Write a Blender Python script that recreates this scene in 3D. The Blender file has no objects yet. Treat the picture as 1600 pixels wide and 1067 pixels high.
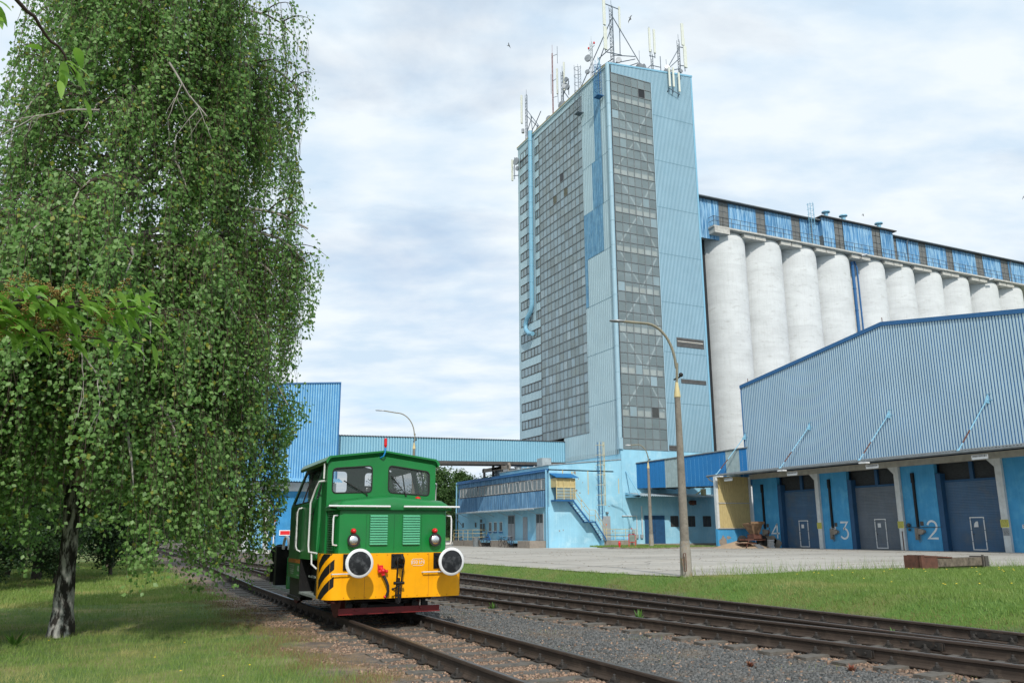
import bpy, bmesh, math, random
import numpy as np
from mathutils import Vector, Matrix
from mathutils.geometry import tessellate_polygon
random.seed(7); RNG = np.random.default_rng(7)
S = bpy.context.scene; COL = S.collection
R = math.radians

# ---------------------------------------------------------------- camera
cam = bpy.data.cameras.new('camera'); co = bpy.data.objects.new('camera', cam); COL.objects.link(co)
yaw, pitch, roll = R(25.54445), R(13.06316), R(-0.27364)
fw = Vector((math.sin(yaw)*math.cos(pitch), math.cos(yaw)*math.cos(pitch), math.sin(pitch)))
rt = Vector((math.cos(yaw), -math.sin(yaw), 0)); up = rt.cross(fw)
rt2 = rt*math.cos(roll) + up*math.sin(roll); up2 = -rt*math.sin(roll) + up*math.cos(roll)
mw = Matrix((rt2, up2, -fw)).transposed().to_4x4(); mw.translation = (0, 0, 1.74)
co.matrix_world = mw
cam.sensor_width = 36; cam.sensor_fit = 'HORIZONTAL'; cam.lens = 1284.54*36/1600
cam.clip_start = 0.05; cam.clip_end = 3000
S.camera = co
# ---------------------------------------------------------------- sky and sun
SUN = Vector((-0.24, -0.735, 0.635)).normalized()      # towards the sun
W = bpy.data.worlds.new('World'); S.world = W; W.use_nodes = True
nt = W.node_tree; N = nt.nodes; L = nt.links
for n in list(N): N.remove(n)
def node(t, **k):
    n = N.new(t)
    for a, b in k.items():
        if a == 'ins':
            for i, v in b.items(): n.inputs[i].default_value = v
        else: setattr(n, a, b)
    return n
sky = node('ShaderNodeTexSky', sky_type='NISHITA', sun_disc=False, sun_elevation=math.asin(SUN.z),
           sun_rotation=math.atan2(SUN.x, SUN.y), air_density=1.0, dust_density=0.6, ozone_density=1.4)
tc = node('ShaderNodeTexCoord')
sep = node('ShaderNodeSeparateXYZ'); L.new(tc.outputs['Generated'], sep.inputs[0])
den = node('ShaderNodeMath', operation='ADD', ins={1: 0.22}); L.new(sep.outputs['Z'], den.inputs[0])
mx = node('ShaderNodeMath', operation='MAXIMUM', ins={1: 0.06}); L.new(den.outputs[0], mx.inputs[0])
dx = node('ShaderNodeMath', operation='DIVIDE'); dy = node('ShaderNodeMath', operation='DIVIDE')
L.new(sep.outputs['X'], dx.inputs[0]); L.new(mx.outputs[0], dx.inputs[1])
L.new(sep.outputs['Y'], dy.inputs[0]); L.new(mx.outputs[0], dy.inputs[1])
cb = node('ShaderNodeCombineXYZ'); L.new(dx.outputs[0], cb.inputs[0]); L.new(dy.outputs[0], cb.inputs[1])
mr = node('ShaderNodeMapping', ins={'Rotation': (0, 0, R(25.5))}); L.new(cb.outputs[0], mr.inputs[0])
mp = node('ShaderNodeMapping', ins={'Location': (3.1, 1.7, 0.0), 'Scale': (0.9, 1.5, 1)}); L.new(mr.outputs[0], mp.inputs[0])
n1 = node('ShaderNodeTexNoise', ins={'Scale': 1.5, 'Detail': 9.0, 'Roughness': 0.55, 'Distortion': 0.3}); L.new(mp.outputs[0], n1.inputs['Vector'])
n2 = node('ShaderNodeTexNoise', ins={'Scale': 4.6, 'Detail': 8.0, 'Roughness': 0.52, 'Distortion': 0.05}); L.new(mp.outputs[0], n2.inputs['Vector'])
cov = node('ShaderNodeMapRange', ins={'From Min': 0.28, 'From Max': 0.50, 'To Min': 0.45, 'To Max': 1.0}); L.new(n1.outputs['Fac'], cov.inputs[0])
shd = node('ShaderNodeMapRange', ins={'From Min': 0.33, 'From Max': 0.62}); L.new(n2.outputs['Fac'], shd.inputs[0])
cc = node('ShaderNodeMix', data_type='RGBA'); cc.inputs[6].default_value = (0.65, 0.795, 0.94, 1); cc.inputs[7].default_value = (0.88, 0.95, 1.0, 1)
L.new(shd.outputs[0], cc.inputs[0])
b1 = node('ShaderNodeBackground', ins={'Strength': 0.13}); L.new(sky.outputs[0], b1.inputs[0])
b2 = node('ShaderNodeBackground', ins={'Strength': 0.95}); L.new(cc.outputs[2], b2.inputs[0])
ms = node('ShaderNodeMixShader'); L.new(cov.outputs[0], ms.inputs[0]); L.new(b1.outputs[0], ms.inputs[1]); L.new(b2.outputs[0], ms.inputs[2])
wo = node('ShaderNodeOutputWorld'); L.new(ms.outputs[0], wo.inputs[0])
sl = bpy.data.lights.new('sun', 'SUN'); sl.energy = 3.0; sl.angle = R(1.2); sl.color = (1.0, 0.95, 0.87)
so = bpy.data.objects.new('sun', sl); COL.objects.link(so); so.rotation_euler = (-SUN).to_track_quat('-Z', 'Y').to_euler(); so.location = (0, 0, 60)
S.view_settings.view_transform = 'Standard'; S.view_settings.look = 'None'; S.view_settings.exposure = 0.12; S.view_settings.gamma = 1

# ---------------------------------------------------------------- materials
MATS = {}
def mat(name, col, rough=0.7, metal=0.0, var=0.12, scale=3.0, dirt=None, dscale=1.2, damt=0.35, streak=0.0, bump=0.0, bscale=40.0,
        island=0.0, col2=None, i2=0.0, trans=0.0, alpha=0.0, spec=0.5, stretch=(1, 1, 1), coat=0.0, dth=(0.52, 0.72), speck=0.0, sth=(0.5, 0.75), rings=0.0):
    """procedural material: base colour, large soft variation, dirt patches or vertical streaks, fine bump, per-island change"""
    m = bpy.data.materials.new(name); m.use_nodes = True; t = m.node_tree; n = t.nodes; l = t.links
    b = n['Principled BSDF']; b.inputs['Roughness'].default_value = rough; b.inputs['Metallic'].default_value = metal
    b.inputs['Specular IOR Level'].default_value = spec
    if coat: b.inputs['Coat Weight'].default_value = coat; b.inputs['Coat Roughness'].default_value = 0.08
    tcn = n.new('ShaderNodeTexCoord'); mpn = n.new('ShaderNodeMapping'); l.new(tcn.outputs['Object'], mpn.inputs[0])
    mpn.inputs['Scale'].default_value = stretch
    def mix(a_col, b_col, fac, fscale=1.0, lo=0.0, hi=1.0, src=None):
        q = n.new('ShaderNodeMix'); q.data_type = 'RGBA'
        if isinstance(a_col, tuple): q.inputs[6].default_value = (*a_col, 1)
        else: l.new(a_col, q.inputs[6])
        q.inputs[7].default_value = (*b_col, 1)
        l.new(fac, q.inputs[0]); return q.outputs[2]
    def noise(sc, det=4.0, vec=None, rg=0.55):
        q = n.new('ShaderNodeTexNoise'); q.inputs['Scale'].default_value = sc; q.inputs['Detail'].default_value = det; q.inputs['Roughness'].default_value = rg
        l.new(vec or mpn.outputs[0], q.inputs['Vector']); return q.outputs['Fac']
    def rng(s, a, bb, lo, hi):
        q = n.new('ShaderNodeMapRange'); q.inputs[1].default_value = a; q.inputs[2].default_value = bb; q.inputs[3].default_value = lo; q.inputs[4].default_value = hi
        l.new(s, q.inputs[0]); return q.outputs[0]
    dark = tuple(c*(1-2.2*var) for c in col)
    c = mix(col, dark, rng(noise(scale), 0.35, 0.7, 0, 1))
    if island > 0:
        g = n.new('ShaderNodeNewGeometry')
        c = mix(c, col2 or tuple(x*0.4 for x in col), rng(g.outputs['Random Per Island'], 0, 1, 0, island))
        if i2 > 0:
            c = mix(c, (0.30, 0.33, 0.05), rng(g.outputs['Random Per Island'], 1-i2, 1-i2+0.001, 0, 1))
    if dirt:
        c = mix(c, dirt, rng(noise(dscale, 8.0, rg=0.65), dth[0], dth[1], 0, damt))
    if speck > 0:
        c = mix(c, tuple(x*0.45 for x in col), rng(noise(5.0, 10.0, rg=0.8), 0.60, 0.70, 0, speck))
    if streak > 0:
        m2 = n.new('ShaderNodeMapping'); m2.inputs['Scale'].default_value = (6.0, 6.0, 0.35); l.new(tcn.outputs['Object'], m2.inputs[0])
        c = mix(c, dirt or tuple(x*0.45 for x in col), rng(noise(1.5, 6.0, m2.outputs[0]), sth[0], sth[1], 0, streak))
    if rings > 0:
        m3 = n.new('ShaderNodeMapping'); m3.inputs['Scale'].default_value = (0.12, 0.12, 1.6); l.new(tcn.outputs['Object'], m3.inputs[0])
        c = mix(c, tuple(x*0.62 for x in col), rng(noise(1.0, 9.0, m3.outputs[0], 0.7), 0.48, 0.66, 0, rings))
    l.new(c, b.inputs['Base Color'])
    if bump:
        bp = n.new('ShaderNodeBump'); bp.inputs['Strength'].default_value = bump; bp.inputs['Distance'].default_value = 0.02
        l.new(noise(bscale, 5.0), bp.inputs['Height']); l.new(bp.outputs[0], b.inputs['Normal'])
    out = n['Material Output']
    if trans:
        tr = n.new('ShaderNodeBsdfTranslucent'); l.new(c, tr.inputs[0]); mxs = n.new('ShaderNodeMixShader'); mxs.inputs[0].default_value = trans
        l.new(b.outputs[0], mxs.inputs[1]); l.new(tr.outputs[0], mxs.inputs[2]); l.new(mxs.outputs[0], out.inputs[0])
    if alpha:
        tr = n.new('ShaderNodeBsdfTransparent'); mxs = n.new('ShaderNodeMixShader'); mxs.inputs[0].default_value = alpha
        l.new(b.outputs[0], mxs.inputs[1]); l.new(tr.outputs[0], mxs.inputs[2]); l.new(mxs.outputs[0], out.inputs[0])
    MATS[name] = m; return m

M = MATS
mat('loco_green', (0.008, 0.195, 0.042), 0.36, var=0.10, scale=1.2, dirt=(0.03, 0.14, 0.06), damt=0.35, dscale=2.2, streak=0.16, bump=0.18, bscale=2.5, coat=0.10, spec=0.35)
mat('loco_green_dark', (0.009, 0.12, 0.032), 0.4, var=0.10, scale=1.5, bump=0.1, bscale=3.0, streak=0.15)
mat('louver_mint', (0.10, 0.42, 0.24), 0.5, var=0.05)
mat('loco_yellow', (0.97, 0.42, 0.0), 0.42, var=0.05, scale=1.2, dirt=(0.42, 0.17, 0.01), damt=0.3, dscale=2.5, streak=0.16, sth=(.5, .7), bump=0.08, bscale=2.0, coat=0.05, spec=0.3)
mat('black_paint', (0.010, 0.010, 0.011), 0.5, dirt=(0.035, 0.033, 0.03), damt=0.5, dscale=6, spec=0.3)
mat('buffer_steel', (0.018, 0.02, 0.023), 0.4, var=0.2, scale=4, dirt=(0.11, 0.115, 0.12), dscale=7, damt=0.8, dth=(.5, .66), metal=0.3)
mat('rubber', (0.02, 0.02, 0.02), 0.8)
mat('white_paint', (0.72, 0.73, 0.74), 0.45, var=0.05, dirt=(0.40, 0.38, 0.35), dscale=9, damt=0.45, dth=(.55, .7))
mat('guard_red', (0.20, 0.010, 0.012), 0.5, dirt=(0.1, 0.03, 0.02), dscale=4)
mat('wheel_red', (0.12, 0.02, 0.015), 0.65, dirt=(0.05, 0.03, 0.02), damt=0.8, dscale=5)
mat('signal_red', (0.65, 0.015, 0.02), 0.3, var=0.03)
mat('signal_blue', (0.02, 0.25, 0.62), 0.4, var=0.03)
mat('orange_stripe', (0.42, 0.13, 0.01), 0.5)
mat('orange_lens', (0.9, 0.2, 0.01), 0.3)
mat('chrome', (0.80, 0.81, 0.82), 0.32, metal=1.0, var=0.03)
mat('tread', (0.28, 0.32, 0.31), 0.6, dirt=(0.1, 0.1, 0.09), dscale=5)
mat('plate_grey', (0.22, 0.27, 0.24), 0.5)
mat('cab_inside', (0.16, 0.15, 0.13), 0.8)
mat('cab_glass', (0.10, 0.12, 0.12), 0.03, var=0.02, alpha=0.74)
mat('steel_rail', (0.075, 0.05, 0.038), 0.55, metal=0.25, var=0.15, scale=2.0, dirt=(0.16, 0.08, 0.045), dscale=3, damt=0.5, bump=0.2, bscale=60)
mat('rail_side', (0.055, 0.038, 0.028), 0.8, var=0.15, dirt=(0.13, 0.095, 0.07), dscale=4, damt=0.6, bump=0.3, bscale=60)
mat('rail_shine', (0.10, 0.085, 0.075), 0.42, metal=0.35, var=0.15, stretch=(1, .2, 1), dirt=(0.14, 0.075, 0.05), dscale=4)
mat('rail_steel_dark', (0.045, 0.04, 0.036), 0.6, var=0.2, dirt=(0.12, 0.07, 0.045), dscale=5, damt=0.6)
mat('sleeper_wood', (0.16, 0.145, 0.125), 0.9, var=0.2, scale=6, dirt=(0.06, 0.05, 0.04), dscale=6, damt=0.7, island=0.5, bump=0.4, bscale=25)
mat('stone_grey', (0.055, 0.06, 0.06), 0.85, var=0.1, island=0.9, col2=(0.17, 0.17, 0.165), dirt=(0.20, 0.15, 0.10), dscale=0.9, damt=0.55)
mat('stone_tan', (0.13, 0.085, 0.06), 0.9, var=0.1, island=1.0, col2=(0.40, 0.27, 0.19), dirt=(0.08, 0.07, 0.06), dscale=0.8, damt=0.6)
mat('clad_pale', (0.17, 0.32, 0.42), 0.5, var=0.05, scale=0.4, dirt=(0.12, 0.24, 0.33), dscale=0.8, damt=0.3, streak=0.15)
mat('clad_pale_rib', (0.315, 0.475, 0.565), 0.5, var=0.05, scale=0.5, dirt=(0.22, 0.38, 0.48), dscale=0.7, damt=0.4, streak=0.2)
mat('clad_left', (0.385, 0.525, 0.58), 0.55, var=0.05, scale=0.3, dirt=(0.30, 0.44, 0.51), dscale=1.0, damt=0.5, streak=0.3)
mat('clad_patch', (0.085, 0.25, 0.42), 0.6, var=0.12, scale=1.5, dirt=(0.22, 0.42, 0.55), dscale=2.5, damt=0.6, streak=0.8, sth=(0.46, 0.66))
mat('trim_blue', (0.20, 0.44, 0.60), 0.5, var=0.06, dirt=(0.30, 0.50, 0.60), dscale=3, damt=0.4, streak=0.25)
mat('seam', (0.10, 0.22, 0.29), 0.7)
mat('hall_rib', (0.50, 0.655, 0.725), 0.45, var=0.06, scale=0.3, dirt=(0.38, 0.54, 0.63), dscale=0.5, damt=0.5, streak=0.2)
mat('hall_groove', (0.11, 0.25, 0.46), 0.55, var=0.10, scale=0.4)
mat('royal_blue', (0.006, 0.135, 0.36), 0.45, var=0.06, scale=0.8)
mat('edge_blue', (0.020, 0.12, 0.30), 0.5, var=0.06)
mat('dark_blue', (0.014, 0.075, 0.18), 0.6, var=0.1)
mat('wall_blue', (0.055, 0.31, 0.59), 0.85, var=0.08, scale=0.9, dirt=(0.13, 0.43, 0.66), dscale=1.2, damt=0.6, streak=0.35, bump=0.3, bscale=30)
mat('pale_wall', (0.30, 0.60, 0.77), 0.88, var=0.10, scale=0.5, dirt=(0.46, 0.70, 0.80), dscale=0.9, damt=0.7, streak=0.35, bump=0.5, bscale=14, speck=0.25)
mat('bare_concrete', (0.30, 0.26, 0.22), 0.9, var=0.12, dirt=(0.20, 0.17, 0.14), bump=0.4, bscale=20)
mat('annex_clad', (0.075, 0.20, 0.36), 0.6, var=0.15, scale=0.8, dirt=(0.22, 0.40, 0.58), dscale=1.2, damt=0.4, streak=0.9, sth=(0.46, 0.66))
mat('gallery_blue', (0.055, 0.22, 0.44), 0.6, var=0.12, scale=0.6, dirt=(0.30, 0.50, 0.66), dscale=1.0, damt=0.35, streak=0.95, sth=(0.44, 0.62))
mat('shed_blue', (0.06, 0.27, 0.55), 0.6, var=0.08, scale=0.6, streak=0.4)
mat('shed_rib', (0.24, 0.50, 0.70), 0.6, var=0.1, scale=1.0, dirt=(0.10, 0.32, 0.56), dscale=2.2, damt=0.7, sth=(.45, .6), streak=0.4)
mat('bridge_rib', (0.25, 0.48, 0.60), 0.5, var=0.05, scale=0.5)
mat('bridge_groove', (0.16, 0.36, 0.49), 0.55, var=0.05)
mat('silo_white', (0.635, 0.655, 0.655), 0.9, var=0.07, scale=0.35, dirt=(0.36, 0.36, 0.34), dscale=1.1, damt=0.6, dth=(.55, .75), streak=0.25, bump=1.0, bscale=4, stretch=(1, 1, 2.2), speck=0.7, rings=0.28)
mat('ledge_concrete', (0.52, 0.51, 0.47), 0.9, var=0.12, dirt=(0.22, 0.20, 0.18), dscale=2)
mat('column_white', (0.62, 0.65, 0.66), 0.85, var=0.08, dirt=(0.40, 0.39, 0.36), dscale=2, streak=0.3)
mat('beam_grey', (0.42, 0.41, 0.37), 0.9, var=0.1, dirt=(0.2, 0.19, 0.17), dscale=2)
mat('dark_gap', (0.02, 0.022, 0.025), 0.9)
mat('dark_inside', (0.05, 0.055, 0.06), 0.9)
mat('window_dark', (0.05, 0.055, 0.055), 0.25, island=0.5, col2=(0.10, 0.10, 0.09))
mat('mesh_dark', (0.035, 0.04, 0.045), 0.7, var=0.3, scale=5, stretch=(1, 1, 6))
mat('glass_left', (0.19, 0.25, 0.26), 0.22, var=0.15, scale=0.5, dirt=(0.26, 0.31, 0.28), dscale=0.5, damt=0.8, island=0.85, col2=(0.28, 0.39, 0.45))
mat('glass_pale', (0.38, 0.48, 0.52), 0.3, island=0.4)
mat('glass_front', (0.26, 0.335, 0.355), 0.20, var=0.10, scale=0.4, dirt=(0.30, 0.36, 0.35), dscale=0.8, damt=0.6, island=0.8, col2=(0.34, 0.43, 0.46), alpha=0.40)
mat('glass_open', (0.01, 0.012, 0.015), 0.4)
mat('glass_brown', (0.10, 0.10, 0.055), 0.5)
mat('slab_light', (0.80, 0.76, 0.66), 0.8, var=0.1, scale=1.0, dirt=(0.7, 0.5, 0.38), dscale=0.5, damt=0.5)
mat('brace_paint', (0.72, 0.78, 0.78), 0.6)
mat('frame_grey', (0.17, 0.19, 0.20), 0.6, var=0.15)
mat('frame_light', (0.36, 0.42, 0.45), 0.6, var=0.15)
mat('frame_dark', (0.07, 0.065, 0.06), 0.7, dirt=(0.15, 0.09, 0.06), dscale=2)
mat('win_grey', (0.18, 0.185, 0.175), 0.5, island=0.5, col2=(0.10, 0.10, 0.095), streak=0.4)
mat('translucent_grey', (0.24, 0.32, 0.34), 0.5, var=0.08)
mat('white_frame', (0.68, 0.70, 0.70), 0.5)
mat('annex_glass', (0.30, 0.34, 0.36), 0.15, island=0.8, col2=(0.13, 0.16, 0.17))
mat('yellow_clad', (0.52, 0.42, 0.20), 0.6, var=0.06, streak=0.1)
mat('cream', (0.62, 0.52, 0.27), 0.6, dirt=(0.4, 0.3, 0.2), dscale=5)
mat('gate_grey', (0.13, 0.16, 0.20), 0.45, var=0.1, scale=1.0, dirt=(0.18, 0.19, 0.20), damt=0.5, streak=0.3)
mat('gate_blue', (0.055, 0.125, 0.23), 0.45, var=0.12, scale=0.8, dirt=(0.13, 0.155, 0.18), damt=0.6, dscale=0.8, streak=0.3)
mat('door_grey', (0.34, 0.36, 0.38), 0.6, var=0.08, streak=0.2)
mat('number_white', (0.72, 0.76, 0.78), 0.8, var=0.08, dirt=(0.4, 0.5, 0.6), dscale=6)
mat('sign_yellow', (0.62, 0.58, 0.10), 0.6, var=0.05)
mat('sign_white', (0.70, 0.71, 0.72), 0.6, var=0.05)
mat('ink', (0.08, 0.08, 0.08), 0.7)
mat('galv', (0.33, 0.35, 0.37), 0.45, metal=0.5, var=0.15)
mat('lattice', (0.16, 0.20, 0.24), 0.5, metal=0.3, var=0.2)
mat('lattice_pale', (0.50, 0.55, 0.58), 0.5, metal=0.2)
mat('mast_red', (0.30, 0.16, 0.16), 0.6)
mat('antenna_cream', (0.66, 0.68, 0.60), 0.6, var=0.05)
mat('pole_concrete', (0.25, 0.225, 0.19), 0.95, var=0.15, scale=5, dirt=(0.13, 0.11, 0.09), dscale=14, damt=0.8, bump=0.5, bscale=50)
mat('pole_base', (0.34, 0.31, 0.27), 0.95, var=0.15, scale=5, dirt=(0.33, 0.18, 0.03), dscale=4, damt=0.9, bump=0.4, bscale=40)
mat('lamp_arm', (0.24, 0.225, 0.165), 0.6, dirt=(0.12, 0.1, 0.07), dscale=8)
mat('rust', (0.14, 0.058, 0.04), 0.9, var=0.2, scale=5, dirt=(0.07, 0.035, 0.028), dscale=6, damt=0.8)
mat('old_wood', (0.19, 0.155, 0.12), 0.95, var=0.3, scale=5, stretch=(1, 6, 1), dirt=(0.07, 0.05, 0.04), dscale=4, damt=0.8, bump=0.6)
mat('hopper_tan', (0.27, 0.17, 0.10), 0.9, var=0.2, scale=4, dirt=(0.12, 0.06, 0.04), dscale=3, damt=0.7)
mat('sand', (0.42, 0.31, 0.21), 0.95, var=0.1, scale=4, dirt=(0.30, 0.21, 0.14), dscale=3, bump=0.5, bscale=14)
mat('yard_concrete', (0.42, 0.395, 0.35), 0.93, var=0.12, scale=0.25, dirt=(0.27, 0.235, 0.195), dscale=0.7, damt=0.7, dth=(0.52, 0.70), bump=0.15, bscale=12, stretch=(0.25, 1, 1), speck=0.15)
mat('white_gravel', (0.55, 0.54, 0.51), 0.9, var=0.1, bump=0.4)
mat('bark', (0.44, 0.43, 0.40), 0.9, var=0.2, scale=3, dirt=(0.018, 0.015, 0.012), dscale=2.8, damt=1.0, dth=(0.44, 0.54), bump=1.0, bscale=9, stretch=(3.0, 3.0, 0.9), speck=0.7)
mat('bark_dark', (0.09, 0.075, 0.06), 0.95, var=0.2, scale=5, bump=0.8, bscale=15)
mat('limb_pale', (0.36, 0.33, 0.29), 0.9, var=0.25, scale=4)
mat('twig', (0.085, 0.06, 0.045), 0.9)
mat('birch_leaf', (0.125, 0.285, 0.055), 0.45, var=0.10, scale=0.8, island=0.95, col2=(0.25, 0.41, 0.13), i2=0.05, trans=0.48)
mat('tree_leaf', (0.045, 0.105, 0.022), 0.6, var=0.15, scale=0.4, island=0.8, col2=(0.095, 0.18, 0.045), trans=0.3)
mat('tree_leaf_dark', (0.020, 0.052, 0.014), 0.6, var=0.15, scale=0.4, island=0.8, col2=(0.045, 0.10, 0.028), trans=0.2)
mat('cherry_leaf', (0.17, 0.38, 0.040), 0.38, var=0.15, scale=14, island=0.9, col2=(0.28, 0.48, 0.09), trans=0.45, dirt=(0.26, 0.26, 0.07), dscale=20, damt=0.3)
mat('raceme', (0.45, 0.24, 0.08), 0.7, island=0.8, col2=(0.36, 0.36, 0.10), trans=0.3)
mat('cherry_bark', (0.06, 0.035, 0.03), 0.7)
mat('grass_shade', (0.15, 0.285, 0.042), 0.6, var=0.15, scale=0.8, island=0.9, col2=(0.30, 0.38, 0.10), trans=0.35, dirt=(0.55, 0.45, 0.19), dscale=0.55, damt=0.9)
mat('dead_leaf', (0.17, 0.10, 0.06), 0.9, island=0.9, col2=(0.33, 0.24, 0.15))
mat('dry_grass', (0.30, 0.23, 0.10), 0.8, var=0.15, island=0.9, col2=(0.20, 0.13, 0.06), trans=0.2)
mat('grass_sun', (0.13, 0.245, 0.04), 0.6, var=0.12, scale=0.5, island=0.9, col2=(0.24, 0.33, 0.08), trans=0.3, dirt=(0.38, 0.34, 0.14), dscale=0.35, damt=0.9)
mat('dandelion', (0.85, 0.62, 0.02), 0.6)
mat('weed', (0.10, 0.24, 0.03), 0.6, island=0.5, trans=0.2)
mat('red_weed', (0.28, 0.07, 0.05), 0.8, island=0.6, col2=(0.15, 0.12, 0.04))
mat('bird_dark', (0.10, 0.09, 0.08), 0.8)

# terrain material: lawn, dry strip, ballast, lawn across X
def terrain_mat():
    m = bpy.data.materials.new('terrain_soil'); m.use_nodes = True; t = m.node_tree; n = t.nodes; l = t.links; b = n['Principled BSDF']
    b.inputs['Roughness'].default_value = 0.95
    g = n.new('ShaderNodeNewGeometry'); sp = n.new('ShaderNodeSeparateXYZ'); l.new(g.outputs['Position'], sp.inputs[0])
    def noise(s, d=6, r=0.6):
        q = n.new('ShaderNodeTexNoise'); q.inputs['Scale'].default_value = s; q.inputs['Detail'].default_value = d; q.inputs['Roughness'].default_value = r
        l.new(g.outputs['Position'], q.inputs['Vector']); return q.outputs['Fac']
    def ma(op, a, bb):
        q = n.new('ShaderNodeMath'); q.operation = op
        for i, v in enumerate((a, bb)):
            if isinstance(v, (int, float)): q.inputs[i].default_value = v
            else: l.new(v, q.inputs[i])
        return q.outputs[0]
    def rng(s, a, bb, lo=0, hi=1):
        q = n.new('ShaderNodeMapRange'); q.inputs[1].default_value = a; q.inputs[2].default_value = bb; q.inputs[3].default_value = lo; q.inputs[4].default_value = hi
        l.new(s, q.inputs[0]); return q.outputs[0]
    def mix(a, bb, f):
        q = n.new('ShaderNodeMix'); q.data_type = 'RGBA'
        for i, v in ((6, a), (7, bb)):
            if isinstance(v, tuple): q.inputs[i].default_value = (*v, 1)
            else: l.new(v, q.inputs[i])
        l.new(f, q.inputs[0]); return q.outputs[2]
    x = ma('ADD', sp.outputs['X'], ma('MULTIPLY', ma('SUBTRACT', noise(0.9), 0.5), 1.6))
    lawn = mix((0.09, 0.15, 0.035), (0.30, 0.25, 0.11), rng(noise(0.7), 0.45, 0.7))
    dry = mix((0.27, 0.19, 0.12), (0.11, 0.09, 0.075), rng(noise(3, 10, .7), 0.40, 0.60))
    vor = n.new('ShaderNodeTexVoronoi'); vor.inputs['Scale'].default_value = 28; l.new(g.outputs['Position'], vor.inputs['Vector'])
    gv = n.new('ShaderNodeSeparateColor'); l.new(vor.outputs['Color'], gv.inputs[0])
    grey = mix((0.04, 0.042, 0.042), (0.14, 0.14, 0.135), gv.outputs[0])
    tan = mix((0.07, 0.05, 0.035), (0.30, 0.20, 0.14), gv.outputs[1])
    bal = mix(grey, tan, rng(noise(0.8, 8), 0.45, 0.62))
    bal = mix(bal, (0.30, 0.24, 0.14), rng(noise(1.7, 8), 0.62, 0.75, 0, 0.6))
    c = mix(lawn, dry, rng(x, 2.3, 3.0)); c = mix(c, bal, rng(x, 3.3, 4.0))
    lawn2 = mix((0.08, 0.16, 0.02), (0.17, 0.17, 0.05), rng(noise(0.6), 0.45, 0.7))
    c = mix(c, lawn2, rng(x, 13.6, 14.2))
    l.new(c, b.inputs['Base Color'])
    bp = n.new('ShaderNodeBump'); bp.inputs['Strength'].default_value = 0.8; bp.inputs['Distance'].default_value = 0.02
    l.new(vor.outputs['Distance'], bp.inputs['Height']); l.new(bp.outputs[0], b.inputs['Normal'])
    M['terrain_soil'] = m
terrain_mat()

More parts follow.
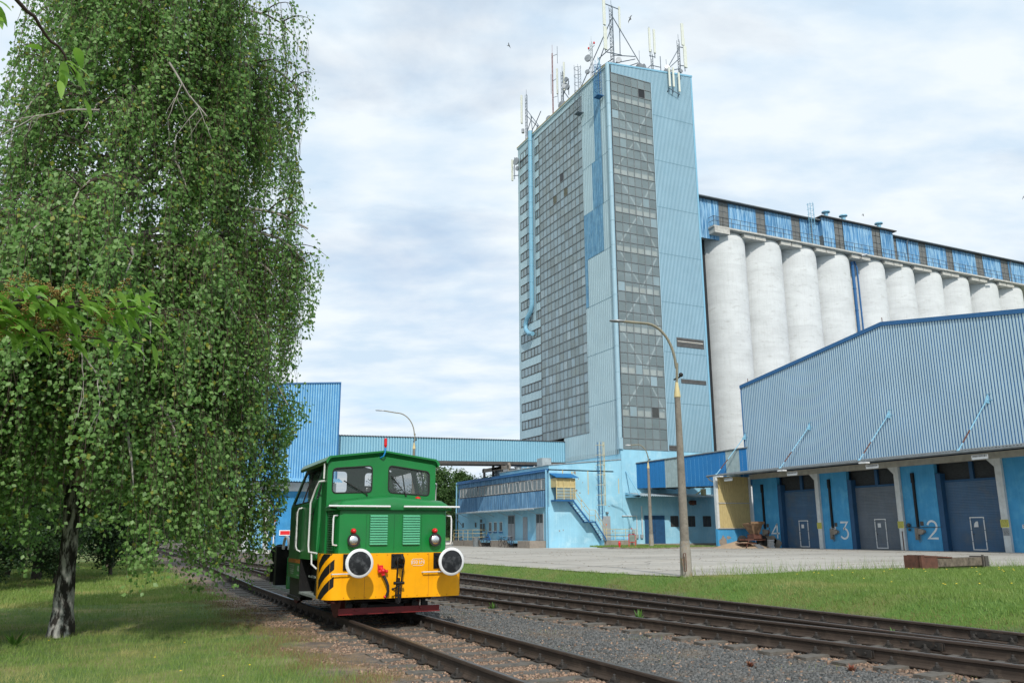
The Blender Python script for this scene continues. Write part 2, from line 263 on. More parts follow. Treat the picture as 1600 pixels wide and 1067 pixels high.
# ---------------------------------------------------------------- mesh helpers
def link(o, parent=None):
    COL.objects.link(o)
    if parent: o.parent = parent
    return o
def tag(o, label=None, cat=None, group=None, kind=None):
    if label: o['label'] = label
    if cat: o['category'] = cat
    if group: o['group'] = group
    if kind: o['kind'] = kind
    return o
def thing(name, loc, label, cat, group=None):
    o = link(bpy.data.objects.new(name, None)); o.location = loc; o.empty_display_size = 0.2
    return tag(o, label, cat, group)
def root_of(o):
    while o.parent: o = o.parent
    return o
class MB:
    def __init__(s): s.v = []; s.f = []; s.m = []
    def add(s, vs, fs, m=0):
        k = len(s.v); s.v += [tuple(p) for p in vs]; s.f += [tuple(i+k for i in f) for f in fs]; s.m += [m]*len(fs); return s
    def quad(s, a, b, c, d, m=0): return s.add([a, b, c, d], [(0, 1, 2, 3)], m)
    def box(s, x0, x1, y0, y1, z0, z1, m=0):
        if x0 > x1: x0, x1 = x1, x0
        if y0 > y1: y0, y1 = y1, y0
        if z0 > z1: z0, z1 = z1, z0
        return s.add([(x0,y0,z0),(x1,y0,z0),(x1,y1,z0),(x0,y1,z0),(x0,y0,z1),(x1,y0,z1),(x1,y1,z1),(x0,y1,z1)],
                     [(0,3,2,1),(4,5,6,7),(0,1,5,4),(1,2,6,5),(2,3,7,6),(3,0,4,7)], m)
    def wbox(s, pl, u0, u1, z0, z1, o0, o1, m=0):
        """box on a wall plane: ('A', X) faces -X with u = Y; ('B', Y) faces -Y with u = X; o = how far it stands out"""
        if pl[0] == 'A': return s.box(pl[1]-o1, pl[1]-o0, u0, u1, z0, z1, m)
        return s.box(u0, u1, pl[1]-o1, pl[1]-o0, z0, z1, m)
    def prism(s, poly, a, b, m=0):
        """poly: list of 3D points, swept by vector b-a"""
        n = len(poly); d = Vector(b)-Vector(a)
        P = [Vector(p) for p in poly]; Q = [p+d for p in P]
        return s.add(P+Q, [tuple(range(n))[::-1], tuple(range(n, 2*n))] + [(i, (i+1) % n, n+(i+1) % n, n+i) for i in range(n)], m)
    def tube(s, path, r, n=6, m=0, caps=True, r1=None):
        P = [Vector(p) for p in path]; k = len(P); rings = []
        ref = None
        for i, p in enumerate(P):
            t = (P[min(i+1, k-1)]-P[max(i-1, 0)])
            t = t.normalized() if t.length > 1e-9 else Vector((0, 0, 1))
            if ref is None: ref = t.orthogonal().normalized()
            ref = (ref - t*ref.dot(t)); ref = ref.normalized() if ref.length > 1e-6 else t.orthogonal().normalized()
            bn = t.cross(ref); rr = r if r1 is None else r+(r1-r)*i/(k-1)
            if isinstance(r, (list, tuple)): rr = r[i]
            rings.append([p+ref*math.cos(2*math.pi*j/n)*rr+bn*math.sin(2*math.pi*j/n)*rr for j in range(n)])
        vs = [q for g in rings for q in g]; fs = []
        for i in range(k-1):
            for j in range(n):
                fs.append((i*n+j, i*n+(j+1) % n, (i+1)*n+(j+1) % n, (i+1)*n+j))
        if caps: fs += [tuple(range(n))[::-1], tuple((k-1)*n+j for j in range(n))]
        return s.add(vs, fs, m)
    def bar(s, a, b, w=0.03, m=0): return s.tube([a, b], w*0.6, 4, m)
    def lathe(s, prof, origin, axis='Z', n=24, m=0, caps=True):
        """prof: [(radius, height)]"""
        o = Vector(origin); vs = []
        for r, h in prof:
            for j in range(n):
                a = 2*math.pi*j/n; c, sn = r*math.cos(a), r*math.sin(a)
                vs.append(o + (Vector((c, sn, h)) if axis == 'Z' else Vector((c, h, sn)) if axis == 'Y' else Vector((h, c, sn))))
        k = len(prof); fs = [(i*n+j, i*n+(j+1) % n, (i+1)*n+(j+1) % n, (i+1)*n+j) for i in range(k-1) for j in range(n)]
        if caps: fs += [tuple(range(n))[::-1], tuple((k-1)*n+j for j in range(n))]
        return s.add(vs, fs, m)
    def ball(s, c, r, m=0, n=10, sc=(1, 1, 1)):
        k = 6; pr = [(max(r*math.sin(math.pi*i/k), 1e-4), -r*math.cos(math.pi*i/k)) for i in range(k+1)]
        b0 = len(s.v); s.lathe(pr, (0, 0, 0), 'Z', n, m, caps=False)
        for i in range(b0, len(s.v)):
            p = s.v[i]; s.v[i] = (c[0]+p[0]*sc[0], c[1]+p[1]*sc[1], c[2]+p[2]*sc[2])
        return s
    def build(s, name, mats, parent=None, smooth=False):
        if isinstance(mats, str): mats = [mats]
        off = Vector((0, 0, 0))
        if parent: off = root_of(parent).location
        me = bpy.data.meshes.new(name)
        me.from_pydata([(p[0]-off.x, p[1]-off.y, p[2]-off.z) for p in s.v], [], s.f)
        for q in mats: me.materials.append(M[q])
        me.polygons.foreach_set('material_index', s.m)
        if smooth: me.polygons.foreach_set('use_smooth', [True]*len(s.f))
        bm = bmesh.new(); bm.from_mesh(me); bmesh.ops.recalc_face_normals(bm, faces=bm.faces); bm.to_mesh(me); bm.free()
        if smooth: me.set_sharp_from_angle(angle=R(38))
        me.update()
        return link(bpy.data.objects.new(name, me), parent)
def np_obj(name, V, F, mats, parent=None, midx=None):
    me = bpy.data.meshes.new(name); V = np.asarray(V, np.float32)
    if parent: V = V - np.array(root_of(parent).location, np.float32)
    F = np.asarray(F, np.int32); k = F.shape[1]
    me.vertices.add(len(V)); me.vertices.foreach_set('co', V.ravel())
    me.loops.add(F.size); me.loops.foreach_set('vertex_index', F.ravel())
    me.polygons.add(len(F)); me.polygons.foreach_set('loop_start', np.arange(0, F.size, k, dtype=np.int32))
    for q in ([mats] if isinstance(mats, str) else mats): me.materials.append(M[q])
    if midx is not None: me.polygons.foreach_set('material_index', midx.astype(np.int32))
    me.update(calc_edges=True); me.validate()
    return link(bpy.data.objects.new(name, me), parent)
def copy_tree(o, parent=None):
    c = o.copy(); COL.objects.link(c)
    if parent: c.parent = parent
    for ch in list(o.children): copy_tree(ch, c)
    return c
def corr(mb, pl, u0, u1, zb, zt, pitch, depth, mc=0, mv=1, frac=0.6, off=0.0):
    """corrugated sheet on a wall plane, crest colour mc, groove colour mv"""
    fb = zb if callable(zb) else (lambda u: zb); ft = zt if callable(zt) else (lambda u: zt)
    n = max(1, int(round((u1-u0)/pitch))); p = (u1-u0)/n
    def P(u, z, o): return (pl[1]-o, u, z) if pl[0] == 'A' else (u, pl[1]-o, z)
    for i in range(n):
        a = u0+i*p; e = p*(1-frac)*0.25
        us = [a, a+p*frac, a+p*frac+e, a+p-e, a+p]; os_ = [depth, depth, 0, 0, depth]; ms = [mc, mv, mv, mv]
        for j in range(4):
            mb.quad(P(us[j], fb(us[j]), os_[j]+off), P(us[j+1], fb(us[j+1]), os_[j+1]+off), P(us[j+1], ft(us[j+1]), os_[j+1]+off), P(us[j], ft(us[j]), os_[j]+off), ms[j])
def holed(mb, outer, holes, to3, thick, m=0):
    """plate with holes. outer/holes 2D loops, to3(u, v, depth) -> 3D"""
    loops = [outer]+holes; pts = [p for lp in loops for p in lp]
    tri = tessellate_polygon([[Vector((p[0], p[1], 0)) for p in lp] for lp in loops])
    n = len(pts); vs = [to3(p[0], p[1], 0) for p in pts]+[to3(p[0], p[1], thick) for p in pts]
    fs = [tuple(t) for t in tri]+[tuple(i+n for i in t)[::-1] for t in tri]
    k = 0
    for lp in loops:
        q = len(lp)
        for i in range(q): fs.append((k+i, k+(i+1) % q, n+k+(i+1) % q, n+k+i))
        k += q
    mb.add(vs, fs, m)
def rrect(u0, v0, u1, v1, r, n=4):
    out = []
    for cx, cy, a0 in ((u1-r, v1-r, 0), (u0+r, v1-r, 90), (u0+r, v0+r, 180), (u1-r, v0+r, 270)):
        for i in range(n+1):
            a = R(a0+90*i/n); out.append((cx+r*math.cos(a), cy+r*math.sin(a)))
    return out
def rquad(pts, r, n=4):
    """quad with rounded corners"""
    out = []; k = len(pts)
    for i in range(k):
        p = Vector(pts[i]); a = (Vector(pts[i-1])-p).normalized()*r; b = (Vector(pts[(i+1) % k])-p).normalized()*r
        for j in range(n+1):
            t = j/n; q = p+a*(1-t)**2+b*t**2; out.append((q.x, q.y))
    return out
def text_obj(name, body, size, origin, rot, matname, parent, extrude=0.002):
    cu = bpy.data.curves.new(name, 'FONT'); cu.body = body; cu.size = size; cu.extrude = extrude; cu.align_x = 'CENTER'; cu.align_y = 'CENTER'
    to = bpy.data.objects.new('tmp_text', cu); COL.objects.link(to)
    dg = bpy.context.evaluated_depsgraph_get(); me = bpy.data.meshes.new_from_object(to.evaluated_get(dg))
    bpy.data.objects.remove(to); me.transform(Matrix.Translation(Vector(origin)-root_of(parent).location) @ rot.to_4x4())
    me.materials.clear(); me.materials.append(M[matname])
    return link(bpy.data.objects.new(name, me), parent)
# ================================================================ terrain and yard
YE = [(9.2, 62), (11.0, 50), (14.2, 42), (15.6, 38), (15.6, 31), (15.3, 26.5), (15.0, 22.5), (15.2, 20.2)]
def edge_x(y):       # where the bank up to the yard ends
    return float(np.interp(y, [-50, 20.2, 22.5, 26.5, 31, 38, 42, 50, 62, 75, 200], [15.4, 15.2, 15.0, 15.3, 15.6, 15.6, 14.2, 11.0, 9.2, 9.0, 9.0]))
def ground_z(x, y):
    e = edge_x(y); top = .45-.17*float(np.interp(y, [20, 27, 38, 50], [0, .6, 1, .3]))*max(0, 1-max(0, x-e)/9)
    t = min(max((x-(e-1.5))/1.5, 0), 1); t = t*t*(3-2*t)
    z = top*t
    z += 0.06*min(max((3.6-x)/1.0, 0), 1) - (.055 if x < e-1.5 else .055*(1-t))
    z += 0.10*math.exp(-((x-20.5)/3.2)**2-((y-17.5)/3.0)**2)
    return z
xs = np.concatenate([[-900, -300, -120, -60, -30], np.arange(-18, 34, 0.5), [40, 55, 80, 150, 400, 1200]])
ys = np.concatenate([[-60, -20, -8], np.arange(0, 44, 0.6), np.arange(46, 90, 3), [100, 130, 180, 300, 700, 1800]])
V = [(x, y, ground_z(x, y)) for y in ys for x in xs]; nx = len(xs)
F = [(j*nx+i, j*nx+i+1, (j+1)*nx+i+1, (j+1)*nx+i) for j in range(len(ys)-1) for i in range(nx-1)]
gr = np_obj('ground', V, F, 'terrain_soil'); tag(gr, kind='structure')
for p in gr.data.polygons: p.use_smooth = True

yard_edge = YE+[(17.4, 20.65), (19.9, 21.05), (24.3, 20.6), (30, 19.9), (60, 17)]
def yard_low(x):      # near boundary of the paving beyond the lawn
    return float(np.interp(x, [15.2, 17.4, 19.9, 24.3, 30, 60, 120], [20.2, 20.65, 21.05, 20.6, 19.9, 17, 17]))
V, F = [], []; rows = list(np.arange(17, 30, .35))+list(np.arange(30, 64, 1.2))+[70, 90, 130]; nc = 46
for y in rows:
    # clip each row to the paving outline
    x0 = edge_x(y) if y >= 20.2 else None
    if x0 is None: x0 = float(np.interp(y, [17, 19.9, 20.2], [60, 30, 29])) if y < 19.9 else 27.5
    for i in range(nc+1):
        x = x0+(120-x0)*(i/nc)**2.2; yy = max(y, yard_low(x)) if x > 15.2 else y
        V.append((x, yy, ground_z(x, yy)+.022))
for j in range(len(rows)-1):
    for i in range(nc): F.append((j*(nc+1)+i, j*(nc+1)+i+1, (j+1)*(nc+1)+i+1, (j+1)*(nc+1)+i))
yo = np_obj('yard', V, F, 'yard_concrete'); tag(yo, kind='structure'); [setattr(p, 'use_smooth', True) for p in yo.data.polygons]
mb = MB()
def strip(p, q, w=.03, n=40):
    P, Q = Vector(p), Vector(q); d = (Q-P).normalized(); s_ = Vector((d.y, -d.x))*w/2
    for i in range(n):
        a, b = P.lerp(Q, i/n), P.lerp(Q, (i+1)/n)
        mb.quad(*[(c.x, c.y, ground_z(c.x, c.y)+.027) for c in (a-s_, b-s_, b+s_, a+s_)])
for x in np.arange(18, 60, 6.0): strip((x, 21.3), (x, 57), .05)
for y in np.arange(24, 57, 6.0): strip((16.2, y), (60, y), .05)
rq = random.Random(8)
for _ in range(16):      # wandering cracks
    p = Vector((rq.uniform(17, 40), rq.uniform(22, 50))); d = rq.uniform(-.4, .4)
    for k in range(9): q = p+Vector((math.cos(d), math.sin(d)))*rq.uniform(.3, .8); strip(p, q, .025, 2); p = q; d += rq.uniform(-.6, .6)
tag(mb.build('pavement_joints', 'ink'), kind='structure')
# pale concrete strip along the base building and grass island
mb = MB(); mb.box(32.0, 38.4, 57.5, 62.0, 0.44, 0.482)
tag(mb.build('apron', 'white_gravel'), kind='structure')
isl = [(36.0+0.0, 58.5), (35.6, 56.2), (36.8, 54.0), (39.3, 53.2), (42.9, 53.0), (43.6, 53.4), (43.6, 61.6), (38.4, 61.6), (36.6, 60.4)]
mb = MB(); holed(mb, isl, [], lambda u, v, d: (u, v, 0.56-d), 0.2)
tag(mb.build('grass_island', 'grass_sun'), kind='structure')
mb = MB()
for i in range(len(isl)-1):
    a, b = Vector((*isl[i], 0)), Vector((*isl[i+1], 0)); d = (b-a).normalized(); nn = Vector((d.y, -d.x, 0))
    if i in (0, 1, 2, 3, 4, 7): mb.prism([a+nn*0.02+Vector((0,0,.40)), a-nn*0.12+Vector((0,0,.40)), a-nn*0.12+Vector((0,0,.585)), a+nn*0.02+Vector((0,0,.585))], a, b)
tag(mb.build('kerb', 'bare_concrete'), kind='structure')
mb = MB(); mb.box(9.0, 17.5, 60, 69.8, 0.40, 0.482)
tag(mb.build('path', 'white_gravel'), kind='structure')

# ================================================================ railway tracks
def rail_mesh(name, path, parent):
    """flat bottomed rail swept along (x, y) points; head top at z 0.17"""
    prof = [(-0.068, -.02), (.068, -.02), (.068, -.008), (.020, .014), (.011, .04), (.011, .118), (.036, .132), (.036, .158), (.027, .170), (-.027, .170), (-.036, .158), (-.036, .132), (-.011, .118), (-.011, .04), (-.020, .014), (-.068, -.008)]
    n = len(prof); mb = MB(); vs = []
    P = [Vector((*p, 0)) for p in path]
    for i, p in enumerate(P):
        t = (P[min(i+1, len(P)-1)]-P[max(i-1, 0)]).normalized(); s = Vector((t.y, -t.x, 0))
        for a, z in prof: vs.append((p.x+s.x*a, p.y+s.y*a, z))
    for i in range(len(P)-1):
        for j in range(n):
            k = 0 if j in (8,) else 2 if j in (7, 9) else 1
            mb.add([], [], 0); mb.f.append((i*n+j, i*n+(j+1) % n, (i+1)*n+(j+1) % n, (i+1)*n+j)); mb.m.append(k)
    mb.v = vs
    mb.f += [tuple(range(n))[::-1], tuple((len(P)-1)*n+j for j in range(n))]; mb.m += [1, 1]
    return mb.build(name, ['rail_shine', 'rail_side', 'steel_rail'], parent)
# prototypes for sleepers and fastenings, local x across the track
def sleeper_proto(half, seed):
    rr = random.Random(seed); mb = MB()
    z1 = -0.02+rr.uniform(-.004, .004); a = rr.uniform(-.03, .03)
    mb.add([(-half+rr.uniform(-.04,.04), -.12+a*0, -.12), (half, -.12, -.12), (half, .12, -.12), (-half, .12, -.12),
            (-half+rr.uniform(-.03,.03), -.115, z1), (half+rr.uniform(-.06,.06), -.12, z1), (half+rr.uniform(-.06,.06), .115, z1+.003), (-half, .12, z1+.002)],
           [(0,3,2,1),(4,5,6,7),(0,1,5,4),(1,2,6,5),(2,3,7,6),(3,0,4,7)])
    return mb
def fastening_mb():
    mb = MB(); mb.box(-.17, .17, -.08, .08, -.02, -.004)
    for sx in (-1, 1):
        mb.box(sx*.045, sx*.13, -.045, .045, -.008, .03)
        mb.lathe([(.030, .03), (.030, .052), (.019, .055), (.019, .082), (.001, .088)], (sx*.098, 0, 0), n=8)
        mb.lathe([(.036, .03), (.036, .036)], (sx*.098, 0, 0), n=8)
        mb.lathe([(.014, -.005), (.014, .012)], (sx*.148, .04, 0), n=6)
    return mb
def make_track(label, left, right, ys, half, group='tracks through the yard'):
    """left/right: functions x(y) for the two rails"""
    t = thing('railway_track', (0, 0, 0), label, 'railway track', group)
    yy = list(np.arange(2.0, 30, 1.0))+list(np.arange(30, ys[1]+1, 4.0))
    rail_mesh('rail', [(left(y), y) for y in yy], t); rail_mesh('rail', [(right(y), y) for y in yy], t)
    return t
sl_meshes = [sleeper_proto(1.3, i).build('sleeper', 'sleeper_wood') for i in range(4)]
fast0 = fastening_mb().build('rail_fastening', 'rail_steel_dark')
sl_data = [o.data for o in sl_meshes]; fast_data = fast0.data
for o in sl_meshes+[fast0]: bpy.data.objects.remove(o)
def lay(t, left, right, y0, y1, step=0.64, ndet=75, dz=0.0):
    y = y0; i = 0
    while y < y1 and i < ndet:
        xl, xr = left(y), right(y); e = 0.5; ang = math.atan2(-(left(y+e)-left(y-e)), 2*e)
        s = bpy.data.objects.new('sleeper', sl_data[i % 4]); link(s, t)
        s.location = ((xl+xr)/2+RNG.uniform(-.06, .06), y, RNG.uniform(-.006, .004)+dz); s.rotation_euler.z = ang+RNG.uniform(-.02, .02)
        for x in (xl, xr):
            f = bpy.data.objects.new('rail_fastening', fast_data); link(f, s)
            f.matrix_parent_inverse = Matrix(); d = Vector((x, y, 0))-Vector((s.location.x, y, 0)); c, sn = math.cos(-s.rotation_euler.z), math.sin(-s.rotation_euler.z)
            f.location = (d.x*c, d.x*sn, -s.location.z)
        y += step*RNG.uniform(0.93, 1.07); i += 1
xl1 = lambda y: float(np.interp(y, [-10, 27, 35, 55, 72, 110, 220], [4.20, 4.20, 4.38, 4.75, 5.15, 4.2, -2])); xr1 = lambda y: xl1(y)+1.505
xl3 = lambda y: 11.53; xr3 = lambda y: 13.06
xc2 = lambda y: float(np.interp(y, [2, 7, 12, 20, 30, 40, 52, 62], [11.3, 10.72, 10.1, 9.16, 8.05, 7.1, 6.25, 5.85])); xl2 = lambda y: xc2(y)-.755; xr2 = lambda y: xc2(y)+.755
for lab, a, b, ye in (('nearest rusty track running under the green locomotive', xl1, xr1, 200), ('middle track slanting across the gravel between the other two', xl2, xr2, 62), ('far straight track along the edge of the sunny lawn', xl3, xr3, 58)):
    t = make_track(lab, a, b, (2, ye), 1.3)
    lay(t, a, b, 3.2, 60 if a is xl1 else 50, dz={xl1: -.014, xl2: .012, xl3: 0}[a])
    # fishplates joining two rail lengths, bolted through the web
    js = {xl1: [(b, 7.6)], xl2: [(a, 9.15), (b, 9.2)], xl3: [(b, 9.3)]}[a]
    for fx, y in js:
        mb = MB(); x = fx(y)
        for s in (-1, 1):
            mb.box(x+s*.014, x+s*.032, y-.40, y+.40, .025, .125)
            for k in (-.3, -.1, .1, .3): mb.lathe([(.02, s*.03), (.02, s*.052), (.01, s*.054)], (x, y+k, .078), 'X', 8)
        mb.build('fishplate', 'rail_steel_dark', t)

# ================================================================ the locomotive
Z0 = 0.17; CX = 4.93
lo = thing('shunting_locomotive', (CX, 18.5, Z0), 'small green shunting locomotive with yellow hazard striped front on the nearest track', 'locomotive')
mb = MB()
mb.box(4.15, 5.71, 15.62, 22.0, .62, 1.0, 0); mb.box(3.95, 5.91, 16.5, 19.6, .78, 1.02, 0); mb.box(4.45, 5.41, 15.9, 21.6, .42, .64, 0)
mb.build('underframe', 'black_paint', lo)
# buffer beam with rounded corners
hw = 1.37
arc = [(-hw, 15.95), (-hw, 15.78), (-hw+.015, 15.62), (-hw+.05, 15.50), (-hw+.11, 15.40), (-hw+.20, 15.355), (-hw+.32, 15.35)]
full = [(CX+x, y) for x, y in arc] + [(CX-x, y) for x, y in arc[::-1]]
mb = MB(); n = len(full)
vs = [(x, y, .565) for x, y in full]+[(x, y, 1.375) for x, y in full]+[(CX+(x-CX)*.985, y+.03, .565) for x, y in full]+[(CX+(x-CX)*.985, y+.03, 1.375) for x, y in full]
fs = []
for i in range(n-1):
    fs += [(i, i+1, n+i+1, n+i), (2*n+i, 3*n+i, 3*n+i+1, 2*n+i+1), (n+i, n+i+1, 3*n+i+1, 3*n+i), (i, 2*n+i, 2*n+i+1, i+1)]
fs += [(0, n, 3*n, 2*n), (n-1, 3*n-1, 4*n-1, 2*n-1)]
mb.add(vs, fs); mb.box(CX-1.2, CX+1.2, 15.40, 15.62, 1.33, 1.372)
bb = mb.build('buffer_beam', 'loco_yellow', lo, smooth=True)
mb = MB()
for x in np.arange(CX-1.0, CX+1.01, .2): mb.ball((x, 15.348, .60), .009, n=6); mb.ball((x, 15.348, 1.345), .009, n=6)
for x in (CX-.62, CX+.62): mb.box(x-.003, x+.003, 15.347, 15.35, .57, 1.37)
mb.build('rivets', 'orange_stripe', bb)
for side in (-1, 1):
    mb = MB()
    ap = [Vector((CX+side*(-x) if side > 0 else CX+x, y)) for x, y in arc]
    cum = [0]
    for i in range(1, len(ap)): cum.append(cum[-1]+(ap[i]-ap[i-1]).length)
    tot = cum[-1]
    def at(s):
        s = min(max(s, 0), tot)
        for i in range(1, len(ap)):
            if s <= cum[i]+1e-9:
                t = (s-cum[i-1])/(cum[i]-cum[i-1]); p = ap[i-1].lerp(ap[i], t); d = (ap[i]-ap[i-1]).normalized(); nn = Vector((d.y, -d.x))
                if nn.x*(-side) > 0 or nn.y > 0.3: nn = -nn
                return p+nn*.004
    for k in range(4 if side < 0 else 4):
        zb = .36+.30*k
        seg = 14
        for i in range(seg):
            s0, s1 = .17+(tot-.14-.17)*i/seg, .17+(tot-.14-.17)*(i+1)/seg
            if side > 0: s0, s1 = .17+(tot-.30-.17)*i/seg, .17+(tot-.30-.17)*(i+1)/seg
            r0, r1 = (s0*.78, s1*.78) if side < 0 else (-s0*.78+.22, -s1*.78+.22)
            q = []
            for s, z in ((s0, zb-.07+r0), (s1, zb-.07+r1), (s1, zb+.11+r1), (s0, zb+.11+r0)):
                p = at(s); q.append((p.x, p.y, min(max(z, .568), 1.372)))
            if q[2][2]-q[1][2] > .002 or q[3][2]-q[0][2] > .002: mb.quad(*q)
    mb.build('hazard_stripe', 'black_paint', bb)
# buffers
for bx in (4.055, 5.805):
    mb = MB(); z = 1.22
    mb.box(bx-.16, bx+.16, 15.325, 15.352, z-.14, z+.15)
    for sx in (-.12, .12):
        for sz in (-.10, .11): mb.lathe([(.02, -15.325), (.02, -15.30)], (bx+sx, 0, z+sz), 'Y', 8); 
    for i in range(len(mb.v)-1, -1, -1):
        if mb.v[i][1] < 0: mb.v[i] = (mb.v[i][0], -mb.v[i][1], mb.v[i][2])
    mb.lathe([(.12, 15.33), (.12, 15.12), (.10, 15.10), (.085, 15.09), (.085, 14.86)], (bx, 0, z), 'Y', 20)
    b = mb.build('buffer', 'black_paint', lo, smooth=True)
    mb = MB(); mb.lathe([(.05, 14.86), (.20, 14.855), (.252, 14.835), (.254, 14.81), (.245, 14.800), (.205, 14.792)], (bx, 0, z), 'Y', 40, caps=True); mb.build('buffer_rim', 'white_paint', b, smooth=True)
    mb = MB(); mb.lathe([(.206, 14.800), (.204, 14.788), (.13, 14.780), (.06, 14.777), (.001, 14.776)], (bx, 0, z), 'Y', 40); mb.build('buffer_face', 'buffer_steel', b, smooth=True)
# draw hook and screw coupling
hx = 4.92
mb = MB(); mb.box(hx-.115, hx+.115, 15.322, 15.351, 1.10, 1.36)
for sx in (-.085, .085):
    for sz in (1.13, 1.33): mb.ball((hx+sx, 15.318, sz), .018)
hk = mb.build('drawgear_plate', 'black_paint', lo)
mb = MB(); mb.tube([(hx, 15.33, 1.22), (hx, 15.16, 1.22), (hx, 15.07, 1.23), (hx, 15.03, 1.28), (hx, 15.06, 1.33), (hx, 15.12, 1.33)], [.05, .05, .045, .04, .03, .015], 10); mb.box(hx-.03, hx+.03, 15.08, 15.33, 1.17, 1.26)
mb.build('draw_hook', 'black_paint', lo, smooth=True)
mb = MB()
for s in (-1, 1):
    mb.tube([(hx+s*.055, 15.12, 1.29), (hx+s*.062, 15.10, 1.24), (hx+s*.05, 15.16, 1.0), (hx+s*.045, 15.2, .84)], .016, 8)
    mb.tube([(hx+s*.04, 15.2, .84), (hx+s*.05, 15.22, .66), (hx+s*.035, 15.23, .50), (hx, 15.23, .475)], .015, 8)
mb.tube([(hx-.06, 15.12, 1.29), (hx+.06, 15.12, 1.29)], .02, 8); mb.tube([(hx-.10, 15.2, .84), (hx+.10, 15.2, .84)], .028, 8)
mb.tube([(hx, 15.2, .93), (hx, 15.22, .50)], .024, 8); mb.tube([(hx, 15.19, .80), (hx-.12, 15.17, .74)], .011, 6); mb.ball((hx-.125, 15.168, .735), .025); mb.box(hx-.05, hx+.05, 15.19, 15.25, .60, .64)
mb.build('screw_coupling', 'black_paint', lo, smooth=True)
# brake hose
mb = MB(); mb.box(4.56, 4.64, 15.30, 15.352, 1.10, 1.16); mb.tube([(4.60, 15.33, 1.12), (4.62, 15.27, 1.06), (4.64, 15.27, .98)], .035, 10); mb.tube([(4.54, 15.27, 1.05), (4.72, 15.27, 1.05)], .03, 8); mb.ball((4.63, 15.26, 1.06), .05); mb.tube([(4.535, 15.27, 1.06), (4.53, 15.27, 1.19)], .009, 6)
v = mb.build('brake_cock', 'signal_red', lo, smooth=True)
mb = MB(); mb.tube([(4.64, 15.27, .98), (4.68, 15.24, .90), (4.72, 15.23, .80), (4.73, 15.24, .70), (4.71, 15.26, .62), (4.68, 15.28, .58)], .026, 10); mb.build('brake_hose', 'rubber', v, smooth=True)
mb = MB(); mb.ball((4.68, 15.27, .60), .028); mb.build('hose_coupling', 'signal_red', v, smooth=True)
# small white grab bars on the beam
for x0, x1 in ((3.69, 4.05), (5.42, 5.80)):
    mb = MB(); mb.tube([(x0, 15.35, 1.015), (x0, 15.28, 1.02), (x1, 15.28, 1.02)], .012, 8); mb.tube([(x1-.06, 15.28, 1.02), (x1-.06, 15.35, 1.02)], .012, 6); mb.build('grab_bar', 'white_paint', lo, smooth=True)
# plate reading 850 kN
rx = Matrix.Rotation(R(90), 3, 'X')
text_obj('buffer_load_marking', '850 kN', .088, (5.33, 15.345, 1.20), rx, 'white_paint', bb)
mb = MB(); c = [(5.33+x, 15.345, 1.20+z) for x, z in rrect(-.125, -.06, .125, .06, .045, 4)]
for i in range(len(c)):
    if i not in (2, 12, 7, 17): mb.tube([c[i], c[(i+1) % len(c)]], .005, 4)
mb.build('marking_outline', 'white_paint', bb)
# wheels
for wy in (16.75, 20.6):
    for wx, s in ((4.21, -1), (5.65, 1)):
        mb = MB(); mb.lathe([(.05, -.05*s), (.12, -.06*s), (.14, -.02*s), (.33, -.02*s), (.34, -.045*s), (.40, -.05*s), (.41, .05*s), (.44, .055*s), (.44, .08*s), (.30, .085*s), (.05, .03*s)], (wx, wy, Z0+.40), 'X', 32)
        for i in range(len(mb.v)): pass
        mb.build('wheel', 'wheel_red', lo, smooth=True)
    mb = MB(); mb.tube([(4.25, wy, Z0+.40), (5.61, wy, Z0+.40)], .075, 12); mb.build('axle', 'black_paint', lo)
    for sx in (3.98, 5.78):
        mb = MB(); mb.box(sx-.04, sx+.14, wy-.18, wy+.18, .42, .80); mb.box(sx, sx+.06, wy-.45, wy+.45, .80, .86); mb.box(sx+.0, sx+.08, wy-.38, wy+.38, .74, .80); mb.build('axle_box', 'wheel_red', lo)
mb = MB()
for x in (4.14, 4.42, 5.42, 5.62): mb.box(x-.035, x+.035, 15.78, 15.86, .34, .66); mb.box(x-.06, x+.06, 15.72, 15.80, .36, .46)
mb.tube([(4.2, 15.6, .52), (5.7, 15.6, .54)], .028, 8); mb.tube([(4.4, 15.55, .56), (4.9, 15.5, .47), (5.5, 15.55, .58)], .018, 6); mb.box(4.55, 5.25, 15.9, 16.6, .34, .66)
mb.build('brake_rigging', 'black_paint', lo)
mb = MB(); mb.box(3.93, 5.91, 15.70, 15.72, .285, .385); mb.box(3.93, 5.91, 15.66, 15.72, .272, .287)
for x in (4.25, 5.52): mb.lathe([(.02, 15.70), (.02, 15.68), (.001, 15.675)], (x, 0, .345), 'Y', 8)
mb.build('rail_guard', 'guard_red', lo)

# hood
hL, hR = CX-1.10, CX+1.10
mb = MB()
hp = [(hL, 16.5), (hL, 15.72), (hL+.04, 15.63), (hL+.13, 15.60), (hR-.13, 15.60), (hR-.04, 15.63), (hR, 15.72), (hR, 16.5)]
mb.prism([(x, y, 1.36) for x, y in hp], (0, 0, 1.36), (0, 0, 2.22))
hood = mb.build('hood', 'loco_green', lo, smooth=True)
def crown(x, base, h, edge):
    t = abs(x-CX)/1.14; return base + h*(1-t) + edge*(1-max(0, (t-.86)/.14)**2)
mb = MB(); xs_ = [CX+1.14*t for t in (-1, -.98, -.94, -.88, -.8, -.5, -.04, 0, .04, .5, .8, .88, .94, .98, 1)]; rings = []
for (y, b, h, e) in ((15.53, 2.17, .0, .0), (15.52, 2.19, .015, .03), (15.54, 2.21, .05, .05), (15.60, 2.22, .08, .09), (15.72, 2.23, .10, .115), (16.0, 2.235, .115, .12), (16.5, 2.24, .12, .125)):
    rings.append([(x, y, crown(x, b, h, e)) for x in xs_])
kk = len(xs_); mb.v = [p for r in rings for p in r]
